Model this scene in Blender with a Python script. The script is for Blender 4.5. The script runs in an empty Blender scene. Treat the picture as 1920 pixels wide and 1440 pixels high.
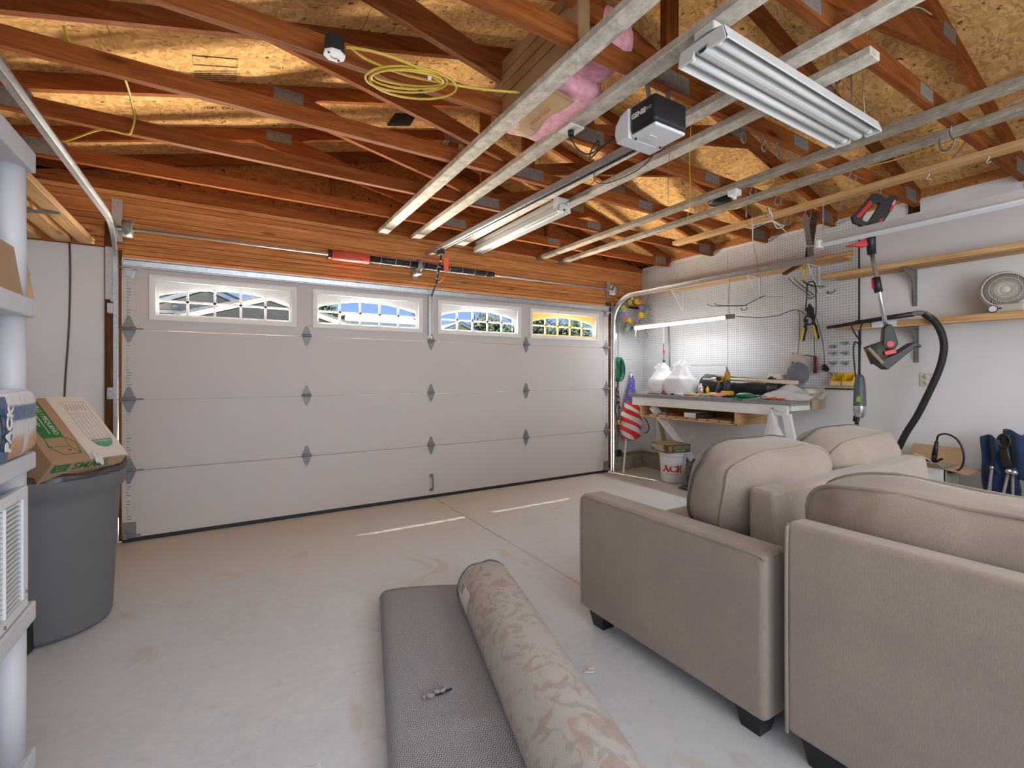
import bpy, bmesh, math, random
from mathutils import Vector, Matrix, noise as mnoise
S = bpy.context.scene
COL = S.collection
R = math.radians
random.seed(7)

# ------------------------------------------------------------------ camera
cam = bpy.data.objects.new('camera', bpy.data.cameras.new('camera'))
COL.objects.link(cam)
cam.location = (0.653, -4.513, 1.266)
cam.rotation_euler = (R(90), 0, -0.55)
cam.data.sensor_width = 36
cam.data.sensor_fit = 'HORIZONTAL'
cam.data.lens = 880 / 1920 * 36
cam.data.shift_y = -19 / 1920
cam.data.clip_start = 0.02
S.camera = cam

# ------------------------------------------------------------------ exposure, sky, sun, room light
S.view_settings.view_transform = 'Standard'
S.view_settings.look = 'None'
S.view_settings.gamma = 1
S.view_settings.use_curve_mapping = False
S.view_settings.exposure = 0.0

W = bpy.data.worlds.new('sky'); S.world = W; W.use_nodes = True
nt = W.node_tree; nt.nodes.clear()
tc = nt.nodes.new('ShaderNodeTexCoord'); sx = nt.nodes.new('ShaderNodeSeparateXYZ')
cr = nt.nodes.new('ShaderNodeValToRGB'); bg = nt.nodes.new('ShaderNodeBackground'); wo = nt.nodes.new('ShaderNodeOutputWorld')
cr.color_ramp.elements[0].position = 0.0; cr.color_ramp.elements[0].color = (0.58, 0.74, 0.99, 1)
cr.color_ramp.elements[1].position = 0.6; cr.color_ramp.elements[1].color = (0.10, 0.25, 0.70, 1)
e = cr.color_ramp.elements.new(0.10); e.color = (0.35, 0.54, 0.94, 1)
e = cr.color_ramp.elements.new(0.2); e.color = (0.25, 0.46, 0.92, 1)
nt.links.new(tc.outputs['Generated'], sx.inputs[0]); nt.links.new(sx.outputs['Z'], cr.inputs[0])
nt.links.new(cr.outputs[0], bg.inputs[0]); nt.links.new(bg.outputs[0], wo.inputs[0])
bg.inputs[1].default_value = 1.0

sun = bpy.data.objects.new('sun', bpy.data.lights.new('sun', 'SUN')); COL.objects.link(sun)
sun.data.energy = 12.0; sun.data.angle = R(0.5); sun.data.color = (1.0, 0.95, 0.86)
sun.rotation_euler = Vector((0.155, -0.735, -1.72)).to_track_quat('-Z', 'Y').to_euler()

def area(name, loc, target, sx_, sy_, power, color):
    l = bpy.data.lights.new(name, 'AREA'); l.shape = 'RECTANGLE'; l.size = sx_; l.size_y = sy_
    l.energy = power; l.color = color
    o = bpy.data.objects.new(name, l); COL.objects.link(o); o.location = loc
    o.rotation_euler = (Vector(target) - Vector(loc)).to_track_quat('-Z', 'Y').to_euler()
    return o
# unseen fill lamps added to brighten the room: from behind, overhead and upward
area('back_fill', (1.4, -7.0, 1.25), (2.6, 0.0, 1.1), 3.4, 2.1, 60, (0.87, 0.95, 1.0))
area('overhead_fill', (3.7, -5.5, 2.56), (3.5, -5.2, 0.0), 2.6, 2.2, 58, (0.88, 0.95, 1.0))
area('overhead_fill', (0.7, -4.9, 2.56), (0.8, -4.3, 0.0), 2.2, 1.4, 26, (0.88, 0.95, 1.0))
area('upward_fill', (2.6, -6.4, 1.5), (2.8, -3.4, 3.6), 2.4, 1.4, 56, (0.95, 0.97, 1.0))
# noon sun thrown back up by the pale driveway, entering through the door windows
area('driveway_reflection', (2.6, 3.9, -0.03), (2.6, 3.9, 5.0), 6.0, 6.8, 13500, (1.0, 0.92, 0.78))

# ------------------------------------------------------------------ mesh builder
class MB:
    def __init__(s): s.v = []; s.f = []; s.mi = []; s.sm = []
    def add(s, vs, fs, mi=0, sm=False):
        o = len(s.v); s.v += [tuple(p) for p in vs]
        for f in fs: s.f.append([i + o for i in f]); s.mi.append(mi); s.sm.append(sm)
        return s
    def box(s, x0, x1, y0, y1, z0, z1, mi=0):
        if x0 > x1: x0, x1 = x1, x0
        if y0 > y1: y0, y1 = y1, y0
        if z0 > z1: z0, z1 = z1, z0
        return s.add([(x0,y0,z0),(x1,y0,z0),(x1,y1,z0),(x0,y1,z0),(x0,y0,z1),(x1,y0,z1),(x1,y1,z1),(x0,y1,z1)],
                     [(0,3,2,1),(4,5,6,7),(0,1,5,4),(1,2,6,5),(2,3,7,6),(3,0,4,7)], mi)
    def obox(s, c, h, m, mi=0):            # oriented box: centre, half sizes, 3x3
        c = Vector(c); vs = []
        for z in (-1, 1):
            for x, y in ((-1,-1),(1,-1),(1,1),(-1,1)): vs.append(c + m @ Vector((x*h[0], y*h[1], z*h[2])))
        return s.add(vs, [(0,3,2,1),(4,5,6,7),(0,1,5,4),(1,2,6,5),(2,3,7,6),(3,0,4,7)], mi)
    def bar(s, p, q, w, h, up=(0,0,1), mi=0):
        p, q = Vector(p), Vector(q); d = (q-p).normalized(); u = Vector(up)
        sd = d.cross(u).normalized(); u = sd.cross(d).normalized()
        m = Matrix((sd, d, u)).transposed()
        return s.obox((p+q)/2, (w/2, (q-p).length/2, h/2), m, mi)
    def cyl(s, p, q, r0, r1=None, n=12, cap=True, mi=0):
        r1 = r0 if r1 is None else r1
        p, q = Vector(p), Vector(q); d = (q-p).normalized()
        a = d.orthogonal().normalized(); b = d.cross(a)
        vs = []
        for c, r in ((p, r0), (q, r1)):
            for i in range(n):
                t = 2*math.pi*i/n; vs.append(c + (a*math.cos(t)+b*math.sin(t))*r)
        s.add(vs, [(i, (i+1) % n, n+(i+1) % n, n+i) for i in range(n)], mi, True)
        if cap: s.add(vs, [tuple(range(n-1, -1, -1)), tuple(range(n, 2*n))], mi)
        return s
    def tube(s, pts, r, n=6, closed=False, mi=0):
        pts = [Vector(p) for p in pts]; k = len(pts); rr = r if isinstance(r, (list, tuple)) else [r]*k
        T = []
        for i in range(k):
            if closed: t = pts[(i+1) % k]-pts[i-1]
            else: t = pts[min(i+1, k-1)]-pts[max(i-1, 0)]
            T.append(t.normalized() if t.length > 1e-9 else Vector((0,0,1)))
        a = T[0].orthogonal().normalized(); vs = []
        for i in range(k):
            a = (a - T[i]*a.dot(T[i]))
            a = a.normalized() if a.length > 1e-6 else T[i].orthogonal().normalized()
            b = T[i].cross(a)
            for j in range(n):
                t = 2*math.pi*j/n; vs.append(pts[i] + (a*math.cos(t)+b*math.sin(t))*rr[i])
        fs = []
        for i in range(k if closed else k-1):
            i2 = (i+1) % k
            for j in range(n): fs.append((i*n+j, i*n+(j+1) % n, i2*n+(j+1) % n, i2*n+j))
        s.add(vs, fs, mi, True)
        if not closed: s.add(vs, [tuple(range(n-1, -1, -1)), tuple((k-1)*n+j for j in range(n))], mi)
        return s
    def lathe(s, prof, c=(0,0,0), n=24, m=None, mi=0):
        c = Vector(c); vs = []
        for r_, z in prof:
            for j in range(n):
                t = 2*math.pi*j/n; p = Vector((r_*math.cos(t), r_*math.sin(t), z))
                vs.append(c + (m @ p if m else p))
        fs = []
        for i in range(len(prof)-1):
            for j in range(n): fs.append((i*n+j, i*n+(j+1) % n, (i+1)*n+(j+1) % n, (i+1)*n+j))
        return s.add(vs, fs, mi, True)
    def prism(s, poly, axis, a, b, mi=0):  # 2D polygon pushed along an axis
        def P(u, v, w): return {'x': (w,u,v), 'y': (u,w,v), 'z': (u,v,w)}[axis]
        n = len(poly); vs = [P(u,v,a) for u,v in poly]+[P(u,v,b) for u,v in poly]
        return s.add(vs, [tuple(range(n-1,-1,-1)), tuple(range(n,2*n))]+[(i,(i+1)%n,n+(i+1)%n,n+i) for i in range(n)], mi)
    def grid(s, fn, nu, nv, wu=False, wv=False, mi=0):
        vs = []; ku = nu if wu else nu+1; kv = nv if wv else nv+1
        for i in range(ku):
            for j in range(kv): vs.append(fn(i/nu, j/nv))
        fs = []
        for i in range(nu):
            for j in range(nv):
                fs.append((i*kv+j, ((i+1)%ku)*kv+j, ((i+1)%ku)*kv+(j+1)%kv, i*kv+(j+1)%kv))
        return s.add(vs, fs, mi, True)
    def sph(s, c, rx, ry=None, rz=None, n=12, k=8, fn=None, mi=0):
        ry = rx if ry is None else ry; rz = rx if rz is None else rz
        c = Vector(c)
        def f(u, v):
            t = 2*math.pi*u; p = math.pi*(v-.5)
            d = Vector((math.cos(t)*math.cos(p), math.sin(t)*math.cos(p), math.sin(p)))
            w = fn(d) if fn else 1
            return c + Vector((d.x*rx, d.y*ry, d.z*rz))*w
        return s.grid(f, n, k, wu=True, mi=mi)
    def pillow(s, c, sx, sy, sz, e=0.35, n=28, k=14, fn=None, m=None, mi=0):   # rounded-box superellipsoid
        c = Vector(c)
        def sp(x, ee): return math.copysign(abs(x)**ee, x)
        def f(u, v):
            t = 2*math.pi*u; p = math.pi*(v-.5)
            d = Vector((sp(math.cos(t), e)*sp(math.cos(p), e), sp(math.sin(t), e)*sp(math.cos(p), e), sp(math.sin(p), e)))
            q = Vector((d.x*sx, d.y*sy, d.z*sz))
            if fn: q = fn(q)
            return c + (m @ q if m else q)
        return s.grid(f, n, k, wu=True, mi=mi)
    def build(s, name, mats, parent=None, loc=None, bevel=0, seg=2, smooth=False, world=True, subsurf=0, merge=True):
        if not isinstance(mats, (list, tuple)): mats = [mats]
        me = bpy.data.meshes.new(name)
        off = Vector(loc) if loc is not None else Vector((0,0,0))
        if parent is not None and world:
            q = parent; off = Vector((0,0,0))
            while q is not None: off = off + q.location; q = q.parent
        me.from_pydata([tuple(Vector(p)-off) for p in s.v], [], s.f)
        me.polygons.foreach_set('material_index', s.mi)
        me.polygons.foreach_set('use_smooth', [True if smooth else x for x in s.sm])
        for m in mats: me.materials.append(m)
        bm = bmesh.new(); bm.from_mesh(me)
        if merge: bmesh.ops.remove_doubles(bm, verts=bm.verts, dist=1e-5)
        bmesh.ops.recalc_face_normals(bm, faces=bm.faces)
        if bevel:
            es = [x for x in bm.edges if len(x.link_faces) == 2 and x.calc_face_angle(0) > 0.6]
            bmesh.ops.bevel(bm, geom=es, offset=bevel, segments=seg, affect='EDGES', profile=0.5, clamp_overlap=True)
            if seg > 1:
                for f in bm.faces: f.smooth = True
        bm.to_mesh(me); bm.free(); me.update()
        o = bpy.data.objects.new(name, me); COL.objects.link(o)
        if parent is not None: o.parent = parent
        elif loc is not None: o.location = off
        if bevel and seg > 1:
            md = o.modifiers.new('wn', 'WEIGHTED_NORMAL'); md.keep_sharp = True
        if subsurf:
            md = o.modifiers.new('ss', 'SUBSURF'); md.levels = subsurf; md.render_levels = subsurf
        return o

def thing(name, label, cat, loc=(0,0,0), group=None, rotz=0):
    o = bpy.data.objects.new(name, None); COL.objects.link(o); o.location = loc; o.rotation_euler = (0,0,rotz)
    o.empty_display_size = 0.05
    o['label'] = label; o['category'] = cat
    if group: o['group'] = group
    return o
def tag(o, label, cat, group=None):
    o['label'] = label; o['category'] = cat
    if group: o['group'] = group
    return o
def struct(name, loc=(0,0,0)):
    o = bpy.data.objects.new(name, None); COL.objects.link(o); o.location = loc; o['kind'] = 'structure'; o.empty_display_size = 0.05
    return o
def dup(root, loc, rot=None, label=None, scale=None):
    def cp(o, par):
        c = o.copy(); COL.objects.link(c)
        if par is not None: c.parent = par
        for ch in list(o.children): cp(ch, c)
        return c
    r = cp(root, None); r.location = loc
    if rot is not None: r.rotation_euler = rot
    if scale: r.scale = (scale,)*3
    if label: r['label'] = label
    return r
def share(src, name, loc, parent=None, rot=None):      # another piece on the same mesh data
    o = bpy.data.objects.new(name, src.data); COL.objects.link(o); o.location = loc
    if rot is not None: o.rotation_euler = rot
    if parent is not None: o.parent = parent
    return o
def text(body, name, mat, size, origin, xdir, ydir, parent=None, depth=0.0008, align='CENTER', bold=0.0, sx=1.0):
    cu = bpy.data.curves.new(name, 'FONT'); cu.body = body; cu.size = size; cu.align_x = align; cu.align_y = 'CENTER'
    cu.extrude = depth; cu.offset = bold; cu.resolution_u = 3
    t = bpy.data.objects.new('tmp', cu); COL.objects.link(t)
    dg = bpy.context.evaluated_depsgraph_get()
    me = bpy.data.meshes.new_from_object(t.evaluated_get(dg)); bpy.data.objects.remove(t); bpy.data.curves.remove(cu)
    x = Vector(xdir).normalized(); z = x.cross(Vector(ydir)).normalized(); y = z.cross(x)
    off = Vector((0,0,0)); q = parent
    while q is not None: off = off + q.location; q = q.parent
    M = Matrix.Translation(Vector(origin)-off) @ Matrix((x*sx, y, z)).transposed().to_4x4()
    me.transform(M); me.materials.clear(); me.materials.append(mat)
    o = bpy.data.objects.new(name, me); COL.objects.link(o)
    if parent is not None: o.parent = parent
    return o
def lerp(a, b, t): return a+(b-a)*t
def arc(c, r, a0, a1, n, plane='yz'):
    out = []
    for i in range(n+1):
        t = lerp(a0, a1, i/n); u, v = r*math.cos(t), r*math.sin(t)
        out.append((c[0], c[1]+u, c[2]+v) if plane == 'yz' else ((c[0]+u, c[1], c[2]+v) if plane == 'xz' else (c[0]+u, c[1]+v, c[2])))
    return out
def smooth(pts, n=6):                                   # Catmull-Rom
    P = [Vector(p) for p in pts]; out = []
    for i in range(len(P)-1):
        p0 = P[max(i-1,0)]; p1 = P[i]; p2 = P[i+1]; p3 = P[min(i+2,len(P)-1)]
        for k in range(n):
            t = k/n
            out.append(0.5*((2*p1)+(-p0+p2)*t+(2*p0-5*p1+4*p2-p3)*t*t+(-p0+3*p1-3*p2+p3)*t**3))
    out.append(P[-1]); return out
def nz(p, sc, seed=0): return mnoise.noise(Vector(p)*sc+Vector((seed*7.3, seed*3.1, seed*1.7)))

# ------------------------------------------------------------------ materials
def node(nt, t, **kw):
    n = nt.nodes.new(t)
    for k, v in kw.items(): setattr(n, k, v)
    return n
def base(name, rough=0.6, metal=0.0, spec=0.4):
    m = bpy.data.materials.new(name); m.use_nodes = True; nt = m.node_tree
    b = nt.nodes['Principled BSDF']; b.inputs['Roughness'].default_value = rough; b.inputs['Metallic'].default_value = metal
    b.inputs['Specular IOR Level'].default_value = spec
    return m, nt, b
def coords(nt, scale=(1,1,1), rot=(0,0,0), loc=(0,0,0)):
    tc = node(nt, 'ShaderNodeTexCoord'); mp = node(nt, 'ShaderNodeMapping')
    mp.inputs['Scale'].default_value = scale; mp.inputs['Rotation'].default_value = rot; mp.inputs['Location'].default_value = loc
    nt.links.new(tc.outputs['Object'], mp.inputs[0]); return mp.outputs[0]
def noise(nt, vec, scale, detail=4, rough=0.6, dist=0.0):
    n = node(nt, 'ShaderNodeTexNoise'); n.inputs['Scale'].default_value = scale; n.inputs['Detail'].default_value = detail
    n.inputs['Roughness'].default_value = rough; n.inputs['Distortion'].default_value = dist
    nt.links.new(vec, n.inputs['Vector']); return n.outputs['Fac']
def ramp(nt, fac, stops):
    r_ = node(nt, 'ShaderNodeValToRGB'); cr = r_.color_ramp
    while len(cr.elements) < len(stops): cr.elements.new(0.5)
    for e_, (p, c) in zip(cr.elements, stops): e_.position = p; e_.color = (*c, 1) if len(c) == 3 else c
    nt.links.new(fac, r_.inputs[0]); return r_.outputs[0]
def mixc(nt, fac, a, b, blend='MIX'):
    n = node(nt, 'ShaderNodeMix'); n.data_type = 'RGBA'; n.blend_type = blend
    for i, v in ((0, fac), (6, a), (7, b)):
        if hasattr(v, 'links'): nt.links.new(v, n.inputs[i])
        elif i == 0: n.inputs[0].default_value = v
        else: n.inputs[i].default_value = (*v, 1)
    return n.outputs[2]
def math_(nt, op, a, b=None, c=None):
    n = node(nt, 'ShaderNodeMath', operation=op)
    for i, v in enumerate((a, b, c)):
        if v is None: continue
        if hasattr(v, 'links'): nt.links.new(v, n.inputs[i])
        else: n.inputs[i].default_value = v
    return n.outputs[0]
def bump(nt, b, h, strength=0.2, dist=0.01):
    n = node(nt, 'ShaderNodeBump'); n.inputs['Strength'].default_value = strength; n.inputs['Distance'].default_value = dist
    nt.links.new(h, n.inputs['Height']); nt.links.new(n.outputs[0], b.inputs['Normal'])
def plain(name, c, rough=0.55, metal=0.0, spec=0.4, var=0.08, sc=6.0, bmp=0.0):
    m, nt, b = base(name, rough, metal, spec)
    v = coords(nt); f = noise(nt, v, sc, 3)
    lo = tuple(max(0, x*(1-var)) for x in c); hi = tuple(min(1, x*(1+var)) for x in c)
    nt.links.new(ramp(nt, f, [(0.3, lo), (0.7, hi)]), b.inputs['Base Color'])
    if bmp: bump(nt, b, noise(nt, v, sc*12, 3), bmp, 0.004)
    return m
def wood(name, dark, mid, light, axis='x', rough=0.6, sc=1.0, knots=True, dirt=None):
    m, nt, b = base(name, rough, 0, 0.05)
    st = {'x': (0.9,14,14), 'y': (14,0.9,14), 'z': (14,14,0.9)}[axis]
    v = coords(nt, tuple(q*sc for q in st))
    oi = node(nt, 'ShaderNodeObjectInfo')
    add = node(nt, 'ShaderNodeVectorMath', operation='ADD'); nt.links.new(v, add.inputs[0])
    sc_ = node(nt, 'ShaderNodeVectorMath', operation='SCALE'); nt.links.new(oi.outputs['Random'], sc_.inputs['Scale'])
    sc_.inputs[0].default_value = (31.0, 17.0, 23.0); nt.links.new(sc_.outputs[0], add.inputs[1])
    g = noise(nt, add.outputs[0], 3.0, 6, 0.65, 0.8)
    col = ramp(nt, g, [(0.28, dark), (0.5, mid), (0.72, light)])
    # board-to-board tone
    hsv = node(nt, 'ShaderNodeHueSaturation'); nt.links.new(col, hsv.inputs['Color'])
    nt.links.new(math_(nt, 'MULTIPLY_ADD', oi.outputs['Random'], 0.35, 0.82), hsv.inputs['Value'])
    col = hsv.outputs[0]
    if knots:
        kv = coords(nt, {'x': (2.2,9,9), 'y': (9,2.2,9), 'z': (9,9,2.2)}[axis])
        add2 = node(nt, 'ShaderNodeVectorMath', operation='ADD'); nt.links.new(kv, add2.inputs[0]); nt.links.new(sc_.outputs[0], add2.inputs[1])
        vo = node(nt, 'ShaderNodeTexVoronoi'); vo.inputs['Scale'].default_value = 0.8; nt.links.new(add2.outputs[0], vo.inputs['Vector'])
        col = mixc(nt, ramp(nt, vo.outputs['Distance'], [(0.06, (0.75,)*3), (0.14, (0,)*3)]), col, tuple(x*0.45 for x in dark))
    if dirt:
        dv = coords(nt, (7, 7, 7)); d_ = noise(nt, dv, 2.0, 8, 0.75)
        col = mixc(nt, ramp(nt, d_, [(0.42, (0,)*3), (0.62, (1,)*3)]), col, dirt)
    nt.links.new(col, b.inputs['Base Color'])
    bump(nt, b, g, 0.15, 0.004)
    return m
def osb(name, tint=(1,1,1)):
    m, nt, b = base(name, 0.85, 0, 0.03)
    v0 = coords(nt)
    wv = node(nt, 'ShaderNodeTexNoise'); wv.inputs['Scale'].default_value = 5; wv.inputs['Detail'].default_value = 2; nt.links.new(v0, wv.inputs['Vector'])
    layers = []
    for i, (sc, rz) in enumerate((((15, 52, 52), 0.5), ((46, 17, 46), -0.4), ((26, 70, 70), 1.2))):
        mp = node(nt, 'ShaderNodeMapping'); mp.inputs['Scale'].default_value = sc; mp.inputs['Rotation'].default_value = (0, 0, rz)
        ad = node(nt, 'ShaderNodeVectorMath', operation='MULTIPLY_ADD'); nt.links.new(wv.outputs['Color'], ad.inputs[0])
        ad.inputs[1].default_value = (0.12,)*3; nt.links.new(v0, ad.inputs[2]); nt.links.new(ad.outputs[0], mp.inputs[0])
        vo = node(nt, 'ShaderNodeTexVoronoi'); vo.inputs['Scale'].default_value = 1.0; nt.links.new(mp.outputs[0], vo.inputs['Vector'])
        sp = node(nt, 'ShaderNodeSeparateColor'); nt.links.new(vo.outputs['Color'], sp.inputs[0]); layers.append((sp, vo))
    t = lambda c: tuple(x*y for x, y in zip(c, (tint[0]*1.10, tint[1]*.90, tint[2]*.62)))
    c1 = ramp(nt, layers[0][0].outputs[0], [(0.0, t((0.44,0.29,0.145))), (0.45, t((0.60,0.42,0.225))), (1.0, t((0.78,0.60,0.37)))])
    c2 = ramp(nt, layers[1][0].outputs[1], [(0.0, t((0.48,0.32,0.16))), (0.5, t((0.62,0.44,0.24))), (1.0, t((0.74,0.56,0.34)))])
    c3 = ramp(nt, layers[2][0].outputs[2], [(0.0, t((0.12,0.06,0.03))), (0.12, t((0.52,0.35,0.18))), (1.0, t((0.70,0.51,0.30)))])
    c = mixc(nt, ramp(nt, layers[0][0].outputs[1], [(0.45, (0,)*3), (0.55, (1,)*3)]), c1, c2)
    c = mixc(nt, ramp(nt, layers[1][0].outputs[0], [(0.66, (0,)*3), (0.72, (1,)*3)]), c, c3)
    sp = noise(nt, v0, 45, 3, 0.7)
    c = mixc(nt, ramp(nt, sp, [(0.66, (0,)*3), (0.72, (0.8,)*3)]), c, t((0.07,0.035,0.02)))
    nt.links.new(c, b.inputs['Base Color'])
    bump(nt, b, layers[0][0].outputs[2], 0.25, 0.003)
    return m
def pegboard(name, ax, c=(0.66,0.66,0.66)):
    m, nt, b = base(name, 0.55, 0, 0.3)
    tc = node(nt, 'ShaderNodeTexCoord'); sp = node(nt, 'ShaderNodeSeparateXYZ'); nt.links.new(tc.outputs['Object'], sp.inputs[0])
    P = 0.0254
    def off(o): return math_(nt, 'SUBTRACT', math_(nt, 'FRACT', math_(nt, 'DIVIDE', o, P)), 0.5)
    a = off(sp.outputs['Y' if ax == 'y' else 'X']); z = off(sp.outputs['Z'])
    d = math_(nt, 'SQRT', math_(nt, 'ADD', math_(nt, 'MULTIPLY', a, a), math_(nt, 'MULTIPLY', z, z)))
    hole = ramp(nt, d, [(0.13, (1,)*3), (0.17, (0,)*3)])
    v = coords(nt); f = noise(nt, v, 2.5, 4)
    wall_ = ramp(nt, f, [(0.35, tuple(x*0.93 for x in c)), (0.65, c)])
    fl = noise(nt, v, 38, 2, 0.6)
    wall_ = mixc(nt, ramp(nt, fl, [(0.745, (0,)*3), (0.76, (0.85,)*3)]), wall_, (0.05,0.05,0.05))
    nt.links.new(mixc(nt, hole, wall_, (0.05,0.045,0.04)), b.inputs['Base Color'])
    inv = math_(nt, 'SUBTRACT', 1.0, hole); bump(nt, b, inv, 0.5, 0.004)
    return m
def concrete(name):
    m, nt, b = base(name, 0.5, 0, 0.4)
    v = coords(nt)
    f1 = noise(nt, v, 1.1, 5, 0.6, 0.3); f2 = noise(nt, v, 7, 6, 0.7); f3 = noise(nt, v, 60, 3, 0.7)
    c = ramp(nt, f1, [(0.3, (0.56,0.585,0.615)), (0.5, (0.62,0.655,0.70)), (0.72, (0.655,0.695,0.75))])
    c = mixc(nt, ramp(nt, f2, [(0.4, (0,)*3), (0.75, (0.45,)*3)]), c, (0.70,0.72,0.755))
    c = mixc(nt, ramp(nt, f3, [(0.66, (0,)*3), (0.8, (0.5,)*3)]), c, (0.42,0.39,0.36))
    f4 = noise(nt, v, 22, 9, 0.8, 0.4)
    c = mixc(nt, ramp(nt, f4, [(0.48, (0,)*3), (0.62, (0.42,)*3)]), c, (0.76,0.78,0.80))
    c = mixc(nt, ramp(nt, f4, [(0.30, (0.45,)*3), (0.42, (0,)*3)]), c, (0.45,0.44,0.43))
    # brown dust stain tracked in under the big door
    sp = node(nt, 'ShaderNodeSeparateXYZ'); nt.links.new(v, sp.inputs[0])
    edge = ramp(nt, math_(nt, 'ADD', sp.outputs['Y'], math_(nt, 'MULTIPLY', f1, 0.9)), [(0.0, (0,)*3), (0.55, (1,)*3)])
    wide = node(nt, 'ShaderNodeMapRange'); nt.links.new(math_(nt, 'ADD', sp.outputs['Y'], math_(nt, 'MULTIPLY', f1, 1.2)), wide.inputs[0])
    wide.inputs[1].default_value = -0.9; wide.inputs[2].default_value = 0.45
    c = mixc(nt, math_(nt, 'MULTIPLY', wide.outputs[0], 0.62), c, (0.50,0.40,0.27))
    st = noise(nt, v, 2.3, 4, 0.55, 1.0)
    c = mixc(nt, ramp(nt, st, [(0.62, (0,)*3), (0.68, (0.35,)*3)]), c, (0.50,0.41,0.31))
    nt.links.new(c, b.inputs['Base Color'])
    nt.links.new(ramp(nt, f2, [(0.3, (0.42,)*3), (0.7, (0.62,)*3)]), b.inputs['Roughness'])
    bump(nt, b, f3, 0.12, 0.003)
    return m
def fabric(name, c, var=0.12, weave=420, sheen=0.3):
    m, nt, b = base(name, 0.9, 0, 0.15)
    v = coords(nt); f = noise(nt, v, 3.0, 5, 0.6); vv = coords(nt, (1.0,1.0,0.22)); g = noise(nt, vv, weave*0.6, 2, 0.6)
    lo = tuple(x*(1-var) for x in c); hi = tuple(min(1, x*(1+var)) for x in c)
    col = ramp(nt, f, [(0.3, lo), (0.7, hi)])
    col = mixc(nt, ramp(nt, g, [(0.35, (0,)*3), (0.75, (0.5,)*3)]), col, tuple(x*0.72 for x in c))
    nt.links.new(col, b.inputs['Base Color']); b.inputs['Sheen Weight'].default_value = sheen; b.inputs['Sheen Roughness'].default_value = 0.5
    bump(nt, b, g, 0.25, 0.002); return m
def glass(name, tint=(1,1,1), rough=0.0, fac=0.1):
    m = bpy.data.materials.new(name); m.use_nodes = True; nt = m.node_tree; nt.nodes.clear()
    o = node(nt, 'ShaderNodeOutputMaterial'); t = node(nt, 'ShaderNodeBsdfTransparent'); g = node(nt, 'ShaderNodeBsdfGlossy')
    mx = node(nt, 'ShaderNodeMixShader'); lw = node(nt, 'ShaderNodeLayerWeight'); lw.inputs['Blend'].default_value = 0.12
    t.inputs[0].default_value = (*tint, 1); g.inputs['Roughness'].default_value = rough
    nt.links.new(math_(nt, 'MULTIPLY', lw.outputs['Fresnel'], fac*4), mx.inputs[0]); nt.links.new(t.outputs[0], mx.inputs[1]); nt.links.new(g.outputs[0], mx.inputs[2])
    nt.links.new(mx.outputs[0], o.inputs[0]); return m
def film(name, c, trans=0.35, rough=0.3):               # thin plastic bag
    m, nt, b = base(name, rough, 0, 0.5)
    b.inputs['Base Color'].default_value = (*c, 1)
    out = nt.nodes['Material Output']; tl = node(nt, 'ShaderNodeBsdfTranslucent'); tl.inputs[0].default_value = (*c, 1)
    mx = node(nt, 'ShaderNodeMixShader'); mx.inputs[0].default_value = trans
    v = coords(nt); bump(nt, b, noise(nt, v, 18, 3, 0.5, 1.5), 0.35, 0.02)
    nt.links.new(b.outputs[0], mx.inputs[1]); nt.links.new(tl.outputs[0], mx.inputs[2]); nt.links.new(mx.outputs[0], out.inputs[0]); return m
def emit(name, c, s):
    m, nt, b = base(name); b.inputs['Base Color'].default_value = (*c, 1); b.inputs['Emission Color'].default_value = (*c, 1); b.inputs['Emission Strength'].default_value = s
    return m
def galv(name, c=(0.56,0.57,0.58), rough=0.38, metal=0.85):
    m, nt, b = base(name, rough, metal, 0.5)
    v = coords(nt); vo = node(nt, 'ShaderNodeTexVoronoi'); vo.inputs['Scale'].default_value = 60; nt.links.new(v, vo.inputs['Vector'])
    sp = node(nt, 'ShaderNodeSeparateColor'); nt.links.new(vo.outputs['Color'], sp.inputs[0])
    nt.links.new(ramp(nt, sp.outputs[0], [(0, tuple(x*0.82 for x in c)), (1, c)]), b.inputs['Base Color'])
    return m
M = {}
fx = ((0.16,0.044,0.011), (0.245,0.074,0.019), (0.34,0.12,0.036))
M['truss'] = wood('stained_fir', *fx, 'x')
M['truss_z'] = wood('stained_fir_upright', *fx, 'z')
M['header'] = wood('header_fir', (0.34,0.125,0.042), (0.54,0.225,0.075), (0.68,0.34,0.13), 'x')
pn = ((0.45,0.25,0.10), (0.60,0.36,0.165), (0.72,0.47,0.25))
M['pine_x'] = wood('pine_x', *pn, 'x', 0.55); M['pine_y'] = wood('pine_y', *pn, 'y', 0.55); M['pine_z'] = wood('pine_z', *pn, 'z', 0.55)
M['old_y'] = wood('old_painted_board', (0.50,0.44,0.36), (0.60,0.55,0.47), (0.68,0.64,0.57), 'y', 0.7, dirt=(0.42,0.37,0.30))
M['grey_y'] = wood('weathered_board', (0.30,0.25,0.185), (0.42,0.36,0.28), (0.53,0.47,0.38), 'y', 0.75, dirt=(0.24,0.20,0.155))
M['jamb'] = wood('brown_jamb', (0.075,0.03,0.016), (0.12,0.05,0.025), (0.17,0.075,0.038), 'z', 0.6)
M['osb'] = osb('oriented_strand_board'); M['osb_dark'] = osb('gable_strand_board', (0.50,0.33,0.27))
M['drywall'] = plain('painted_drywall', (0.75,0.735,0.735), 0.7, var=0.04, sc=2, bmp=0.03)
M['peg_y'] = pegboard('pegboard_side', 'y'); M['peg_x'] = pegboard('pegboard_front', 'x', (0.60,0.60,0.60))
M['floor'] = concrete('garage_concrete'); M['curb'] = plain('concrete_curb', (0.30,0.265,0.215), 0.85, var=0.25, sc=9, bmp=0.2)
M['door'] = plain('painted_steel_door', (0.58,0.54,0.52), 0.45, var=0.02, sc=1.5)
M['sill'] = plain('brown_sill', (0.27,0.17,0.095), 0.8, var=0.2, sc=8)
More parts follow.
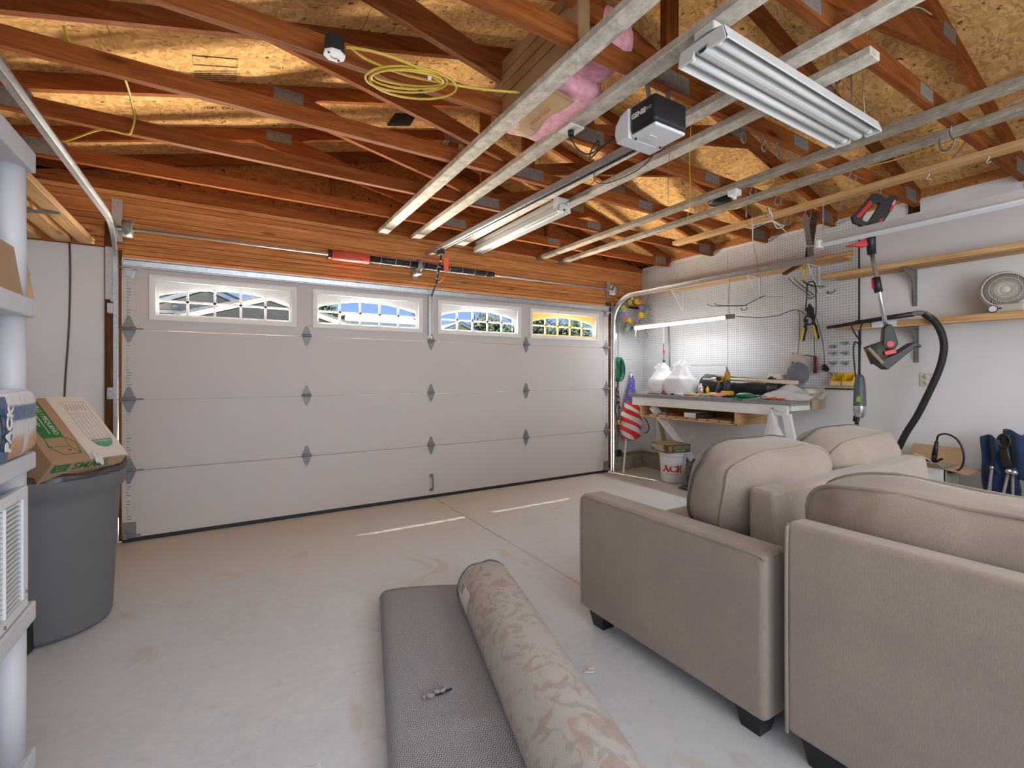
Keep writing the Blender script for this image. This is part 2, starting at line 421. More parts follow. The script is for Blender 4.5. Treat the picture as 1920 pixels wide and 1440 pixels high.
M['white'] = plain('white_paint', (0.78,0.78,0.77), 0.45, var=0.03)
M['white_pl'] = plain('white_plastic', (0.72,0.73,0.75), 0.4, var=0.02)
M['shelf_pl'] = plain('grey_white_plastic', (0.60,0.60,0.635), 0.45, var=0.04)
M['insert'] = film('window_insert', (0.74,0.75,0.75), 0.08, 0.4); M['insert_y'] = film('yellow_insert', (0.85,0.60,0.27), 0.16, 0.4)  # yellow translucent insert for the fourth door window
M['glass'] = glass('pane_glass')
M['galv'] = galv('galvanised_steel'); M['steel_d'] = galv('dull_hinge_steel', (0.27,0.265,0.26), 0.5, 0.35); M['chrome'] = galv('bright_steel', (0.75,0.75,0.76), 0.25)
M['plate'] = plain('truss_plate', (0.23,0.22,0.21), 0.5, 0.4, var=0.2, sc=40)
M['black'] = plain('black_plastic', (0.018,0.018,0.02), 0.4, var=0.2); M['blackm'] = plain('black_steel', (0.03,0.03,0.035), 0.35, 0.3)
M['black_rub'] = plain('black_rubber', (0.025,0.025,0.027), 0.55)
M['dark'] = plain('dark_gap', (0.02,0.016,0.014), 0.9)
M['red'] = plain('red_plastic', (0.50,0.025,0.03), 0.35); M['redtag'] = plain('red_sleeve', (0.55,0.085,0.06), 0.5, var=0.15, sc=20)
M['orange'] = plain('orange_tag', (0.85,0.16,0.09), 0.5); M['yellow'] = plain('yellow_plastic', (0.80,0.50,0.02), 0.35)
M['ycable'] = plain('yellow_cable', (0.62,0.42,0.05), 0.4); M['green'] = plain('green_cord', (0.02,0.16,0.07), 0.4, var=0.15); M['green_t'] = plain('green_plastic', (0.015,0.20,0.095), 0.35)
M['pink'] = plain('pink_insulation', (0.80,0.40,0.47), 0.95, var=0.2, sc=25, bmp=0.8); M['kraft'] = plain('kraft_paper', (0.42,0.27,0.13), 0.7, var=0.12, sc=5)
M['card'] = plain('cardboard', (0.43,0.28,0.165), 0.8, var=0.06, sc=4); M['card_w'] = plain('white_cardboard', (0.72,0.67,0.60), 0.7, var=0.03)
M['gprint'] = plain('green_print', (0.03,0.19,0.06), 0.6); M['gprint2'] = plain('pale_green_print', (0.12,0.34,0.22), 0.6); M['ink'] = plain('black_ink', (0.03,0.025,0.02), 0.8); M['ink2'] = plain('grey_ink', (0.35,0.36,0.36), 0.7)
M['bin'] = plain('grey_bin_plastic', (0.155,0.155,0.165), 0.5, var=0.06, sc=3); M['liner'] = film('black_liner', (0.05,0.045,0.045), 0.05, 0.2)
M['bag'] = film('white_bag', (0.86,0.86,0.87), 0.3, 0.35)
M['sofa'] = fabric('taupe_sofa_fabric', (0.31,0.25,0.205)); M['pipe'] = fabric('sofa_piping', (0.30,0.24,0.19)); M['piped'] = fabric('gap_shade_welt', (0.09,0.075,0.065))  # dark front welt: shadow of the cushion gap put into its colour
M['sofaleg'] = plain('black_sofa_leg', (0.012,0.012,0.013), 0.3)
M['navy'] = fabric('navy_canvas', (0.022,0.045,0.11), 0.2, 300); M['toolbag'] = fabric('black_bag_canvas', (0.03,0.032,0.038), 0.25, 300)
M['cap'] = fabric('grey_cap_cloth', (0.17,0.165,0.19)); M['mesh'] = fabric('beige_cap_cloth', (0.52,0.46,0.38))
M['lamp'] = emit('led_tube', (1.0,0.99,0.97), 14.0); M['tube'] = plain('unlit_tube', (0.82,0.82,0.80), 0.25, var=0.01)
M['enamel'] = plain('white_enamel', (0.66,0.665,0.64), 0.32, var=0.02)
M['rope'] = plain('white_rope', (0.66,0.64,0.60), 0.8); M['wire'] = plain('thin_brown_wire', (0.10,0.06,0.04), 0.5); M['wirew'] = plain('pale_wire', (0.55,0.45,0.33), 0.5)
M['brownw'] = wood('brown_brace', (0.07,0.045,0.028), (0.11,0.07,0.045), (0.16,0.11,0.075), 'y')
M['benchtop'] = plain('grey_bench_edge', (0.25,0.25,0.255), 0.6, var=0.15, sc=20)
M['ply'] = plain('dusty_plywood', (0.42,0.34,0.25), 0.75, var=0.15, sc=8)
M['bench_w'] = plain('white_bench_paint', (0.78,0.77,0.76), 0.55, var=0.03)
# ================================================================== SETTING
XL, XR, YB, ZT = -0.53, 5.57, -7.3, 2.65
fl = struct('floor')
MB().box(XL-.2, 2.478, YB-.2, 0.045, -.12, 0).build('slab', M['floor'], fl, bevel=0.004, seg=1)
MB().box(2.484, XR+.2, YB-.2, 0.045, -.12, 0).build('slab', M['floor'], fl, bevel=0.004, seg=1)
MB().box(XL-.2, XR+.2, YB-.2, .045, -.2, -.1).build('footing', M['curb'], fl)

# front wall: drywall strip, jambs, pegboard return, built-up header, gable sheathing
wf = struct('wall_front')
MB().box(XL-.1, -.108, .06, .14, 0, 2.21).build('drywall_panel', M['drywall'], wf)
for x0, x1 in ((-.104, -.044),): MB().box(x0, x1, .035, .14, 0, 2.40).build('jamb', M['jamb'], wf, bevel=.003, seg=1)
MB().box(-.108, -.104, .05, .2, 0, 2.3).build('drywall_edge', M['dark'], wf)
MB().box(-.09, -.005, .05, .13, 0, 2.2).build('jamb', M['jamb'], wf)
MB().box(4.885, 4.985, .05, .14, 0, 2.2).build('jamb', M['jamb'], wf)
MB().box(4.985, XR+.1, .072, .14, 0.22, 2.66).build('backing', M['drywall'], wf)
MB().box(4.97, XR, .06, .068, 1.37, 2.15).build('pegboard_panel', M['peg_x'], wf)
MB().box(4.97, XR, .06, .068, 0.215, 1.367).build('pegboard_panel', M['peg_x'], wf)
zz = [2.137, 2.176, 2.213, 2.252, 2.290, 2.372, 2.420, 2.460, 2.566, 2.610, 2.650]
for i in range(len(zz)-1):
    y = .06 - random.uniform(0, .006)
    x0 = XL-.1 if zz[i] > 2.2 else -.045
    x1 = XR if zz[i] > 2.14 else 5.0
    x1 = 5.22 if i < 1 else XR
    MB().box(x0, x1, y, .13, zz[i]+.0015, zz[i+1]-.0015).build('header_plank', M['header'], wf, bevel=.0025, seg=1)
MB().box(-.1, XR, .068, .14, 2.135, 2.65).build('header_core', M['dark'], wf)
# gable: chord, rafters, studs and dark sheathing behind
def zb(x): return 2.775+.26*((x if x <= 2.52 else 5.04-x)+.237)
gp = [(XL-.45, ZT-.05), (XR+.45, ZT-.05), (XR+.45, zb(XR+.45)+.09), (2.52, zb(2.52)+.09), (XL-.45, zb(XL-.45)+.09)]
for k, (a, b_) in enumerate(((XL-.45, .30), (.302, 1.518), (1.52, 2.738), (2.74, 3.958), (3.96, XR+.45))):
    top = [(b_, zb(b_)+.085)] + ([(2.52, zb(2.52)+.085)] if a < 2.52 < b_ else []) + [(a, zb(a)+.085)]
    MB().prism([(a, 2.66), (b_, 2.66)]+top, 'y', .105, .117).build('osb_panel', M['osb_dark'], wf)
MB().box(XL, XR, .06, .1, 2.652, 2.741).build('gable_chord', M['truss'], wf, bevel=.002, seg=1)
for a, b_ in ((XL-.4, 2.52), (2.52, XR+.4)):
    MB().prism([(a, zb(a)), (b_, zb(b_)), (b_, zb(b_)+.092), (a, zb(a)+.092)], 'y', .06, .098).build('gable_rafter', M['truss'], wf)
for x in (.3, 1.52, 2.74, 3.96, 4.9):
    if zb(x) > 2.76: MB().box(x-.019, x+.019, .062, .1, 2.741, zb(x)+.01).build('gable_stud', M['truss_z'], wf)

# side and back walls
wr = struct('wall_right')
MB().box(XR, XR+.15, YB, .2, .222, 2.61).build('drywall_panel', M['drywall'], wr)
yy = [YB, -6.2, -6.13, -4.9, -4.83, -3.66, -3.55, -2.965, -2.865, .2]
for i in range(0, len(yy), 2): MB().box(XR, XR+.15, yy[i], yy[i+1], 2.61, 2.715).build('drywall_panel', M['drywall'], wr)
MB().box(XR+.06, XR+.15, YB, .2, 2.61, 2.72).build('wall_plate', M['jamb'], wr)
MB().box(XR-.004, XR, YB, -2.535, 2.690, 2.716).build('tape_seam', M['drywall'], wr)
for y0, y1, z0, z1 in ((-1.225, .06, 1.37, 2.68), (-2.525, -1.229, 1.131, 2.68), (-1.225, .06, 1.131, 1.366), (-.17, .06, .215, 1.128)):
    MB().box(XR-.010, XR-.002, y0, y1, z0, z1).build('pegboard_panel', M['peg_y'], wr)
MB().box(XR-.014, XR, -2.534, -2.526, 1.12, 2.68).build('pegboard_edge', M['dark'], wr)
MB().box(XR-.016, XR, -2.534, -2.25, 1.118, 1.131).build('pegboard_edge', M['jamb'], wr)
wl = struct('wall_left')
MB().box(XL-.15, XL, YB, .2, 0, 2.65).build('drywall_panel', M['drywall'], wl)
MB().box(XL-.15, XL+.0, YB, .2, 2.65, 2.70).build('wall_plate', M['truss'], wl)
wb = struct('wall_back')
MB().box(XL-.15, -.4, YB-.15, YB, 0, 3.0).build('drywall_panel', M['drywall'], wb)
MB().box(3.2, XR+.15, YB-.15, YB, 0, 3.0).build('drywall_panel', M['drywall'], wb)
MB().box(-.4, 3.2, YB-.15, YB, 2.3, 3.0).build('drywall_panel', M['drywall'], wb)
MB().prism([(XL-.15, 2.99), (XR+.15, 2.99), (2.52, 3.62)], 'y', YB-.15, YB).build('gable_panel', M['osb'], wb)
# footing kerb and sill under the drywall
br = struct('baseboard_right')
MB().box(XR-.045, XR+.15, YB, .2, 0, .175).build('curb', M['curb'], br, bevel=.006, seg=1)
MB().box(XR-.02, XR+.13, YB, .2, .177, .215).build('sill_board', M['sill'], br)
bf = struct('baseboard_front')
MB().box(4.99, XR-.045, .015, .14, 0, .175).build('curb', M['curb'], bf, bevel=.006, seg=1)
MB().box(4.99, XR-.02, .035, .14, .177, .215).build('sill_board', M['sill'], bf)

# roof deck
ce = struct('ceiling')
ang = math.atan(.26); ca = math.cos(ang)
def deck(x, y): return (x, y, zb(x)+.094)
xsL = [2.518, 2.518-1.216*ca, 2.518-2.436*ca, 2.518-3.56*ca]
for side in (0, 1):
    for r_ in range(3):
        xa, xb = xsL[r_+1]+.003, xsL[r_]
        yo = .63 if r_ % 2 == 0 else -.59
        ys = [.63]
        y = yo if yo < .63 else yo-2.44
        while y > YB-.4: ys.append(y); y -= 2.44
        ys.append(YB-.4)
        for k in range(len(ys)-1):
            y1, y0 = ys[k], ys[k+1]+.003
            p = [(xa, zb(xa)+.093), (xb, zb(xb)+.093), (xb, zb(xb)+.105), (xa, zb(xa)+.105)]
            if side: p = [(5.04-a, z) for a, z in p]
            MB().prism(p, 'y', y0, y1).build('osb_panel', M['osb'], ce)
MB().prism([(XL-.5, zb(XL-.5)+.106), (2.52, zb(2.52)+.106), (XR+.5, zb(XR+.5)+.106), (XR+.5, zb(XR+.5)+.14), (2.52, zb(2.52)+.15), (XL-.5, zb(XL-.5)+.14)], 'y', YB-.45, .64).build('shingle_layer', M['dark'], ce)
# eave blocking closes the gap between wall and deck
for s_, x in ((1, XR+.19), (-1, XL-.19)):
    MB().box(x-.02, x+.02, YB, .2, 2.55, zb(XR+.19)+.095).build('eave_block', M['truss'], ce)
for y0 in [-.38, -1.02, -1.66, -2.31, -2.93, -3.54]:
    MB().box(XR-.005, XR+.03, y0-.60, y0-.04, 2.716, 2.80).build('eave_block', M['header'], ce)
# roof vent hole seen as a black square, and printed stamps
vx = [(1.85, -.72), (2.03, -.73), (2.04, -.535), (1.845, -.53)]
def on_deck(x, y, d=0.0): return Vector((x, y, zb(x)+.0925-d))
MB().add([on_deck(x, y, .001) for x, y in vx]+[on_deck(x, y, .02) for x, y in vx], [(0,1,2,3),(4,5,6,7),(0,1,5,4),(1,2,6,5),(2,3,7,6),(3,0,4,7)]).build('roof_vent', M['black'], ce)
def stamp(x, y, body, size, flip=False, rot=0):
    sl = .26 if x < 2.52 else -.26
    xd = Vector((1, 0, sl)).normalized(); yd = Vector((0, 1, 0))
    if rot: xd, yd = yd, -xd
    return text(body, 'printed_stamp', M['ink'], size, on_deck(x, y, .002), xd, yd, ce, .0004)
stamp(.60, -.83, '(QMS)', .06); stamp(.62, -.72, '1091  EX2', .045)
for k in range(7):
    a = on_deck(.50, -1.16+k*.022, .002); c_ = on_deck(.72, -1.19+k*.022, .002)
    MB().bar(a, c_, .004, .0008).build('printed_stamp', M['ink'], ce)
MB().tube([on_deck(.5, -1.32, .002), on_deck(.72, -1.32, .002), on_deck(.72, -1.23, .002), on_deck(.5, -1.23, .002)], .002, 4, True).build('printed_stamp', M['ink'], ce)
stamp(1.35, -.33, 'NIB  RATED', .055); stamp(1.72, -.28, '24/16', .06)
stamp(3.75, -2.95, 'KILN  RA  PL', .10, rot=1); stamp(5.02, -3.2, 'KIIB  RA  PLY', .09, rot=1)

# ------------------------------------------------------------------ roof trusses
TY = [-.40, -1.04, -1.69, -2.33, -2.95, -3.56, -4.18, -4.80, -5.42, -6.04, -6.66]
ordn = ['first', 'second', 'third', 'fourth', 'fifth', 'sixth', 'seventh', 'eighth', 'ninth', 'tenth', 'eleventh']
t0 = thing('roof_truss', 'first stained fir roof truss back from the garage door header', 'truss', (2.52, TY[0], 2.65), 'stained roof trusses')
h = .019
y0, y1 = TY[0]-h, TY[0]+h
MB().box(XL, XR-.03, y0, y1, 2.65, 2.739).build('bottom_chord', M['truss'], t0)
for a, b_ in ((XL-.4, 2.519), (2.521, XR+.4)):
    MB().prism([(a, zb(a)), (b_, zb(b_)), (b_, zb(b_)+.092), (a, zb(a)+.092)], 'y', y0, y1).build('rafter', M['truss'], t0)
for s_ in (1, -1):
    f = lambda x: x if s_ > 0 else 5.04-x
    p = [(f(2.46), 2.74), (f(.86), zb(.86)+.02), (f(.98), zb(.98)+.02), (f(2.50), 2.80), (f(2.50), 2.74)]
    p = [(f(2.36), 2.74), (f(.83), zb(.83)+.004), (f(1.15), zb(1.15)+.004), (f(2.49), 2.775), (f(2.49), 2.74)]
    MB().prism(p, 'y', y0+.001, y1-.001).build('web', M['truss'], t0)
MB().box(2.475, 2.565, y0+.001, y1-.001, 2.739, zb(2.475)+.002).build('king_post', M['truss_z'], t0)
for (xa, xb, za, zc) in ((2.40, 2.64, 2.665, 2.745), (1.02-.09, 1.02+.09, zb(1.02)-.02, zb(1.02)+.06), (4.02-.09, 4.02+.09, zb(1.02)-.02, zb(1.02)+.06), (2.42, 2.62, zb(2.5)-.02, zb(2.5)+.07), (5.28, 5.47, 2.662, 2.76), (-.42, -.22, 2.662, 2.76), (3.62, 3.78, 2.665, 2.73)):
    MB().box(xa, xb, y0-.0025, y1+.0025, za, zc).build('gusset_plate', M['plate'], t0)
for i, y in enumerate(TY[1:], 1):
    if i == 7: pass
    dup(t0, (2.52, y, 2.65), label='%s stained fir roof truss back from the garage door header' % ordn[i])
# ================================================================== GARAGE DOOR
dr = struct('door_1')
DW = 4.877
zs = [0.028, .533, 1.067, 1.60, 2.118]
for i in range(3):
    MB().box(0, DW, 0, .045, zs[i]+.0012, zs[i+1]-.0012).build('door_section', M['door'], dr, bevel=.004, seg=1)
wins = [(.164, 1.195), (1.326, 2.359), (2.520, 3.534), (3.658, 4.700)]
WZ0, WZ1 = 1.679, 2.025
m = MB(); z0, z1 = 1.6012, 2.118
m.box(0, DW, 0, .045, z0, WZ0+.02); m.box(0, DW, 0, .045, WZ1-.02, z1)
xs = [0]+[q for w in wins for q in (w[0]+.02, w[1]-.02)]+[DW]
for i in range(0, len(xs), 2): m.box(xs[i], xs[i+1], 0, .045, WZ0+.02, WZ1-.02)
m.build('door_section', M['door'], dr)
for x0, x1 in ((0.004, .085), (DW-.085, DW-.004)):
    for i in range(4): MB().box(x0, x1, -.003, .002, zs[i]+.006, zs[i+1]-.006).build('end_stile', M['door'], dr)
m = MB()
for i in range(90):
    for x in (.03, DW-.045): m.cyl((x+random.uniform(0, .03), -.0035, .06+i*.0225), (x, -.003, .06+i*.0225), .003, n=5)
so = m.build('stile_rivets', M['steel_d'], dr); so['kind'] = 'stuff'
MB().box(0, DW, .0, .04, .0, .03).build('bottom_seal', M['black_rub'], dr)
for wi, (a, b_) in enumerate(wins):
    fr = MB()
    for k, (o, w, yf, yb) in enumerate(((0, .016, -.016, .005), (.014, .012, -.011, .03), (.025, .014, -.005, .045))):
        x0, x1, c0, c1 = a+o, b_-o, WZ0+o, WZ1-o
        fr.box(x0, x1, yf, yb, c0, c0+w); fr.box(x0, x1, yf, yb, c1-w, c1)
        fr.box(x0, x0+w, yf, yb, c0+w, c1-w); fr.box(x1-w, x1, yf, yb, c0+w, c1-w)
    fo = fr.build('window_frame', M['white'], dr)
    ia, ib, ic, idd = a+.036, b_-.036, WZ0+.036, WZ1-.036
    def top(x):
        u = (x-(ia+ib)/2)/((ib-ia)/2); return ic+.155+(.075)*(1-u*u)
    g = MB(); n = 20; yf, yb = .028, .036
    for i in range(n):
        x0, x1 = lerp(ia+.02, ib-.02, i/n), lerp(ia+.02, ib-.02, (i+1)/n)
        g.prism([(x0, top(x0)), (x1, top(x1)), (x1, idd), (x0, idd)], 'y', yf, yb)
    g.box(ia, ia+.02, yf, yb, ic, idd); g.box(ib-.02, ib, yf, yb, ic, idd); g.box(ia+.02, ib-.02, yf, yb, ic, ic+.02)
    cols = [lerp(ia+.02, ib-.02, k/5) for k in range(6)]
    for x in cols[1:5]: g.box(x-.009, x+.009, yf-.004, yb, ic+.015, top(x)+.004)
    zm = ic+.122; g.box(ia+.015, ib-.015, yf-.004, yb, zm-.008, zm+.008)
    g.build('grille_insert', M['insert_y' if wi == 3 else 'insert'], fo)
    for k in range(5):
        x0, x1 = cols[k]+.006, cols[k+1]-.006
        MB().box(x0, x1, .020, .023, ic+.012, zm-.004).build('pane', M['glass'], fo)
        MB().prism([(x0, zm+.004), (x1, zm+.004), (x1, top(x1)+.004), (x0, top(x0)+.004)], 'y', .020, .023).build('pane', M['glass'], fo)
# hinges
def hinge(w, hh, roller):
    m = MB()
    m.prism([(-w, .012), (w, .012), (w*.8, .034), (.008, hh), (-.008, hh), (-w*.8, .034)], 'y', -.006, -.001)
    m.prism([(-w, -.008), (w, -.008), (w*.8, -.034), (.008, -hh), (-.008, -hh), (-w*.8, -.034)], 'y', -.006, -.001)
    m.cyl((-w*1.05, -.014, .004), (w*1.05, -.014, .004), .012, n=8)
    for q in (.024, .058): 
        for s_ in (1, -1):
            for d in ((-.016, .016) if q < .03 else (0,)): m.cyl((d, -.012, s_*q), (d, -.002, s_*q), .0075, n=6)
    if roller: m.cyl((-.06, -.022, .004), (.09, -.022, .004), .005, n=6)
    return m
h0 = hinge(.036, .088, False).build('hinge', M['steel_d'], dr); h0.location = (1.278, 0, .54)
h1 = hinge(.042, .098, True).build('hinge', M['steel_d'], dr); h1.location = (.042, 0, .535)
for z in (.538, 1.072, 1.602):
    for x in (1.278, 2.45, 3.607):
        if (x, z) != (1.278, .538): share(h0, 'hinge', (x, 0, z), dr)
    if z != .538: share(h1, 'hinge', (.042, 0, z), dr)
    share(h1, 'hinge', (DW-.038, 0, z), dr, (0, math.pi*0, 0)).scale = (-1, 1, 1)
h0.location = (1.278, 0, .538); h1.location = (.042, 0, .538)
# top strut, bottom brackets, operator bracket, handle
MB().prism([(-.004, 2.128), (-.05, 2.128), (-.05, 2.118), (-.022, 2.116), (-.018, 2.078), (-.03, 2.072), (-.03, 2.064), (-.004, 2.064)], 'x', .01, DW-.01).build('top_strut', M['galv'], dr)
for x in (.045, DW-.045):
    m = MB(); m.box(x-.04, x+.04, -.006, -.001, .03, .15); m.cyl((x-.05, -.02, .05), (x+.07, -.02, .05), .007, n=6); m.box(x-.035, x-.01, -.03, -.005, .03, .075); m.build('bottom_bracket', M['steel_d'], dr)
    m = MB(); m.box(x-.035, x+.035, -.006, -.001, 1.985, 2.045); m.box(x-.03, x+.03, -.05, -.004, 2.04, 2.05); m.prism([(x-.03, 2.04), (x+.03, 2.04), (x+.015, 1.995), (x-.015, 1.995)], 'y', -.03, -.006); m.cyl((x-.06, -.045, 2.056), (x+.08, -.045, 2.056), .006, n=6); m.build('top_bracket', M['galv'], dr)
m = MB(); m.box(2.415, 2.462, -.012, -.002, 1.62, 2.07); m.box(2.415, 2.423, -.03, -.01, 1.66, 2.07); m.box(2.455, 2.463, -.03, -.01, 1.66, 2.07); m.build('operator_bracket', M['galv'], dr)
m = MB(); m.tube(smooth([(2.455, -.004, .23), (2.455, -.035, .215), (2.455, -.045, .155), (2.455, -.035, .10), (2.455, -.004, .085)], 5), .008, 6); m.box(2.435, 2.475, -.005, 0, .215, .245); m.box(2.435, 2.475, -.005, 0, .07, .10); m.build('lift_handle', M['steel_d'], dr)
MB().box(.01, DW-.01, .045, .052, .03, 2.1).build('outer_skin', M['white'], dr) if False else None

# tracks
def track(name, x, zt, rad, yend, label, flip):
    t = thing(name, label, 'door track', (x, -.02, 0))
    yv = -.018
    path = [(x, yv, 0.005), (x, yv, zt-rad)] + [(x, yv-rad+rad*math.cos(a), zt-rad+rad*math.sin(a)) for a in [math.pi/2*i/10 for i in range(1, 11)]] + [(x, yend, zt)]
    pr = [(-.010, -.027), (-.010, .027), (.012, .027), (.012, .020), (-.006, .020), (-.006, -.020), (.012, -.020), (.012, -.027)]
    m = MB(); P = [Vector(p) for p in path]; vs = []
    for i, p in enumerate(P):
        tg = (P[min(i+1, len(P)-1)]-P[max(i-1, 0)]).normalized(); nrm = tg.cross(Vector((1,0,0))).normalized()
        for u, v in pr: vs.append(p + Vector((1,0,0))*u*flip + nrm*v)
    k = len(pr); fs = [(i*k+j, i*k+(j+1) % k, (i+1)*k+(j+1) % k, (i+1)*k+j) for i in range(len(P)-1) for j in range(k)]
    m.add(vs, fs); m.add(vs[:k], [tuple(range(k))]); m.add(vs[-k:], [tuple(range(k))])
    m.build('rail', M['galv'], t)
    for z in (.35, 1.13, 1.75):
        MB().box(x-.045*flip, x-.012*flip, -.04, .05, z-.035, z+.035).build('track_bracket', M['galv'], t)
    return t
tl = track('door_track', -.032, 2.36, .33, -4.6, 'galvanised door track curving up at the left of the garage door', 1)
m = MB(); m.box(-.098, -.052, .022, .034, 1.82, 2.21); m.box(-.06, -.03, -.03, .03, 1.80, 1.86)
for z in (1.87, 2.0, 2.1): m.cyl((-.078, .015, z), (-.078, .024, z), .009, n=6)
m.build('flag_bracket', M['galv'], tl)
tr = track('door_track', 4.945, 2.245, .33, -2.45, 'galvanised door track curving up at the right of the garage door', -1)
m = MB(); m.box(4.96, 5.0, .022, .034, 1.9, 2.2); m.build('flag_bracket', M['galv'], tr)
hg = MB(); hg.bar((4.965, -2.42, 2.23), (4.965, -2.36, 2.65), .045, .004, (1,0,0)); hg.build('hanger_strap', M['plate'], tr)

# torsion shaft
ts = thing('torsion_shaft', 'black torsion spring and steel shaft across the header above the door', 'spring', (2.29, -.09, 2.335))
MB().cyl((-.02, -.09, 2.335), (4.93, -.09, 2.335), .0127, n=10).build('shaft', M['galv'], ts)
def coil_mesh(x0, x1, r, turns):
    m = MB(); m.cyl((x0, -.09, 2.335), (x1, -.09, 2.335), r, n=16); return m
coil_mesh(1.80, 2.27, .034, 0).build('spring', M['blackm'], ts); coil_mesh(2.31, 3.10, .034, 0).build('spring', M['blackm'], ts)
m = MB()
for i in range(9):
    x = 1.90+i*.14; pts = [(x+.02*k/6, -.09-.0352*math.cos(math.pi*k/6-1.57+.0), 2.335+.0352*math.sin(math.pi*k/6-1.57)) for k in range(7)]
    m.tube(pts, .0016, 4)
m.build('spring_stripe', M['white'], ts)
m = MB(); m.cyl((1.47, -.09, 2.335), (1.80, -.09, 2.335), .047, n=14); m.build('warning_sleeve', M['redtag'], ts)
MB().cyl((1.44, -.09, 2.335), (1.475, -.09, 2.335), .042, n=10).build('winding_cone', M['blackm'], ts)
MB().cyl((3.10, -.09, 2.335), (3.13, -.09, 2.335), .03, n=10).build('winding_cone', M['blackm'], ts)
m = MB(); m.cyl((2.27, -.09, 2.335), (2.31, -.09, 2.335), .058, n=14); m.box(2.265, 2.315, -.10, .044, 2.25, 2.265); m.box(2.268, 2.312, .035, .045, 2.22, 2.42); m.build('centre_bracket', M['steel_d'], ts)
for x in (.02, 4.86):
    MB().cyl((x, -.09, 2.335), (x+.055, -.09, 2.335), .062, n=18).build('cable_drum', M['plate'], ts)
    xb = x-.045 if x < 1 else x+.06
    m = MB(); m.box(xb-.04, xb+.025, .035, .045, 2.26, 2.58 if x < 1 else 2.46); m.box(xb-.006, xb, -.12, .04, 2.29, 2.38); m.build('end_bearing_plate', M['galv'], ts)

# opener
op = thing('garage_door_opener', 'black and white garage door opener hung at the end of its rail', 'door opener', (2.42, -2.95, 2.40))
def rbox(x0, x1, y0, y1, z0, z1, bv, sg=3): return MB().box(x0, x1, y0, y1, z0, z1), bv
MB().box(2.311, 2.535, -3.045, -2.885, 2.415, 2.548).build('motor_cover', M['black'], op, bevel=.022, seg=4)
MB().box(2.320, 2.527, -3.040, -2.889, 2.400, 2.417).build('base_pan', M['white_pl'], op, bevel=.012, seg=3)
MB().prism([(-2.888, 2.400), (-2.888, 2.545), (-2.83, 2.528), (-2.795, 2.49), (-2.79, 2.445), (-2.805, 2.400)], 'x', 2.305, 2.54).build('light_cover', M['white_pl'], op, bevel=.008, seg=3)
MB().box(2.37, 2.42, -2.96, -2.92, 2.397, 2.401).build('sticker', M['card_w'], op)
m = MB()
for x, y in ((2.34, -2.90), (2.51, -2.90)): m.cyl((x, y, 2.392), (x, y, 2.402), .006, n=6)
m.build('screw', M['black'], op)
text('GENIE', 'lettering', M['white'], .032, (2.3105, -2.945, 2.487), (0, -1, 0), (0, 0, 1), op, .0006, bold=.0012)
text('PRO', 'lettering', M['ink2'], .022, (2.3105, -3.004, 2.487), (0, -1, 0), (0, 0, 1), op, .0005)
m = MB(); m.bar((2.45, -2.80, 2.42), (2.435, .02, 2.478), .045, .012); m.bar((2.428, -2.80, 2.435), (2.413, .02, 2.493), .006, .035); m.bar((2.472, -2.80, 2.435), (2.457, .02, 2.493), .006, .035); m.build('rail', M['galv'], op)
MB().bar((2.451, -2.80, 2.411), (2.437, -.25, 2.463), .010, .006).build('drive_belt', M['black_rub'], op)
for x, dy in ((2.36, .12), (2.50, .12)):
    MB().bar((x, -2.97, 2.545), (x, -2.97+.02, 2.66), .03, .004, (0,1,0)).build('hanger_strap', M['plate'], op)
m = MB(); m.bar((2.25, -2.97, 2.665), (2.62, -2.97, 2.665), .032, .004); m.build('hanger_bar', M['plate'], op)
m = MB(); m.box(2.415, 2.462, -.33, -.24, 2.415, 2.465); m.build('trolley', M['black'], op, bevel=.006, seg=1)
m = MB(); m.bar((2.44, -.29, 2.42), (2.442, -.16, 2.15), .022, .008, (1,0,0)); m.bar((2.442, -.17, 2.17), (2.442, -.04, 2.055), .022, .008, (1,0,0)); m.build('door_arm', M['black'], op)
m = MB()
for k in range(5): m.cyl((2.43, -.27+k*.028, 2.36-k*.052), (2.452, -.27+k*.028, 2.36-k*.052), .005, n=6)
m.build('arm_bolt', M['white'], op)
MB().tube(smooth([(2.46, -.29, 2.41), (2.465, -.30, 2.36), (2.475, -.30, 2.22), (2.46, -.27, 2.18), (2.445, -.22, 2.16)], 5), .003, 5).build('release_cord', M['orange'], op)
MB().grid(lambda u, v: (2.463+.05*u, -.305+.008*math.sin(v*3), 2.385-.125*v+.01*u), 4, 6).build('release_tag', M['orange'], op)
# ================================================================== OVERHEAD THINGS
def board(x0, x1, ya, yb, mat, label, z=2.61, th=.038):
    o = MB().box(x0, x1, ya, yb, z, z+th).build('overhead_board', mat, None, ((x0+x1)/2, (ya+yb)/2, z), bevel=.003, seg=1)
    return tag(o, label, 'board', 'boards screwed under the trusses')
board(1.905, 1.995, .03, -5.4, M['old_y'], 'whitewashed board under the trusses, carrying the left edge of the insulation')
board(2.235, 2.325, .00, -5.4, M['old_y'], 'whitewashed board under the trusses, between insulation and opener rail')
board(2.715, 2.805, .03, -5.4, M['old_y'], 'whitewashed board under the trusses, just left of the small strip light')
board(2.965, 3.055, .03, -3.62, M['old_y'], 'whitewashed board under the trusses, just right of the small strip light')
board(3.785, 3.870, .055, -5.4, M['grey_y'], 'weathered grey board under the trusses, left one of the long grey pair')
board(4.115, 4.200, .055, -5.4, M['grey_y'], 'weathered grey board under the trusses, right one of the long grey pair')
board(4.640, 4.735, -1.21, -5.4, M['pine_y'], 'clean yellow pine board under the trusses, the one nearest the right wall')

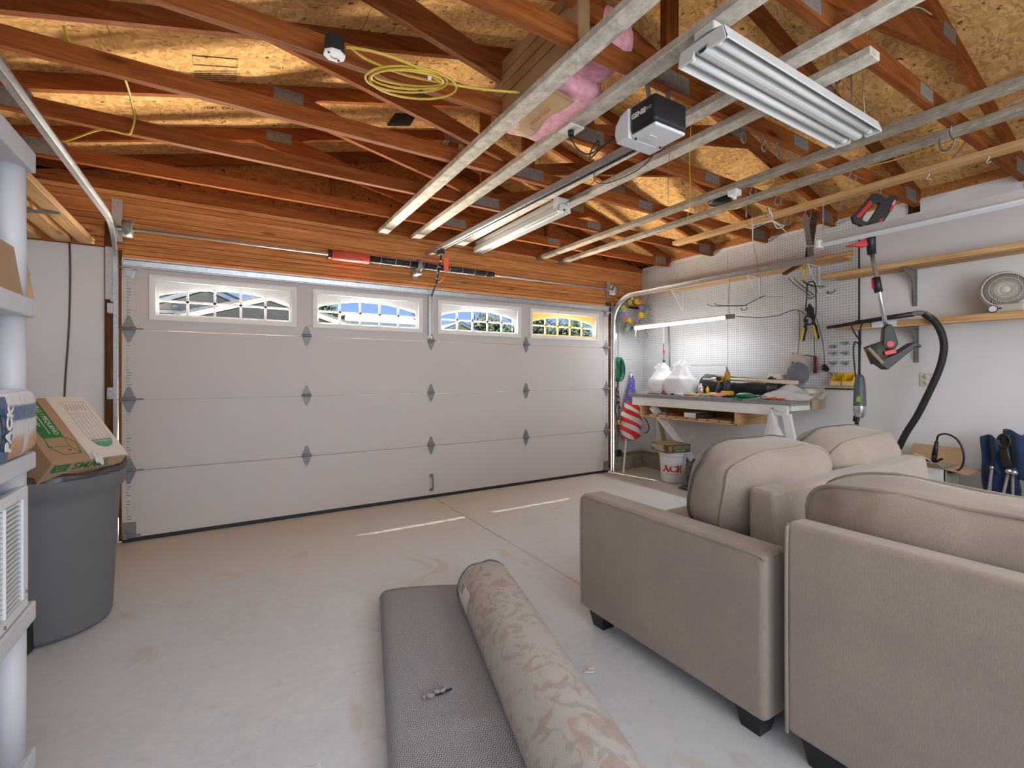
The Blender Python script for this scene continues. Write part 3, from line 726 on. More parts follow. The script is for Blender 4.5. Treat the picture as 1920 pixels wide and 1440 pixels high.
# screw-in bicycle and utility hooks
def hook_mesh(h=.085, r=.027, w=.0042, tip=.02):
    pts = [(0, 0, .012), (0, 0, -.005), (0, -.006, -.02), (0, .006, -h*.55), (0, r*.5, -h+r*.7)]
    pts += [(0, -r*.45+r*math.cos(a), -h+r+r*math.sin(a)-r*.2) for a in [-.1-math.pi*k/7 for k in range(8)]]
    pts += [(0, -r*.45-r, -h+r+tip)]
    m = MB(); m.tube(smooth(pts, 3), w, 6); return m
hk = hook_mesh().build('utility_hook', M['plate'], None, world=False)
hooks = [(3.12, -2.95, 2.652, 40, 'grey screw hook under a truss, leftmost of three in a row beside the white light'),
 (3.32, -2.95, 2.652, 40, 'grey screw hook under a truss, middle of three in a row beside the white light'),
 (3.47, -2.95, 2.652, 40, 'grey screw hook under a truss, rightmost of three in a row beside the white light'),
 (4.15, -3.05, 2.612, 10, 'grey screw hook just below the near end of the large shop light'),
 (3.83, -2.57, 2.612, 20, 'grey screw hook beside the white plug adapter'),
 (4.16, -2.56, 2.612, 10, 'grey screw hook under the right grey board, left of the hanging chain'),
 (4.20, -2.30, 2.612, 60, 'grey screw hook above the knotted white rope'),
 (4.45, -2.33, 2.642, 80, 'grey screw hook near the knotted white rope, with its tip turned up'),
 (4.70, -2.34, 2.612, -20, 'grey screw hook on the yellow pine board, right of the knotted rope'),
 (4.69, -2.50, 2.612, -30, 'grey screw hook on the yellow pine board, beside the track hanger'),
 (4.69, -2.76, 2.612, 30, 'grey screw hook on the yellow pine board, left of the string trimmer')]
for i, (x, y, z, a, lab) in enumerate(hooks):
    o = hk if i == 0 else hk.copy()
    if i: COL.objects.link(o)
    o.location = (x, y, z); o.rotation_euler = (0, 0, R(a+57)); tag(o, lab, 'hook', 'utility hooks')
big = hook_mesh(.105, .043, .0055, .03).build('bicycle_hook', M['plate'], None, world=False); big.location = (4.04, -3.58, 2.612); big.rotation_euler = (0, 0, R(150))
tag(big, 'big open bicycle hook under the grey board at upper right', 'hook', 'utility hooks')
for (x, y, z, lab) in ((4.69, -3.29, 2.612, 'tiny white cup hook on the pine board, farther from the trimmer'), (4.69, -3.58, 2.612, 'tiny white cup hook on the pine board, nearest the camera')):
    m = MB(); m.tube(smooth([(0,0,.01),(0,0,-.012),(0,.006,-.02),(0,.012,-.032),(0,.002,-.04),(0,-.008,-.034)],3), .0022, 5)
    o = m.build('cup_hook', M['white'], None, world=False); o.location = (x, y, z); tag(o, lab, 'hook', 'utility hooks')

# big fluorescent shop light (two channels of white enamel)
def shop_light(name, label, c, L, wid, axis, tubes=1):
    t = thing(name, label, 'ceiling light', c)
    ux = Vector((1,0,0)) if axis == 'x' else Vector((0,-1,0)); uy = Vector((0,1,0)) if axis == 'x' else Vector((1,0,0)); C0 = Vector(c)
    def P(a, b_, z): return C0+ux*a+uy*b_+Vector((0,0,z))
    def strip(prof, a0, a1):
        k = len(prof); vs = [P(a0, y, z) for y, z in prof]+[P(a1, y, z) for y, z in prof]
        m = MB(); m.add(vs, [(i, i+1, k+i+1, k+i) for i in range(k-1)]); return m
    w = wid/2
    prof = [(-w, .0), (-w*.86, .045), (-w*.55, .052), (-w*.30, .045), (-w*.18, .004), (-w*.08, .0), (w*.08, .0), (w*.18, .004), (w*.30, .045), (w*.55, .052), (w*.86, .045), (w, .0)]
    prof2 = prof + [(w, -.003), (w*1.0+.004, .0), (w*.88, .052), (w*.5, .06), (w*.2, .066), (-w*.2, .066), (-w*.5, .06), (-w*.88, .052), (-w-.004, .0), (-w, -.003), (-w, 0)]
    strip(prof2, -L/2, L/2).build('reflector', M['enamel'], t)
    m = MB(); mm = Matrix((ux, uy, Vector((0,0,1)))).transposed()
    m.obox(P(0, 0, .085), (L/2*.98, .045, .022), mm); m.build('ballast_housing', M['enamel'], t, bevel=.004, seg=1)
    for a in (-L/2, L/2):
        poly = [(-w, -.004), (-w*.86, .05), (w*.86, .05), (w, -.004), (w*.35, -.004), (w*.3, .02), (-w*.3, .02), (-w*.35, -.004)]
        vs = [P(a-.006, y, z) for y, z in poly]+[P(a+.006, y, z) for y, z in poly]; k = len(poly)
        MB().add(vs, [tuple(range(k)), tuple(range(k, 2*k))]+[(i, (i+1) % k, k+(i+1) % k, k+i) for i in range(k)]).build('end_plate', M['enamel'], t)
    for b_ in ((-w*.55, w*.55)[:tubes] if tubes < 2 else (-w*.55, w*.55)):
        m = MB(); m.cyl(P(-L/2+.03, b_, .018), P(L/2-.03, b_, .018), .0165, n=12); m.build('tube', M['tube'], t)
        for s_ in (-1, 1): MB().cyl(P(s_*(L/2-.035), b_, .018), P(s_*(L/2-.005), b_, .018), .0175, n=10).build('tube_socket', M['white'], t)
    return t
sl = shop_light('shop_light', 'large white unlit shop light with two open reflectors hanging at upper right', (2.84, -3.365, 2.49), 1.27, .21, 'x', 2)
for (x, y) in ((3.42, -3.36), (3.40, -3.30), (2.3, -3.36)):
    m = MB(); z = 2.58
    k = 0
    while z < (3.2 if x > 3 else 3.4):
        m.tube([(x+(.004 if k % 2 else 0)*math.cos(a), y+(.004 if k % 2 == 0 else 0)*math.cos(a), z+.012*math.sin(a)) for a in [2*math.pi*q/6 for q in range(6)]], .0014, 4, True); z += .019; k += 1
    m.build('hanging_chain', M['plate'], sl)
s2 = shop_light('shop_light', 'smaller unlit shop light fixed between two whitewashed boards above the door', (2.905, -.90, 2.525), 1.44, .115, 'y', 1)
MB().box(2.845, 2.965, -1.60, -1.55, 2.56, 2.64).build('end_box', M['white'], s2, bevel=.004, seg=1)

# pink insulation batt lying on the boards
ib = thing('insulation_batt', 'folded pink insulation batt with kraft paper face lying on the boards', 'insulation', (2.11, -2.5, 2.65))
def fz(x, y, s): return .012*nz((x, y, s), 18, 3)+.012*nz((x, y, s), 6, 5)
m = MB(); m.pillow((2.14, -2.47, 2.72), .155, .28, .085, .3, 40, 20, lambda q: q+Vector((fz(q.x, q.y, q.z), fz(q.y, q.z, q.x), fz(q.z, q.x, q.y)))); m.build('fibre', M['pink'], ib)
m = MB(); m.pillow((2.16, -2.83, 2.81), .12, .16, .11, .6, 30, 16, lambda q: q+Vector((0, fz(q.x, q.y, q.z), fz(q.z, q.x, q.y)))); m.build('fibre', M['pink'], ib)
m = MB(); m.pillow((1.955, -2.62, 2.80), .036, .36, .14, .18, 24, 12, lambda q: q+Vector((.006*nz(q, 6, 2), 0, .012*nz(q, 4, 7)))); m.build('kraft_face', M['kraft'], ib)
for k in range(3): MB().tube([(1.917, -2.35, 2.74+.06*k), (1.916, -2.9, 2.74+.06*k)], .0012, 4).build('paper_crease', M['ink'], ib)
m = MB(); m.grid(lambda u, v: Vector((lerp(1.996, 2.125, u)+.012*math.sin(v*9), lerp(-2.26, -2.70, v), 2.617-.006*math.sin(v*7)+.018*(1-u)+.006*nz((u*3, v*5, 0), 1, 2))), 8, 12); o = m.build('kraft_flap', M['kraft'], ib); o.modifiers.new('th', 'SOLIDIFY').thickness = .003
text('INSULATION', 'lettering', M['red'], .03, (2.06, -2.50, 2.609), (0, 1, 0), (1, 0, 0), ib, .0004)
text('3', 'lettering', M['red'], .045, (2.09, -2.38, 2.609), (0, 1, 0), (1, 0, 0), ib, .0004)

# junction box, yellow cable coil
jb = thing('junction_box', 'white octagonal junction box cover on a truss, cable running out', 'electrical box', (1.045, -2.45, 2.60))
oc = [(1.045+.045*math.cos(R(22.5+45*k)), -2.455+.042*math.sin(R(22.5+45*k))) for k in range(8)]
MB().prism(oc, 'z', 2.592, 2.602).build('cover', M['white'], jb, bevel=.002, seg=1)
MB().prism([(1.045+(x-1.045)*.9, -2.455+(y+2.455)*.9) for x, y in oc], 'z', 2.602, 2.665).build('box_body', M['black'], jb)
m = MB(); m.cyl((1.02, -2.47, 2.589), (1.02, -2.47, 2.593), .005, n=6); m.cyl((1.065, -2.435, 2.589), (1.065, -2.435, 2.593), .005, n=6); m.build('screw', M['ink'], jb)
MB().tube([(1.045+.015*math.cos(a), -2.455+.015*math.sin(a), 2.5915) for a in [R(40+10*k) for k in range(14)]], .0012, 4).build('emblem', M['ink'], jb)
ycoil = thing('cable_coil', 'coiled flat yellow cable tied under the trusses beside the octagonal box', 'cable', (1.38, -2.42, 2.63))
m = MB()
rng = random.Random(4)
for k in range(4):
    rx, ry = .16+.013*k, .075+.008*k; cx, cy = 1.39+rng.uniform(-.02, .02), -2.41+rng.uniform(-.006, .006); a0 = R(-22)
    pts = []
    for i in range(26):
        a = 2*math.pi*i/26; u, v = rx*math.cos(a), ry*math.sin(a)
        pts.append((cx+u*math.cos(a0)-v*math.sin(a0), cy+u*math.sin(a0)+v*math.cos(a0), 2.632-.004*k+.012*math.sin(a+k)))
    m.tube(pts, .0052, 6, True)
m.build('loop', M['ycable'], ycoil)
MB().tube(smooth([(1.09, -2.465, 2.64), (1.13, -2.49, 2.635), (1.2, -2.515, 2.63), (1.32, -2.52, 2.63), (1.42, -2.50, 2.63), (1.52, -2.47, 2.63)], 5), .006, 6).build('lead', M['ycable'], ycoil)
MB().tube(smooth([(1.11, -2.47, 2.64), (1.2, -2.43, 2.64), (1.36, -2.42, 2.64), (1.55, -2.46, 2.64), (1.72, -2.50, 2.645), (1.9, -2.55, 2.66)], 5), .006, 6).build('lead', M['ycable'], ycoil)
MB().cyl((1.455, -2.335, 2.628), (1.475, -2.345, 2.628), .018, n=8).build('tape_tie', M['black'], ycoil)
MB().cyl((1.445, -2.485, 2.63), (1.46, -2.492, 2.63), .018, n=8).build('tape_tie', M['white'], ycoil)
def cable(name, label, pts, r, mat, cat='cable', n=6):
    o = MB().tube(smooth(pts, n), r, 6).build(name, mat, None, pts[0]); return tag(o, label, cat)
cable('yellow_cable', 'yellow cable dropping between the trusses at upper left', [(.05, -1.72, 2.80), (.07, -1.66, 2.76), (.20, -1.52, 2.80), (.22, -1.15, 2.74), (.20, -1.08, 2.66), (.17, -1.05, 2.647), (.05, -1.0, 2.66), (-.2, -.55, 2.72), (-.3, -.4, 2.80)], .006, M['ycable'])
cable('yellow_cable', 'long thin yellow cable stretched above the grey boards toward the right wall', [(3.95, -2.2, 2.70), (4.25, -2.45, 2.742), (4.6, -3.1, 2.745), (4.5, -3.8, 2.75), (4.4, -4.6, 2.80)], .005, M['ycable'])
cable('yellow_cable', 'short bright yellow cable curving out of the black cap', [(4.28, -2.06, 2.66), (4.27, -2.2, 2.635), (4.26, -2.35, 2.66), (4.25, -2.55, 2.745)], .005, M['ycable'])
cable('yellow_cable', 'yellow cable stapled along a truss behind the ceiling outlet', [(2.1, -2.31, 2.72), (2.4, -2.305, 2.70), (2.9, -2.305, 2.71), (3.6, -2.305, 2.69), (4.1, -2.31, 2.70)], .005, M['ycable'])
cable('grey_cable', 'pale looping cable under the roof deck at upper right', [(4.8, -3.35, 2.66), (4.75, -3.42, 2.72), (4.68, -3.52, 2.80), (4.6, -3.7, 2.86), (4.5, -4.0, 2.85)], .005, M['wirew'])
cable('thin_wire', 'thin pale wire stapled across the header above the torsion shaft', [(.0, .05, 2.50), (.06, .05, 2.545), (.3, .05, 2.53), (1.2, .05, 2.505), (2.3, .05, 2.50), (3.6, .05, 2.485), (4.85, .05, 2.47)], .0016, M['wirew'])
cable('hanging_string', 'thin dark pull string hanging below the door opener', [(2.53, -2.95, 2.41), (2.54, -2.93, 2.34), (2.545, -2.92, 2.24), (2.545, -2.92, 2.14)], .0014, M['wire'])
cable('hanging_string', 'thin yellow string hanging from the board beside the door opener', [(2.80, -2.86, 2.61), (2.80, -2.85, 2.45), (2.805, -2.85, 2.25), (2.80, -2.845, 2.16), (2.82, -2.82, 2.12), (2.83, -2.81, 2.10)], .0016, M['ycable'])
cable('power_cable', 'black power cord plugged in overhead and knotted beside the opener rail', [(2.272, -2.49, 2.585), (2.285, -2.49, 2.54), (2.32, -2.50, 2.50), (2.36, -2.53, 2.475), (2.40, -2.56, 2.50), (2.37, -2.60, 2.52), (2.35, -2.57, 2.48), (2.38, -2.53, 2.46), (2.40, -2.62, 2.50), (2.43, -2.72, 2.52), (2.44, -2.80, 2.46)], .0045, M['black_rub'])
cable('control_wire', 'thin black wires drooping under the opener rail', [(2.48, -2.45, 2.45), (2.50, -2.43, 2.39), (2.55, -2.50, 2.37), (2.58, -2.68, 2.38), (2.56, -2.80, 2.40), (2.53, -2.86, 2.42)], .003, M['wire'])
cable('control_wire', 'black cord from the small strip light up into the trusses', [(2.93, -1.60, 2.60), (2.95, -1.66, 2.62), (3.02, -1.72, 2.68), (3.0, -1.95, 2.74), (2.9, -2.1, 2.78)], .003, M['black_rub'])
cable('twisted_wire', 'red and white twisted wire dangling beside the large shop light', [(3.42, -3.42, 2.58), (3.45, -3.40, 2.75), (3.47, -3.40, 2.95), (3.50, -3.42, 3.10), (3.62, -3.55, 3.12), (3.70, -3.60, 3.08)], .0028, M['wirew'])
co = thing('ceiling_outlet', 'square outlet plate with black plug on the board beside the insulation', 'outlet', (2.275, -2.49, 2.60))
MB().box(2.225, 2.325, -2.545, -2.435, 2.598, 2.609).build('plate', M['card_w'], co, bevel=.003, seg=1)
m = MB(); m.cyl((2.272, -2.49, 2.599), (2.272, -2.49, 2.57), .018, .016, 10); m.cyl((2.272, -2.49, 2.57), (2.273, -2.49, 2.545), .013, .007, 8); m.build('plug', M['black'], co)
pa = thing('plug_adapter', 'small white plug adapter on the grey board near the hooks', 'adapter', (3.83, -2.44, 2.60))
m = MB(); m.box(3.795, 3.865, -2.475, -2.405, 2.565, 2.609); m.build('body', M['white'], pa, bevel=.006, seg=2)
m = MB(); m.box(3.82, 3.845, -2.45, -2.43, 2.54, 2.567); m.box(3.80, 3.815, -2.47, -2.45, 2.548, 2.567); m.build('spout', M['white'], pa, bevel=.004, seg=1)
cap_ = MB(); cap_.lathe([(0, .10), (.05, .095), (.085, .06), (.092, 0), (.085, -.02), (0, -.02)], (4.32, -1.98, 2.765), 18); o = cap_.build('black_cap', M['black'], None, (4.32, -1.98, 2.745)); tag(o, 'round black plastic cap resting on the trusses above the pine board', 'vent')  # plain black plastic cap lying on the trusses
# white rope with bow
rp = thing('tied_rope', 'white rope tied in a bow below the hooks and slung to the white rail', 'rope', (4.52, -2.33, 2.55))
MB().tube(smooth([(4.46, -2.33, 2.57), (4.47, -2.335, 2.60), (4.45, -2.33, 2.565)], 4), .005, 6).build('strand', M['rope'], rp)
MB().tube(smooth([(4.52, -2.33, 2.535), (4.49, -2.25, 2.53), (4.45, -2.19, 2.51), (4.47, -2.18, 2.50), (4.51, -2.26, 2.525), (4.53, -2.33, 2.53), (4.54, -2.38, 2.49), (4.55, -2.405, 2.475), (4.54, -2.36, 2.465), (4.53, -2.33, 2.53)], 6), .0045, 6).build('bow_loop', M['rope'], rp)
MB().tube(smooth([(4.52, -2.33, 2.535), (4.55, -2.39, 2.46), (4.57, -2.46, 2.37), (4.58, -2.54, 2.29), (4.59, -2.60, 2.27), (4.595, -2.655, 2.285)], 6), .0035, 6).build('tail', M['rope'], rp)
MB().tube(smooth([(4.52, -2.33, 2.535), (4.50, -2.335, 2.58), (4.46, -2.33, 2.62), (4.45, -2.33, 2.65)], 4), .0035, 6).build('strand', M['rope'], rp)
cable('hanging_string', 'thin dark string falling from the hooks to the shelf bracket', [(4.45, -2.13, 2.64), (4.6, -2.1, 2.45), (4.72, -2.08, 2.25), (4.75, -2.07, 1.98), (4.8, -2.08, 1.965), (5.2, -2.05, 2.0)], .0016, M['wire'])
cable('hanging_string', 'thin pale string loop hanging beside the knotted rope', [(4.50, -2.165, 2.62), (4.505, -2.165, 2.5), (4.51, -2.165, 2.38), (4.513, -2.16, 2.30), (4.52, -2.16, 2.38), (4.515, -2.165, 2.55)], .0022, M['rope'])
ch = MB(); z = 2.60; k = 0; x, y = 4.16, -2.70
p0, p1 = Vector((4.16, -2.72, 2.605)), Vector((4.86, -2.46, 2.40))
for k in range(34):
    c = p0.lerp(p1, k/33) - Vector((0, 0, .06*math.sin(math.pi*k/33)*0))
    ch.tube([(c.x+(.005 if k % 2 else .001)*math.cos(a), c.y+(.001 if k % 2 else .005)*math.cos(a), c.z+.014*math.sin(a)) for a in [2*math.pi*q/6 for q in range(6)]], .0016, 4, True)
vch = MB(); p0 = Vector((4.65, -2.655, 2.61))
for k in range(20):
    c = p0 - Vector((0, 0, .016*k))
    vch.tube([(c.x+(.005 if k % 2 else .001)*math.cos(a), c.y+(.001 if k % 2 else .005)*math.cos(a), c.z+.012*math.sin(a)) for a in [2*math.pi*q/6 for q in range(6)]], .0016, 4, True)
tag(vch.build('chain', M['galv'], None, tuple(p0)), 'thin steel chain hanging from the pine board to the white rail', 'chain')

# track brace and white rail on the right
br_ = MB(); br_.bar((4.99, -2.43, 2.66), (5.02, -2.36, 2.27), .05, .02, (1,0,0)); br_.bar((5.02, -2.36, 2.27), (5.12, -2.1, 2.20), .04, .018, (0,0,1))
tag(br_.build('wood_brace', M['brownw'], None, (4.99, -2.43, 2.66)), 'dark brown wooden brace beside the end of the right door track', 'brace')
wr_ = thing('white_rail', 'long white metal rail hanging level along the right wall below the ceiling', 'rail', (4.6, -3.0, 2.26))
m = MB(); m.prism([(4.600, 2.268), (4.612, 2.268), (4.622, 2.338), (4.612, 2.340)], 'y', -2.66, -4.9); m.build('channel', plain('grey_rail_face', (.50, .475, .455), .5, var=.03), wr_)
m = MB(); m.prism([(4.560, 2.262), (4.600, 2.244), (4.612, 2.268), (4.570, 2.276)], 'y', -2.66, -4.9); m.build('lip', M['white_pl'], wr_, bevel=.003, seg=1)
m = MB(); m.box(4.555, 4.625, -2.672, -2.64, 2.242, 2.30); m.build('end_cap', M['white'], wr_, bevel=.005, seg=1)
m = MB(); m.bar((4.66, -2.70, 2.33), (5.10, -2.62, 2.47), .035, .006); m.build('arm_brace', M['shelf_pl'], wr_)
for y in (-4.2, -4.8): MB().tube([(4.61, y, 2.335), (4.66, y, 2.615)], .003, 5).build('hanging_wire', M['rope'], wr_)
# ================================================================== RIGHT WALL
# wooden shelves
def shelf(label, y0, y1, zt, boards, th, name='wall_shelf', front=5.30):
    t = thing(name, label, 'shelf', (5.44, (y0+y1)/2, zt))
    w = (XR-.012-front)/boards
    for k in range(boards):
        MB().box(front+k*w+.003, front+(k+1)*w-.003, y0+random.uniform(-.02, .05)*(k > 0), y1-random.uniform(0, .09)*(k > 0), zt-th, zt).build('plank', M['pine_y'], t, bevel=.003, seg=1)
    return t
s1 = shelf('pine shelf high on the pegboard behind the right door track', -2.50, -.30, 2.335, 3, .030, front=5.31)
MB().box(5.285, 5.31, -2.60, -.30, 2.300, 2.335).build('front_board', M['pine_y'], s1, bevel=.003, seg=1)
def wire_bracket(y, t, z=2.305):
    m = MB(); m.bar((5.32, y, z-.005), (5.552, y, z-.005), .016, .006); m.bar((5.552, y, z), (5.552, y, z-.25), .016, .006, (1,0,0)); m.bar((5.34, y, z-.01), (5.548, y, z-.24), .010, .006, (0,1,0))
    m.build('white_bracket', M['white'], t)
wire_bracket(-.62, s1); wire_bracket(-1.60, s1); wire_bracket(-2.2, s1)
s2 = shelf('pine plank shelf on the white wall above the table fan', -5.2, -2.33, 2.17, 3, .038)
s3 = shelf('pine plank shelf holding the table fan and the black vacuum wand', -5.2, -2.44, 1.70, 3, .038)
MB().box(5.292, 5.299, -2.90, -2.73, 1.655, 1.702).build('joining_plate', M['white_pl'], s3)
MB().box(5.297, 5.303, -5.2, -2.60, 1.648, 1.662).build('front_strip', M['pine_y'], s3)
def grey_bracket(y, z, t):
    m = MB(); xw = XR
    m.prism([(xw-.004, z), (5.33, z), (5.33, z-.012), (5.40, z-.030), (5.50, z-.075), (5.535, z-.14), (xw-.022, z-.27), (xw-.004, z-.275)], 'y', y-.006, y+.006)
    m.prism([(xw-.008, z), (xw, z), (xw, z-.30), (xw-.008, z-.30)], 'y', y-.018, y+.018)
    m.prism([(5.33, z-.006), (xw, z-.006), (xw, z), (5.33, z)], 'y', y-.018, y+.018)
    m.build('grey_bracket', M['plate'], t, bevel=.002, seg=1)
grey_bracket(-2.93, 2.131, s2); grey_bracket(-2.94, 1.661, s3); grey_bracket(-4.2, 2.131, s2); grey_bracket(-4.2, 1.661, s3)

# table fan
fn = thing('table_fan', 'round beige table fan with spiral grille standing on the lower pine shelf', 'fan', (5.42, -3.50, 1.70))
Mx = Matrix.Rotation(R(-90), 3, 'Y') @ Matrix.Rotation(R(0), 3, 'Z')
Mx = Matrix.Rotation(R(20), 3, 'Z') @ Mx
FC = Vector((5.40, -3.495, 1.865))
beige = plain('beige_fan_plastic', (0.50, 0.45, 0.39), 0.45, var=.03)
m = MB(); m.lathe([(.118, .02), (.13, .015), (.135, -.01), (.13, -.05), (.09, -.075), (0, -.08)], FC, 36, Mx); m.build('housing', beige, fn)
m = MB(); m.lathe([(.112, .012), (.0, .012)], FC, 30, Mx); m.build('inner_dark', plain('fan_inner_brown', (.10, .085, .075), .8), fn)
for k in range(5):
    m = MB(); a0 = 2*math.pi*k/5
    def bl(u, v): 
        r_ = lerp(.03, .1, u); a = a0+lerp(-.1, .75, v); return FC+Mx @ Vector((r_*math.cos(a), r_*math.sin(a), .013+.006*v))
    m.grid(bl, 3, 5); m.build('fan_blade', plain('blade_shade_brown', (.16, .14, .12), .5), fn)
m = MB()
for k in range(64):
    a = 2*math.pi*k/64; pts = []
    for q in range(6):
        r_ = lerp(.028, .116, q/5); pts.append(FC+Mx @ Vector((r_*math.cos(a+.7*q/5), r_*math.sin(a+.7*q/5), .030-.010*(q/5)**2)))
    m.tube(pts, .0023, 4)
for r_ in (.055, .085): m.tube([FC+Mx @ Vector((r_*math.cos(a), r_*math.sin(a), .030)) for a in [2*math.pi*q/36 for q in range(36)]], .0028, 5, True)
m.tube([FC+Mx @ Vector((.12*math.cos(a), .12*math.sin(a), .02)) for a in [2*math.pi*q/40 for q in range(40)]], .006, 6, True)
o = m.build('grille', beige, fn)
m = MB(); m.lathe([(0, .036), (.022, .035), (.028, .03), (.028, .022)], FC, 20, Mx); m.build('grille_hub', beige, fn)
m = MB(); m.box(5.36, 5.47, -3.60, -3.41, 1.701, 1.762); m.build('base', beige, fn, bevel=.012, seg=3)
m = MB(); m.cyl((5.362, -3.445, 1.732), (5.348, -3.445, 1.732), .021, n=16); m.build('dial', M['white_pl'], fn)
m = MB(); m.tube([(5.356, -3.445+.025*math.cos(a), 1.732+.025*math.sin(a)) for a in [2*math.pi*q/20 for q in range(20)]], .0022, 5, True); m.cyl((5.362, -3.483, 1.733), (5.352, -3.483, 1.733), .006, n=8); m.build('dial_ring', M['ink'], fn)

# vacuum hose and wand
vh = thing('vacuum_hose', 'black vacuum hose with wand lying along the lower shelf, hose drooping down', 'hose', (5.28, -3.0, 1.72))
MB().tube([(5.27, -2.40, 1.683), (5.265, -2.50, 1.688), (5.26, -2.62, 1.702), (5.255, -2.80, 1.718), (5.25, -3.03, 1.735)], [.014, .0145, .016, .019, .021], 10).build('wand', M['black'], vh)
MB().tube(smooth([(5.25, -3.02, 1.735), (5.25, -3.06, 1.738), (5.255, -3.10, 1.725), (5.26, -3.135, 1.685)], 5), .021, 10).build('elbow', M['steel_d'], vh)
hp = smooth([(5.255, -3.09, 1.728), (5.265, -3.145, 1.67), (5.28, -3.185, 1.57), (5.29, -3.195, 1.45), (5.30, -3.165, 1.30), (5.31, -3.10, 1.12), (5.33, -3.02, .93), (5.36, -2.93, .76), (5.40, -2.85, .55), (5.42, -2.82, .3)], 10)
MB().tube(hp, .0235, 12).build('hose', M['black_rub'], vh)
m = MB()
for i in range(0, len(hp)-1):
    for q in (0, .5):
        c = Vector(hp[i]).lerp(Vector(hp[i+1]), q); t_ = (Vector(hp[i+1])-Vector(hp[i])).normalized(); a = t_.orthogonal().normalized(); b_ = t_.cross(a)
        m.tube([c+(a*math.cos(w)+b_*math.sin(w))*.0235 for w in [2*math.pi*k/10 for k in range(10)]], .0018, 4, True)
o = m.build('hose_rib', M['black_rub'], vh); o['kind'] = 'stuff'

# outlet
ol = thing('wall_outlet', 'ivory double outlet plate on the white wall beside the drooping hose', 'outlet', (XR, -3.005, 1.217))
ivory = plain('ivory_plastic', (.62, .55, .42), .4, var=.02)
MB().box(XR-.008, XR, -3.045, -2.965, 1.163, 1.272).build('plate', ivory, ol, bevel=.003, seg=2)
for z in (1.194, 1.241):
    m = MB(); m.lathe([(.0175, 0), (.0175, .003), (0, .003)], (XR-.008, -3.005, z), 16, Matrix.Rotation(R(-90), 3, 'Y')); m.build('socket', M['card_w'], ol)
    m = MB()
    for y in (-3.011, -2.999): m.box(XR-.0125, XR-.0105, y-.0012, y+.0012, z-.002, z+.007)
    m.cyl((XR-.0125, -3.005, z-.008), (XR-.0105, -3.005, z-.008), .0025, n=6); m.build('socket_slot', M['ink'], ol)

# string trimmer hanging from the pine board
tm = thing('string_trimmer', 'red and black string trimmer hanging head down from the pine board', 'trimmer', (4.70, -3.0, 2.6))
fwd = Vector((.5227, .8525, 0)); rt = Vector((.8525, -.5227, 0))
rt = Vector((.62, -.785, 0)).normalized(); TC = Vector((4.69, -2.96, 0))
def T2(u, z, d=0.0): return TC + rt*u + Vector((-rt.y, rt.x, 0))*(-d) + Vector((0, 0, z))   # u along the tool's face, d toward the viewer
def face_prism(poly, d0, d1):
    m = MB(); k = len(poly); vs = [T2(u, z, d0) for u, z in poly]+[T2(u, z, d1) for u, z in poly]
    return m.add(vs, [tuple(range(k)), tuple(range(k, 2*k))]+[(i, (i+1) % k, k+(i+1) % k, k+i) for i in range(k)])
MB().tube(smooth([T2(.055, 2.615), T2(.053, 2.57), T2(.045, 2.535), T2(.042, 2.515), T2(.058, 2.505), T2(.068, 2.52)], 4), .004, 6).build('hanging_hook', M['plate'], tm)
# handle loop: outer and inner outline in the tool plane
outl = [(.03, 2.575), (.055, 2.56), (.075, 2.52), (.105, 2.548), (.145, 2.545), (.15, 2.51), (.075, 2.375), (.06, 2.355), (.012, 2.335), (-.035, 2.335), (-.115, 2.385), (-.125, 2.43), (-.055, 2.505), (-.02, 2.555), (.0, 2.575)]
inn = [(.03, 2.515), (.045, 2.505), (.028, 2.465), (-.015, 2.39), (-.035, 2.375), (-.06, 2.39), (-.058, 2.408), (-.03, 2.455), (.005, 2.50)]
m = MB(); no, ni = len(outl), len(inn)
idx = [0, 0, 1, 2, 3, 3, 3, 4, 4, 5, 6, 7, 7, 8, 8]
vs = []
for d in (-.022, .022): vs += [T2(u, z, d) for u, z in outl]+[T2(u, z, d) for u, z in [(inn[i % ni]) for i in [0, 1, 1, 1, 1, 2, 3, 4, 4, 5, 6, 7, 8, 8, 0]]]
n1 = no; fs = []
for s_ in (0, 1):
    o0 = s_*2*n1
    for i in range(n1):
        j = (i+1) % n1; fs.append((o0+i, o0+j, o0+n1+j, o0+n1+i))
for i in range(n1):
    j = (i+1) % n1; fs += [(i, j, 2*n1+j, 2*n1+i), (n1+i, n1+j, 3*n1+j, 3*n1+i)]
m.add(vs, fs); m.build('handle_body', M['black'], tm, bevel=.005, seg=2)
face_prism([(-.10, 2.42), (-.075, 2.41), (.0, 2.505), (-.015, 2.53)], .0225, .0265).build('red_trim', M['red'], tm)
face_prism([(.098, 2.44), (.112, 2.435), (.142, 2.505), (.128, 2.52)], .0225, .0275).build('red_label', M['red'], tm)
face_prism([(.02, 2.345), (.055, 2.365), (.07, 2.39), (.045, 2.39)], .0225, .0275).build('red_label', M['red'], tm)
text('20V', 'lettering', M['white'], .024, T2(.127, 2.492, .0285), rt*.55+Vector((0, 0, .83)), -rt*.83+Vector((0, 0, .55)), tm, .0005)
face_prism([(-.165, 2.212), (-.09, 2.235), (-.02, 2.27), (-.012, 2.24), (-.02, 2.205), (-.05, 2.195), (-.10, 2.205)], -.015, .015).build('trigger_wing', M['red'], tm, bevel=.004, seg=2)
m = MB(); m.cyl(T2(-.012, 2.36), T2(.002, 2.14), .036, .027, 14); m.build('neck', M['black'], tm)
m = MB(); m.cyl(T2(.002, 2.15), T2(.092, 1.58), .0145, n=14); m.build('shaft', M['chrome'], tm)
m = MB(); m.cyl(T2(.027, 1.97), T2(.044, 1.86), .026, n=12); m.build('shaft_clamp', M['black'], tm)
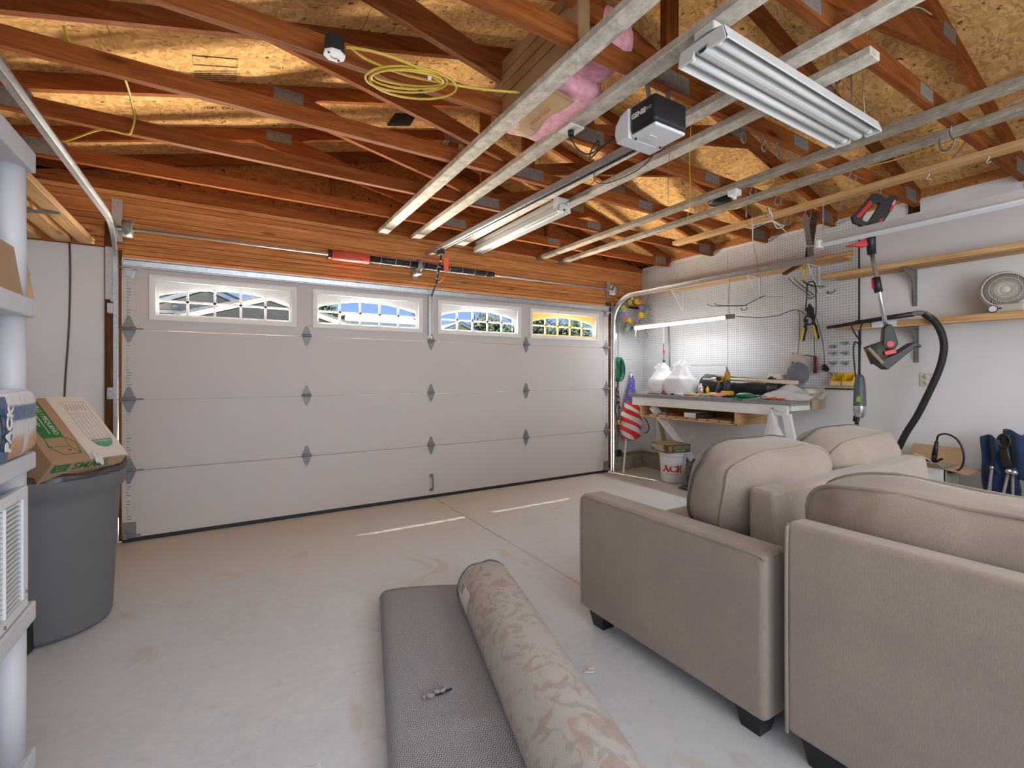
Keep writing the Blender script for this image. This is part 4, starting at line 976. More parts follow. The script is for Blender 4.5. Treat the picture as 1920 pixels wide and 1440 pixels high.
m = MB(); m.bar(T2(.002, 1.955, .01), T2(.008, 1.885, .01), .012, .008, (1,0,0)); m.build('clamp_lever', M['red'], tm)
OLDT2 = T2
def T2(u, z, d=0.0): return OLDT2(u-.03, z+.025, d)
face_prism([(.095, 1.575), (.128, 1.605), (.15, 1.59), (.178, 1.49), (.185, 1.455), (.165, 1.42), (.125, 1.412), (.095, 1.43), (.088, 1.46)], -.03, .03).build('motor_neck', plain('olive_black', (.035, .036, .03), .5), tm, bevel=.012, seg=3)
m = MB(); m.cyl(T2(.132, 1.455, .03), T2(.132, 1.455, .038), .022, n=16); m.build('pivot_button', M['red'], tm)
dk = plain('dusty_motor', (.06, .055, .045), .6)
ax = (T2(.03, 1.40)-T2(.10, 1.33)).normalized()
m = MB(); m.cyl(T2(.035, 1.455), T2(.085, 1.335), .058, .062, 18); m.build('spool_housing', dk, tm)
m = MB(); m.bar(T2(.085, 1.385, .05), T2(.155, 1.405, .05), .05, .035, (0,0,1)); m.build('edger_knob', M['red'], tm, bevel=.006, seg=2)
face_prism([(.045, 1.325), (.11, 1.27), (.275, 1.435), (.30, 1.425), (.305, 1.44), (.265, 1.465), (.16, 1.385)], -.06, .06).build('guard', plain('dark_guard', (.03, .022, .02), .45), tm, bevel=.004, seg=1)
face_prism([(-.015, 1.425), (.0, 1.435), (.085, 1.325), (.07, 1.31)], .0, .07).build('dirt_rim', plain('dry_dirt', (.27, .22, .13), .9), tm)

# bins, clips
bn = None
for (yc, w, lab) in ((-2.385, .085, 'small yellow wall bin on the pegboard, left of the pair'), (-2.478, .082, 'small yellow wall bin on the pegboard, right of the pair')):
    t = thing('storage_bin', lab, 'bin', (XR-.012, yc, 1.16), 'yellow pegboard bins')
    prof = [(XR-.014, 1.162), (XR-.014, 1.262), (XR-.055, 1.262), (XR-.115, 1.205), (XR-.118, 1.162)]
    for s_ in (-1, 1): MB().prism(prof, 'y', yc+s_*w/2-.0015, yc+s_*w/2+.0015).build('side', M['yellow'], t)
    m = MB(); m.box(XR-.118, XR-.014, yc-w/2, yc+w/2, 1.160, 1.164); m.build('bottom', M['yellow'], t)
    m = MB(); m.box(XR-.120, XR-.116, yc-w/2, yc+w/2, 1.162, 1.200); m.build('front', plain('pale_bin_front', (.80, .62, .25), .4), t)
    m = MB(); m.box(XR-.017, XR-.013, yc-w/2, yc+w/2, 1.162, 1.275); m.build('back', M['yellow'], t)
    m = MB(); m.sph((XR-.06, yc-.01, 1.178), .016, n=8, k=5); m.sph((XR-.075, yc+.015, 1.172), .01, n=8, k=5); m.build('hardware', M['ink'], t)
clipm = film('clear_blue_plastic', (.42, .50, .56), .35, .2)
lab = ['top right of the pegboard clip grid', 'upper left of the pegboard clip grid', 'middle left of the pegboard clip grid', 'middle right of the pegboard clip grid', 'lower left of the pegboard clip grid', 'lower right of the pegboard clip grid', 'beside the yellow bins']
for (y, z), l in zip(((-2.425, 1.552), (-2.325, 1.525), (-2.325, 1.46), (-2.425, 1.46), (-2.325, 1.37), (-2.425, 1.367), (-2.33, 1.262)), lab):
    m = MB(); m.box(XR-.018, XR-.012, y-.032, y+.032, z-.010, z+.010); m.box(XR-.045, XR-.018, y-.034, y-.026, z-.014, z+.014); m.box(XR-.032, XR-.018, y-.02, y+.02, z-.004, z+.014)
    m.cyl((XR-.02, y, z-.016), (XR-.012, y, z-.016), .006, n=6)
    tag(m.build('hanger_clip', clipm, None, (XR-.014, y, z)), 'small clear plastic bin hanger, '+l, 'clip', 'pegboard bin hangers')
def peghook(pts_list, loc, label):
    m = MB()
    for pts in pts_list: m.tube(smooth(pts, 4), .0034, 6)
    tag(m.build('pegboard_hook', M['ink'], None, loc), label, 'hook', 'pegboard hooks')
peghook([[(5.556, -1.42, 2.02), (5.46, -1.25, 2.03), (5.40, -1.12, 2.045), (5.38, -1.09, 2.07)], [(5.556, -1.46, 2.02), (5.46, -1.30, 2.03), (5.41, -1.20, 2.045), (5.40, -1.17, 2.07)], [(5.556, -1.40, 2.0), (5.55, -1.40, 1.975), (5.55, -1.46, 1.975), (5.556, -1.46, 2.0)], [(5.55, -1.44, 2.02), (5.5, -1.6, 2.06), (5.46, -1.72, 2.08)]], (5.55, -1.42, 2.02), 'black double wire hook on the pegboard below the high shelf')
peghook([[(5.556, -2.12, 2.03), (5.46, -2.03, 2.14), (5.40, -1.99, 2.21)], [(5.556, -2.15, 2.035), (5.47, -2.06, 2.15), (5.42, -2.03, 2.21)], [(5.556, -2.10, 2.02), (5.54, -2.13, 2.0), (5.556, -2.17, 2.03)]], (5.55, -2.12, 2.03), 'long black wire hook slanting up below the yellow clamp')
peghook([[(5.556, -2.25, 2.10), (5.44, -2.17, 2.12), (5.40, -2.13, 2.16)], [(5.556, -2.21, 2.09), (5.45, -2.14, 2.13), (5.42, -2.11, 2.17)]], (5.55, -2.23, 2.1), 'black double wire hook holding the looped cord of the loppers')
peghook([[(5.556, -2.28, 2.055), (5.53, -2.28, 2.03), (5.53, -2.33, 2.03), (5.556, -2.34, 2.06)]], (5.55, -2.3, 2.05), 'small black ring hook under the shelf end')
ycl = MB(); ycl.tube(smooth([(5.28, -2.10, 2.31), (5.27, -2.14, 2.315), (5.265, -2.17, 2.30), (5.265, -2.18, 2.25), (5.28, -2.19, 2.19), (5.30, -2.20, 2.15), (5.30, -2.21, 2.22), (5.29, -2.21, 2.27)], 4), .007, 6)
tag(ycl.build('yellow_clamp', M['ycable'], None, (5.28, -2.17, 2.25)), 'bent yellow clamp hanging over the door track end', 'clamp')

# loppers on a looped black cord
lp = thing('garden_loppers', 'yellow and black garden loppers hanging by a black cord on the pegboard', 'loppers', (5.49, -2.14, 1.95))
MB().tube(smooth([(5.50, -2.10, 1.88), (5.49, -2.115, 2.0), (5.48, -2.125, 2.12), (5.45, -2.16, 2.15), (5.46, -2.205, 2.13), (5.49, -2.20, 2.0), (5.50, -2.195, 1.86), (5.50, -2.18, 1.78)], 6), .006, 6).build('cord', M['black'], lp)
m = MB(); m.prism([(-2.115, 1.90), (-2.14, 1.95), (-2.175, 1.90), (-2.185, 1.82), (-2.155, 1.80), (-2.12, 1.83)], 'x', 5.485, 5.500); m.build('blade', M['blackm'], lp)
m = MB(); m.tube([(5.495, -2.135+.045*math.cos(a), 1.79+.045*math.sin(a)) for a in [2*math.pi*k/18 for k in range(18)]], .008, 6, True); m.build('ring', M['black'], lp)
for (p, q) in (((5.495, -2.115, 1.80), (5.49, -2.075, 1.59)), ((5.495, -2.165, 1.82), (5.49, -2.215, 1.60))):
    p, q = Vector(p), Vector(q); mid = p.lerp(q, .4)
    MB().cyl(p, mid, .013, .016, 8).build('arm', M['blackm'], lp); g = MB(); g.cyl(mid, q, .021, .018, 10); g.build('grip', M['black'], lp)
    MB().bar(mid+Vector((-.018, 0, 0)), q+Vector((-.018, 0, 0)), .016, .01, (1,0,0)).build('grip_stripe', M['yellow'], lp)
cable('hanging_cable', 'thin black cord looping along the pegboard from the lamp to the loppers', [(5.22, -1.55, 1.868), (5.30, -1.75, 1.84), (5.45, -1.86, 1.86), (5.50, -1.96, 1.90), (5.52, -2.02, 1.90), (5.52, -2.09, 1.85)], .0035, M['black'])
cable('hanging_cable', 'thin grey cord hanging down to the grey cap on the pegboard', [(5.52, -2.02, 1.90), (5.53, -2.03, 1.84), (5.53, -2.03, 1.70), (5.50, -2.03, 1.50), (5.45, -2.03, 1.42)], .003, M['wire'])
cable('hanging_cable', 'thin brown cord hanging from the loppers to the small black clip', [(5.50, -2.20, 1.80), (5.52, -2.24, 1.6), (5.53, -2.25, 1.48), (5.53, -2.255, 1.36)], .0035, M['wire'])
kc = MB(); kc.bar((5.53, -2.25, 1.35), (5.52, -2.29, 1.30), .03, .025); kc.bar((5.52, -2.24, 1.315), (5.52, -2.285, 1.295), .02, .018); kc.tube([(5.53, -2.28, 1.30), (5.54, -2.33, 1.245)], .003, 5)
tag(kc.build('key_clip', M['blackm'], None, (5.53, -2.26, 1.32)), 'small black clip dangling on a brown cord on the pegboard', 'clip')
cp = thing('baseball_cap', 'grey cloth cap hanging crown forward on the pegboard above the bench', 'cap', (5.40, -2.07, 1.26))
def capf(q):
    q = q.copy(); q.z *= 1.0+.12*math.sin(8*math.atan2(q.y, q.x))*.2; return q
m = MB(); m.sph((5.42, -2.07, 1.265), .085, .10, .115, 24, 14, lambda d: 1+.025*math.cos(6*math.atan2(d.y, d.z))); m.build('crown', M['cap'], cp)
m = MB(); m.sph((5.37, -2.08, 1.165), .05, .075, .018, 16, 6); m.build('brim', M['cap'], cp)
MB().sph((5.37, -2.045, 1.375), .008, n=8, k=5).build('button', M['ink'], cp)
mc = MB(); mc.sph((5.47, -2.04, 1.40), .06, .085, .07, 18, 10, lambda d: 1+.08*nz(d, 3, 2)); tag(mc.build('cloth_pouch', M['mesh'], None, (5.47, -2.04, 1.34)), 'beige cloth pouch hanging behind the grey cap', 'pouch')
rc = thing('red_tool', 'dark red toothed strip hanging behind the grey cap', 'tool', (5.52, -2.17, 1.35))
MB().box(5.515, 5.53, -2.185, -2.165, 1.27, 1.44).build('strip', plain('rusty_red', (.20, .03, .025), .6), rc)
m = MB()
for k in range(8): m.box(5.505, 5.535, -2.20, -2.183, 1.275+k*.02, 1.285+k*.02)
m.build('tooth', plain('rusty_red2', (.16, .03, .03), .6), rc)
MB().tube([(5.52, -2.175, 1.44), (5.52, -2.17, 1.62)], .003, 5).build('cord', M['black'], rc)
MB().tube([(5.50, -2.19, 1.435), (5.47, -2.08, 1.45), (5.45, -2.0, 1.47)], .004, 5).build('hook_arm', M['ink'], rc)

# rotary tool hanging on its cord
rt_ = thing('rotary_tool', 'grey and silver corded power tool with green badge hanging below the shelf', 'power tool', (5.25, -2.66, 1.15))
m = MB(); m.lathe([(0, .27), (.022, .262), (.034, .235), (.042, .16), (.044, .08), (.046, .02), (.046, 0)], (5.25, -2.66, .995), 16); m.build('grip_body', plain('tool_grey', (.10, .11, .125), .4), rt_)
m = MB(); m.lathe([(.047, .0), (.047, -.05), (.036, -.09), (.026, -.10), (0, -.10)], (5.25, -2.66, .995), 16); m.build('silver_nose', M['chrome'], rt_)
m = MB(); m.cyl((5.24, -2.65, .90), (5.24, -2.635, .80), .018, .014, 8); m.cyl((5.25, -2.625, .91), (5.25, -2.62, .86), .012, n=6); m.build('shoe', M['black'], rt_)
def onb(y, z): return (5.25-math.sqrt(max(.0, .0455**2-(y+2.66)**2)), y, z)
MB().prism([(-2.68, 1.03), (-2.655, 1.03), (-2.652, 1.055), (-2.66, 1.078), (-2.676, 1.078), (-2.684, 1.055)], 'x', 5.203, 5.212).build('green_badge', plain('lime_badge', (.30, .55, .04), .4), rt_)
MB().tube(smooth([(5.25, -2.66, 1.26), (5.25, -2.662, 1.45), (5.25, -2.665, 1.56), (5.25, -2.668, 1.66), (5.29, -2.668, 1.715), (5.27, -2.63, 1.72), (5.25, -2.60, 1.68), (5.25, -2.63, 1.60), (5.245, -2.665, 1.55), (5.24, -2.67, 1.515), (5.245, -2.645, 1.53), (5.25, -2.62, 1.53), (5.25, -2.615, 1.42), (5.25, -2.635, 1.15), (5.25, -2.625, .95), (5.25, -2.64, .70)], 6), .006, 6).build('cord', M['black'], rt_)
# ================================================================== WORKBENCH CORNER
wbn = thing('workbench', 'white painted workbench with grey top edge and angled legs against the pegboard', 'workbench', (5.26, -1.28, 0))
BX, BY0, BY1 = 4.955, -2.25, -.30
MB().box(BX+.02, XR-.03, BY0+.01, BY1-.005, .975, .995).build('plywood_top', M['ply'], wbn)
MB().box(BX, XR-.03, BY0, BY1, .995, 1.022).build('bench_top', M['benchtop'], wbn, bevel=.003, seg=1)
MB().box(BX-.012, BX+.006, BY0, BY1, .985, 1.024).build('edge_strip', M['benchtop'], wbn, bevel=.003, seg=1)
MB().box(BX+.005, BX+.035, -2.215, -.335, .885, .985).build('apron', M['bench_w'], wbn, bevel=.003, seg=1)
MB().box(BX+.04, XR-.014, -2.235, -2.21, .93, .99).build('end_apron', M['bench_w'], wbn, bevel=.002, seg=1)
MB().box(BX+.035, XR-.02, -.36, -.335, .885, .985).build('end_apron', M['pine_x'], wbn)
MB().box(5.30, XR-.03, -2.262, -2.252, .935, 1.085).build('side_board', M['ply'], wbn)
MB().bar((5.02, -.60, .88), (5.49, -.80, .23), .09, .035, (0,1,0)).build('leg', M['bench_w'], wbn, bevel=.003, seg=1)
MB().bar((5.30, -.42, .88), (5.49, -.42, .26), .06, .03, (0,1,0)).build('leg', M['ply'], wbn, bevel=.003, seg=1)
MB().bar((4.985, -2.06, .90), (4.99, -2.13, .40), .075, .035, (1,0,0)).build('leg', M['bench_w'], wbn, bevel=.003, seg=1)
MB().bar((4.985, -2.195, .90), (4.99, -2.30, .35), .075, .035, (1,0,0)).build('leg', M['bench_w'], wbn, bevel=.003, seg=1)
MB().bar((5.01, -2.12, .42), (5.49, -2.12, .26), .06, .03, (0,0,1)).build('leg_brace', M['bench_w'], wbn)
# drawer tray with slots under the bench
dt = thing('slotted_tray', 'open pine tray with slotted dividers hung under the bench apron', 'tray', (5.15, -1.05, .76))
MB().box(5.0, 5.50, -1.70, -.43, .752, .764).build('tray_bottom', M['pine_y'], dt)
MB().box(5.0, 5.50, -.45, -.43, .764, .885).build('tray_end', M['pine_x'], dt)
MB().box(5.0, 5.50, -1.715, -1.675, .752, .885).build('tray_end', M['pine_x'], dt)
MB().box(5.48, 5.50, -1.68, -.45, .764, .885).build('tray_back', M['header'], dt)
for k in range(8):
    y = -.62-.135*k
    MB().bar((5.005, y, .776), (5.40, y-.02, .776), .10, .018).build('tray_divider', M['pine_x'], dt)
for (y, w, mt, nm, lb) in ((-1.13, .15, M['white'], 'white_box', 'white cardboard carton lying in the slotted tray'), (-1.26, .10, M['ink'], 'black_box', 'black carton beside the white one in the slotted tray')):
    tag(MB().box(5.02, 5.24, y-w/2, y+w/2, .786, .838).build(nm, mt, None, (5.13, y, .786), bevel=.003, seg=1), lb, 'box')
m = MB(); m.cyl((5.03, -.74, .80), (5.2, -.74, .80), .014, n=8); m.cyl((5.02, -.78, .80), (5.04, -.78, .80), .022, n=10); tag(m.build('hand_drill', M['steel_d'], None, (5.1, -.75, .79)), 'grey metal hand tool lying in the slotted tray', 'tool')
m = MB(); m.bar((5.03, -.86, .80), (5.28, -.92, .80), .03, .022); tag(m.build('chisel', M['red'], None, (5.1, -.9, .79)), 'red handled tool lying in the slotted tray', 'tool')

# LED tube lamp
ld = thing('led_tube_lamp', 'lit white LED tube lamp hanging over the workbench', 'lamp', (5.19, -.85, 1.86))
MB().cyl((5.19, -.17, 1.853), (5.19, -1.455, 1.868), .019, n=14).build('tube', M['lamp'], ld)
MB().box(5.170, 5.21, -1.47, -.16, 1.876, 1.895).build('housing', M['white'], ld, bevel=.004, seg=1)
MB().box(5.165, 5.215, -1.545, -1.46, 1.845, 1.892).build('end_cap', M['plate'], ld, bevel=.006, seg=2)
MB().box(5.167, 5.213, -.175, -.145, 1.838, 1.892).build('end_cap', M['white'], ld, bevel=.004, seg=1)
MB().tube([(5.19, -1.50, 1.89), (5.20, -1.48, 2.0), (5.25, -1.46, 2.30)], .0025, 5).build('hanging_wire', M['wire'], ld)
MB().tube([(5.19, -.20, 1.88), (5.25, -.25, 2.0), (5.30, -.30, 2.30)], .0025, 5).build('hanging_wire', M['wire'], ld)
MB().tube([(5.19, -.18, 1.84), (5.185, -.175, 1.78), (5.187, -.17, 1.735)], .004, 5).build('pull_cord', M['rope'], ld)
al = area('led_glow', (5.17, -.81, 1.845), (5.33, -.81, 0.9), 1.25, .05, 11, (0.86, 0.93, 1.0))
al.rotation_euler = (0, R(-14), R(90)) ; al.rotation_euler = (Matrix.Rotation(R(90), 4, 'Z') @ Matrix.Rotation(R(12), 4, 'X')).to_euler()

# grabber stick and broom stick on the pegboard corner
st = thing('reacher_stick', 'tall grey metal stick standing on the bench behind the white bags', 'stick', (5.50, -.42, 1.40))
MB().cyl((5.50, -.47, 1.03), (5.49, -.45, 1.90), .011, n=8).build('pole', M['plate'], st)
ri = thing('fishing_tip', 'thin white rod with red and black beads hanging beside the grey stick', 'rod', (5.50, -.38, 1.6))
MB().cyl((5.50, -.36, 1.66), (5.50, -.36, 1.95), .010, n=8).build('white_rod', M['white'], ri)
MB().cyl((5.50, -.365, 1.40), (5.50, -.36, 1.66), .004, n=6).build('black_rod', M['ink'], ri)
MB().sph((5.50, -.365, 1.555), .013, .013, .028, 8, 6).build('red_bead', M['red'], ri); MB().sph((5.50, -.365, 1.43), .016, n=8, k=6).build('black_bead', M['ink'], ri)

# wreath
wt = thing('flower_wreath', 'wreath of yellow, purple and orange flowers hanging in the corner behind the track', 'wreath', (5.20, -.10, 2.08))
WC = Vector((5.205, -.09, 2.085)); rng = random.Random(11)
petm = {c: plain('petal_'+c, v, .6, var=.12, sc=20) for c, v in dict(yellow=(.80, .62, .06), olive=(.58, .58, .12), purple=(.36, .30, .62), orange=(.80, .27, .05), cream=(.75, .68, .55)).items()}
leafm = plain('grey_green_leaf', (.17, .24, .20), .6, var=.2, sc=14); twm = plain('dry_twig', (.30, .22, .14), .8, var=.2)
ux, uz = Vector((.95, -.31, 0)), Vector((0, 0, 1)); un = Vector((-.31, -.95, 0))
def WP(a, r_, d=0): return WC+ux*(r_*math.cos(a))+uz*(r_*math.sin(a))+un*d
m = MB()
for k in range(4): m.tube([WP(2*math.pi*q/24, .135+.02*math.sin(q*2.1+k)+.012*k, .01*math.cos(q*1.3+k)) for q in range(24)], .008, 5, True)
m.build('twig_ring', twm, wt)
def flower(a, r_, mat, R_):
    m = MB(); c = WP(a, r_, .035)
    for ring, (n_, rr, tilt) in enumerate(((9, R_, .35), (7, R_*.65, .75))):
        for k in range(n_):
            t = 2*math.pi*k/n_+ring*.3; d = ux*math.cos(t)+uz*math.sin(t); s_ = ux*-math.sin(t)+uz*math.cos(t); up = un*tilt*rr
            p0, p1, p2, p3 = c+un*.006*ring, c+d*rr*.6+s_*rr*.3+up*.4, c+d*rr+up, c+d*rr*.6-s_*rr*.3+up*.4
            m.add([p0, p1, p2, p3], [(0, 1, 2), (0, 2, 3)])
    m.sph(c+un*.01, R_*.22, n=7, k=5)
    m.build('flower', mat, wt)
for a, r_, c, R_ in ((115, .12, 'olive', .05), (70, .13, 'yellow', .055), (50, .15, 'orange', .045), (20, .12, 'purple', .045), (-25, .125, 'yellow', .06), (-70, .13, 'purple', .045), (-95, .15, 'orange', .042), (-115, .14, 'yellow', .05), (-135, .17, 'orange', .045), (-160, .15, 'purple', .055), (165, .14, 'olive', .055), (200, .17, 'purple', .05), (95, .16, 'cream', .03), (-10, .17, 'orange', .03)):
    flower(R(a), r_, petm[c], R_*.8)
def leaf(c, d, L_, w):
    d = d.normalized(); s_ = d.cross(un).normalized(); m = MB(); vs = []
    for k in range(6):
        t = k/5; ww = w*math.sin(math.pi*min(1, t*.9+.05)); p = c+d*L_*t+un*(.02*math.sin(t*3))
        vs += [p-s_*ww, p+un*.006, p+s_*ww]
    m.add(vs, [(i*3+j, i*3+j+1, i*3+j+4, i*3+j+3) for i in range(5) for j in range(2)], 0, True); return m
for k in range(46):
    a = rng.choice([rng.uniform(1.2, 2.9), rng.uniform(-2.0, -.9), rng.uniform(-.6, 1.2), rng.uniform(-2.0, -1.0), rng.uniform(2.6, 4.2)])
    c = WP(a, .14+rng.uniform(-.02, .06), rng.uniform(0, .03)); d = ux*math.cos(a+rng.uniform(-.7, .7))+uz*math.sin(a+rng.uniform(-.7, .7))
    if -2.1 < a < -.8: d = d-uz*.6
    leaf(c, d, rng.uniform(.06, .11), rng.uniform(.014, .026)).build('leaf', leafm, wt)
m = MB()
for k in range(26):
    a = rng.uniform(-1.3, .6) if k < 14 else rng.uniform(0, 6.28); c = WP(a, .15); d = ux*math.cos(a)+uz*math.sin(a)-uz*(.5 if k < 14 else 0)
    m.tube([c, c+d*.08+un*.01, c+d*.17-uz*.03], .0022, 4)
o = m.build('dry_sprig', twm, wt); o['kind'] = 'stuff'
m = MB()
for k in range(24):
    a = rng.uniform(0, 6.28); m.sph(WP(a, .13+rng.uniform(-.05, .08), .045), .007, n=6, k=4)
o = m.build('berry', petm['cream'], wt); o['kind'] = 'stuff'

# green cord coil, dark cords, flag
gc = thing('coiled_cable', 'coiled green extension cord hanging on the front pegboard', 'cord', (5.07, 0, 1.45))
for k in range(9):
    m = MB(); pts = []
    for i in range(22):
        a = 2*math.pi*i/22; w_ = .075+.012*math.sin(k*2.3); hh = .145+.012*math.cos(k*1.7)
        pts.append((5.06+w_*math.sin(a)*(.7+.3*math.sin(k*1.1+i*.1))+.004*(k-4), .01-.012*(k % 4)+.008*math.sin(a*2+k), 1.325+hh*math.cos(a)))
    m.tube(pts, .0085, 6, True); m.build('loop', M['green'], gc)
MB().tube(smooth([(5.09, .03, 1.46), (5.09, .035, 1.6), (5.08, .035, 1.8), (5.06, .035, 2.05)], 4), .003, 5).build('hanging_string', M['black'], gc)
MB().bar((4.99, -.02, 1.33), (4.99, -.02, 1.25), .03, .03, (1,0,0)).build('plug_end', M['green'], gc)
dc = thing('tangled_cables', 'tangled dark brown cords hanging below the green coil', 'cord', (5.05, .03, 1.0))
for k in range(5):
    pts = [(5.04+.03*math.sin(k*2+q*.9), .03-.01*(k % 3), 1.2-q*.10) for q in range(7+k % 3)]
    MB().tube(smooth(pts, 4), .006, 6).build('cord', plain('dark_cord', (.055, .03, .025), .6), dc)
m = MB()
for k in range(5): m.bar((5.01+.02*k, .02, 1.12-.07*k), (5.05+.012*k, .01, 1.09-.07*k), .025, .02)
m.build('cord_plug', plain('dark_plug', (.08, .03, .03), .5), dc)
MB().tube(smooth([(5.08, .03, 1.2), (5.10, .03, .9), (5.09, .03, .6), (5.06, .02, .35), (5.03, -.0, .25)], 5), .005, 6).build('cord', M['wire'], dc)
m = MB(); m.box(5.01, 5.09, -.03, .03, .19, .27); tag(m.build('sensor_box', M['black'], None, (5.05, 0, .19), bevel=.006, seg=1), 'small black sensor box low on the curb beside the door track', 'sensor')
yc = MB(); yc.bar((5.06, .01, .66), (5.06, .01, .60), .03, .02, (1,0,0)); tag(yc.build('yellow_connector', M['yellow'], None, (5.06, .01, .63)), 'small yellow connector on the dark cords', 'connector')
fg = thing('rolled_flag', 'striped american flag rolled on a white pole leaning in the corner', 'flag', (5.10, -.12, 0))
p0, p1 = Vector((4.975, -.17, 0.012)), Vector((5.30, .005, 1.29))
MB().cyl(p0, p1, .0125, n=10).build('pole', M['white'], fg); MB().sph(p1, .022, n=10, k=7).build('finial', plain('finial_grey', (.5, .48, .46), .4), fg)
MB().sph(p0+(p1-p0)*.01, .014, n=8, k=5).build('pole_tip', M['card_w'], fg)
def flagmat():
    m, nt, b = base('flag_cloth', .8); tcn = node(nt, 'ShaderNodeTexCoord'); at = node(nt, 'ShaderNodeUVMap')
    sp = node(nt, 'ShaderNodeSeparateXYZ'); nt.links.new(at.outputs[0], sp.inputs[0])
    w = math_(nt, 'FRACT', math_(nt, 'MULTIPLY', math_(nt, 'ADD', math_(nt, 'MULTIPLY', sp.outputs['Y'], 7.0), math_(nt, 'MULTIPLY', sp.outputs['X'], 2.0)), 1.0))
    stripes = ramp(nt, w, [(.49, (.62, .035, .03)), (.51, (.66, .63, .60))])
    st = node(nt, 'ShaderNodeTexVoronoi'); st.inputs['Scale'].default_value = 26; nt.links.new(at.outputs[0], st.inputs[0])
    blue = mixc(nt, ramp(nt, st.outputs['Distance'], [(.18, (1,)*3), (.24, (0,)*3)]), (.10, .09, .35), (.70, .69, .72))
    fac = ramp(nt, sp.outputs['Y'], [(.56, (0,)*3), (.58, (1,)*3)])
    nt.links.new(mixc(nt, fac, stripes, blue), b.inputs['Base Color']); return m
m = MB(); ax_ = (p1-p0); L_ = ax_.length; ad = ax_.normalized(); fa = Vector((.85, -.52, 0)); fa = (fa-ad*fa.dot(ad)).normalized(); fb = ad.cross(fa)
def flag_pt(u, v):
    t = lerp(.32, .96, v); a = 2*math.pi*u
    w_ = [(.30, .055), (.36, .115), (.48, .14), (.60, .12), (.70, .075), (.85, .045), (.97, .02)]
    for i in range(len(w_)-1):
        if w_[i][0] <= t <= w_[i+1][0]: rr = lerp(w_[i][1], w_[i+1][1], (t-w_[i][0])/(w_[i+1][0]-w_[i][0]))
    rr *= (1+.22*math.sin(3*a+5*v*6)*.8)
    c = p0+ax_*t+fa*rr*.35-Vector((0,0,1))*0
    return c+fa*math.cos(a)*rr+fb*math.sin(a)*rr*.55
m.grid(flag_pt, 28, 30, wu=True)
fo = m.build('flag_cloth', flagmat(), fg, merge=False)
uv = fo.data.uv_layers.new(name='UVMap')
for p in fo.data.polygons:
    for li in p.loop_indices:
        vi = fo.data.loops[li].vertex_index; uv.data[li].uv = ((vi // 31)/28, (vi % 31)/30)

# carrier bags
def bag(name, label, c, sx, sy, sz, seed, lean=(0,0), handles=True):
    t = thing(name, label, 'bag', c); m = MB()
    def f(u, v):
        a = 2*math.pi*u
        w = 1.0 if v < .55 else lerp(1, .42, ((v-.55)/.45)**.8)
        w *= .92+.12*math.sin(math.pi*min(1, v*1.6))
        p = Vector((math.cos(a)*sx*w, math.sin(a)*sy*w, v*sz))
        q = .14*nz((math.cos(a)*1.6, math.sin(a)*1.6, v*2.4), 1.3, seed)+.05*math.sin(7*a+seed)*v
        p.x *= 1+q; p.y *= 1+q; p.x += lean[0]*v*v; p.y += lean[1]*v*v
        return Vector(c)+p
    m.grid(f, 36, 20, wu=True); m.add([f(i/36, 0) for i in range(36)], [tuple(range(36))])
    m.build('bag_body', M['bag'], t)
    if handles:
        for s_ in (-1, 1):
            def g(u, v):
                w_ = lerp(.055, .03, v); y = s_*sy*.35*(1-v*.5)+lean[1]*(.9+.3*v); return Vector(c)+Vector((lean[0]+(u-.5)*sx*.9*(1-.5*v)+.01*math.sin(v*9+seed), y+.018*math.sin(u*5+v*4), sz*(.95+.22*v)))
            MB().grid(g, 5, 6).build('bag_handle', M['bag'], t)
    return t
bag('carrier_bag', 'white plastic carrier bag on the bench, left one beside the grey stick', (5.20, -.60, 1.024), .16, .17, .32, 3)
bag('carrier_bag', 'white plastic carrier bag on the bench, right one leaning toward the lamp', (5.14, -.90, 1.024), .15, .18, .34, 8, (0, -.03))
hb = thing('hanging_bag', 'white plastic bag hanging from the right end of the bench apron', 'bag', (4.93, -2.09, .93))
m = MB()
def hf(u, v):
    a = 2*math.pi*u; w = lerp(.02, 1, min(1, (v*1.35)**1.2)); q = 1+.16*nz((math.cos(a)*2, math.sin(a)*2, v*3), 1, 5)+.05*math.sin(9*a)*(1-v)
    return Vector((4.915+math.cos(a)*.055*w*q, -2.095-.02*v+math.sin(a)*.125*w*q, .945-.40*v))
m.grid(hf, 34, 20, wu=True); m.build('bag_body', M['bag'], hb)
MB().tube(smooth([(4.93, -2.10, .935), (4.925, -2.13, .945), (4.94, -2.17, .935), (4.93, -2.22, .925)], 4), .006, 5).build('bag_handle', M['white'], hb)
MB().tube([(4.965, -2.08, .955), (4.945, -2.085, .948), (4.94, -2.10, .94)], .004, 5).build('nail', M['ink'], hb)

# rolled black plastic duct with ringed end, wooden dowel
bd = thing('black_duct', 'crumpled black plastic duct with ringed end lying along the back of the bench', 'duct', (5.36, -1.55, 1.03))
def duct(u, v):
    a = 2*math.pi*u; y = lerp(-1.08, -1.90, v); r_ = lerp(.135, .085, v)*(1+.12*nz((math.cos(a), math.sin(a), v*5), 1.5, 4)); zz_ = max(-.10*lerp(1.2, .9, v), math.sin(a)*r_*1.0)
    return Vector((5.38+math.cos(a)*r_, y, 1.13+zz_-.02*v))
m = MB(); m.grid(duct, 26, 22, wu=True); o = m.build('sleeve', plain('black_sheet', (.02, .021, .024), .28), bd); o.modifiers.new('t', 'SOLIDIFY').thickness = .003
m = MB(); Mc = Matrix.Rotation(R(90), 3, 'X')
m.lathe([(.08, 0), (.115, .0), (.118, .018), (.10, .022), (.098, .05), (.088, .055), (.086, .10), (.07, .105), (0, .105)], (5.36, -1.84, 1.125), 24, Mc); m.build('ringed_cap', M['black'], bd)
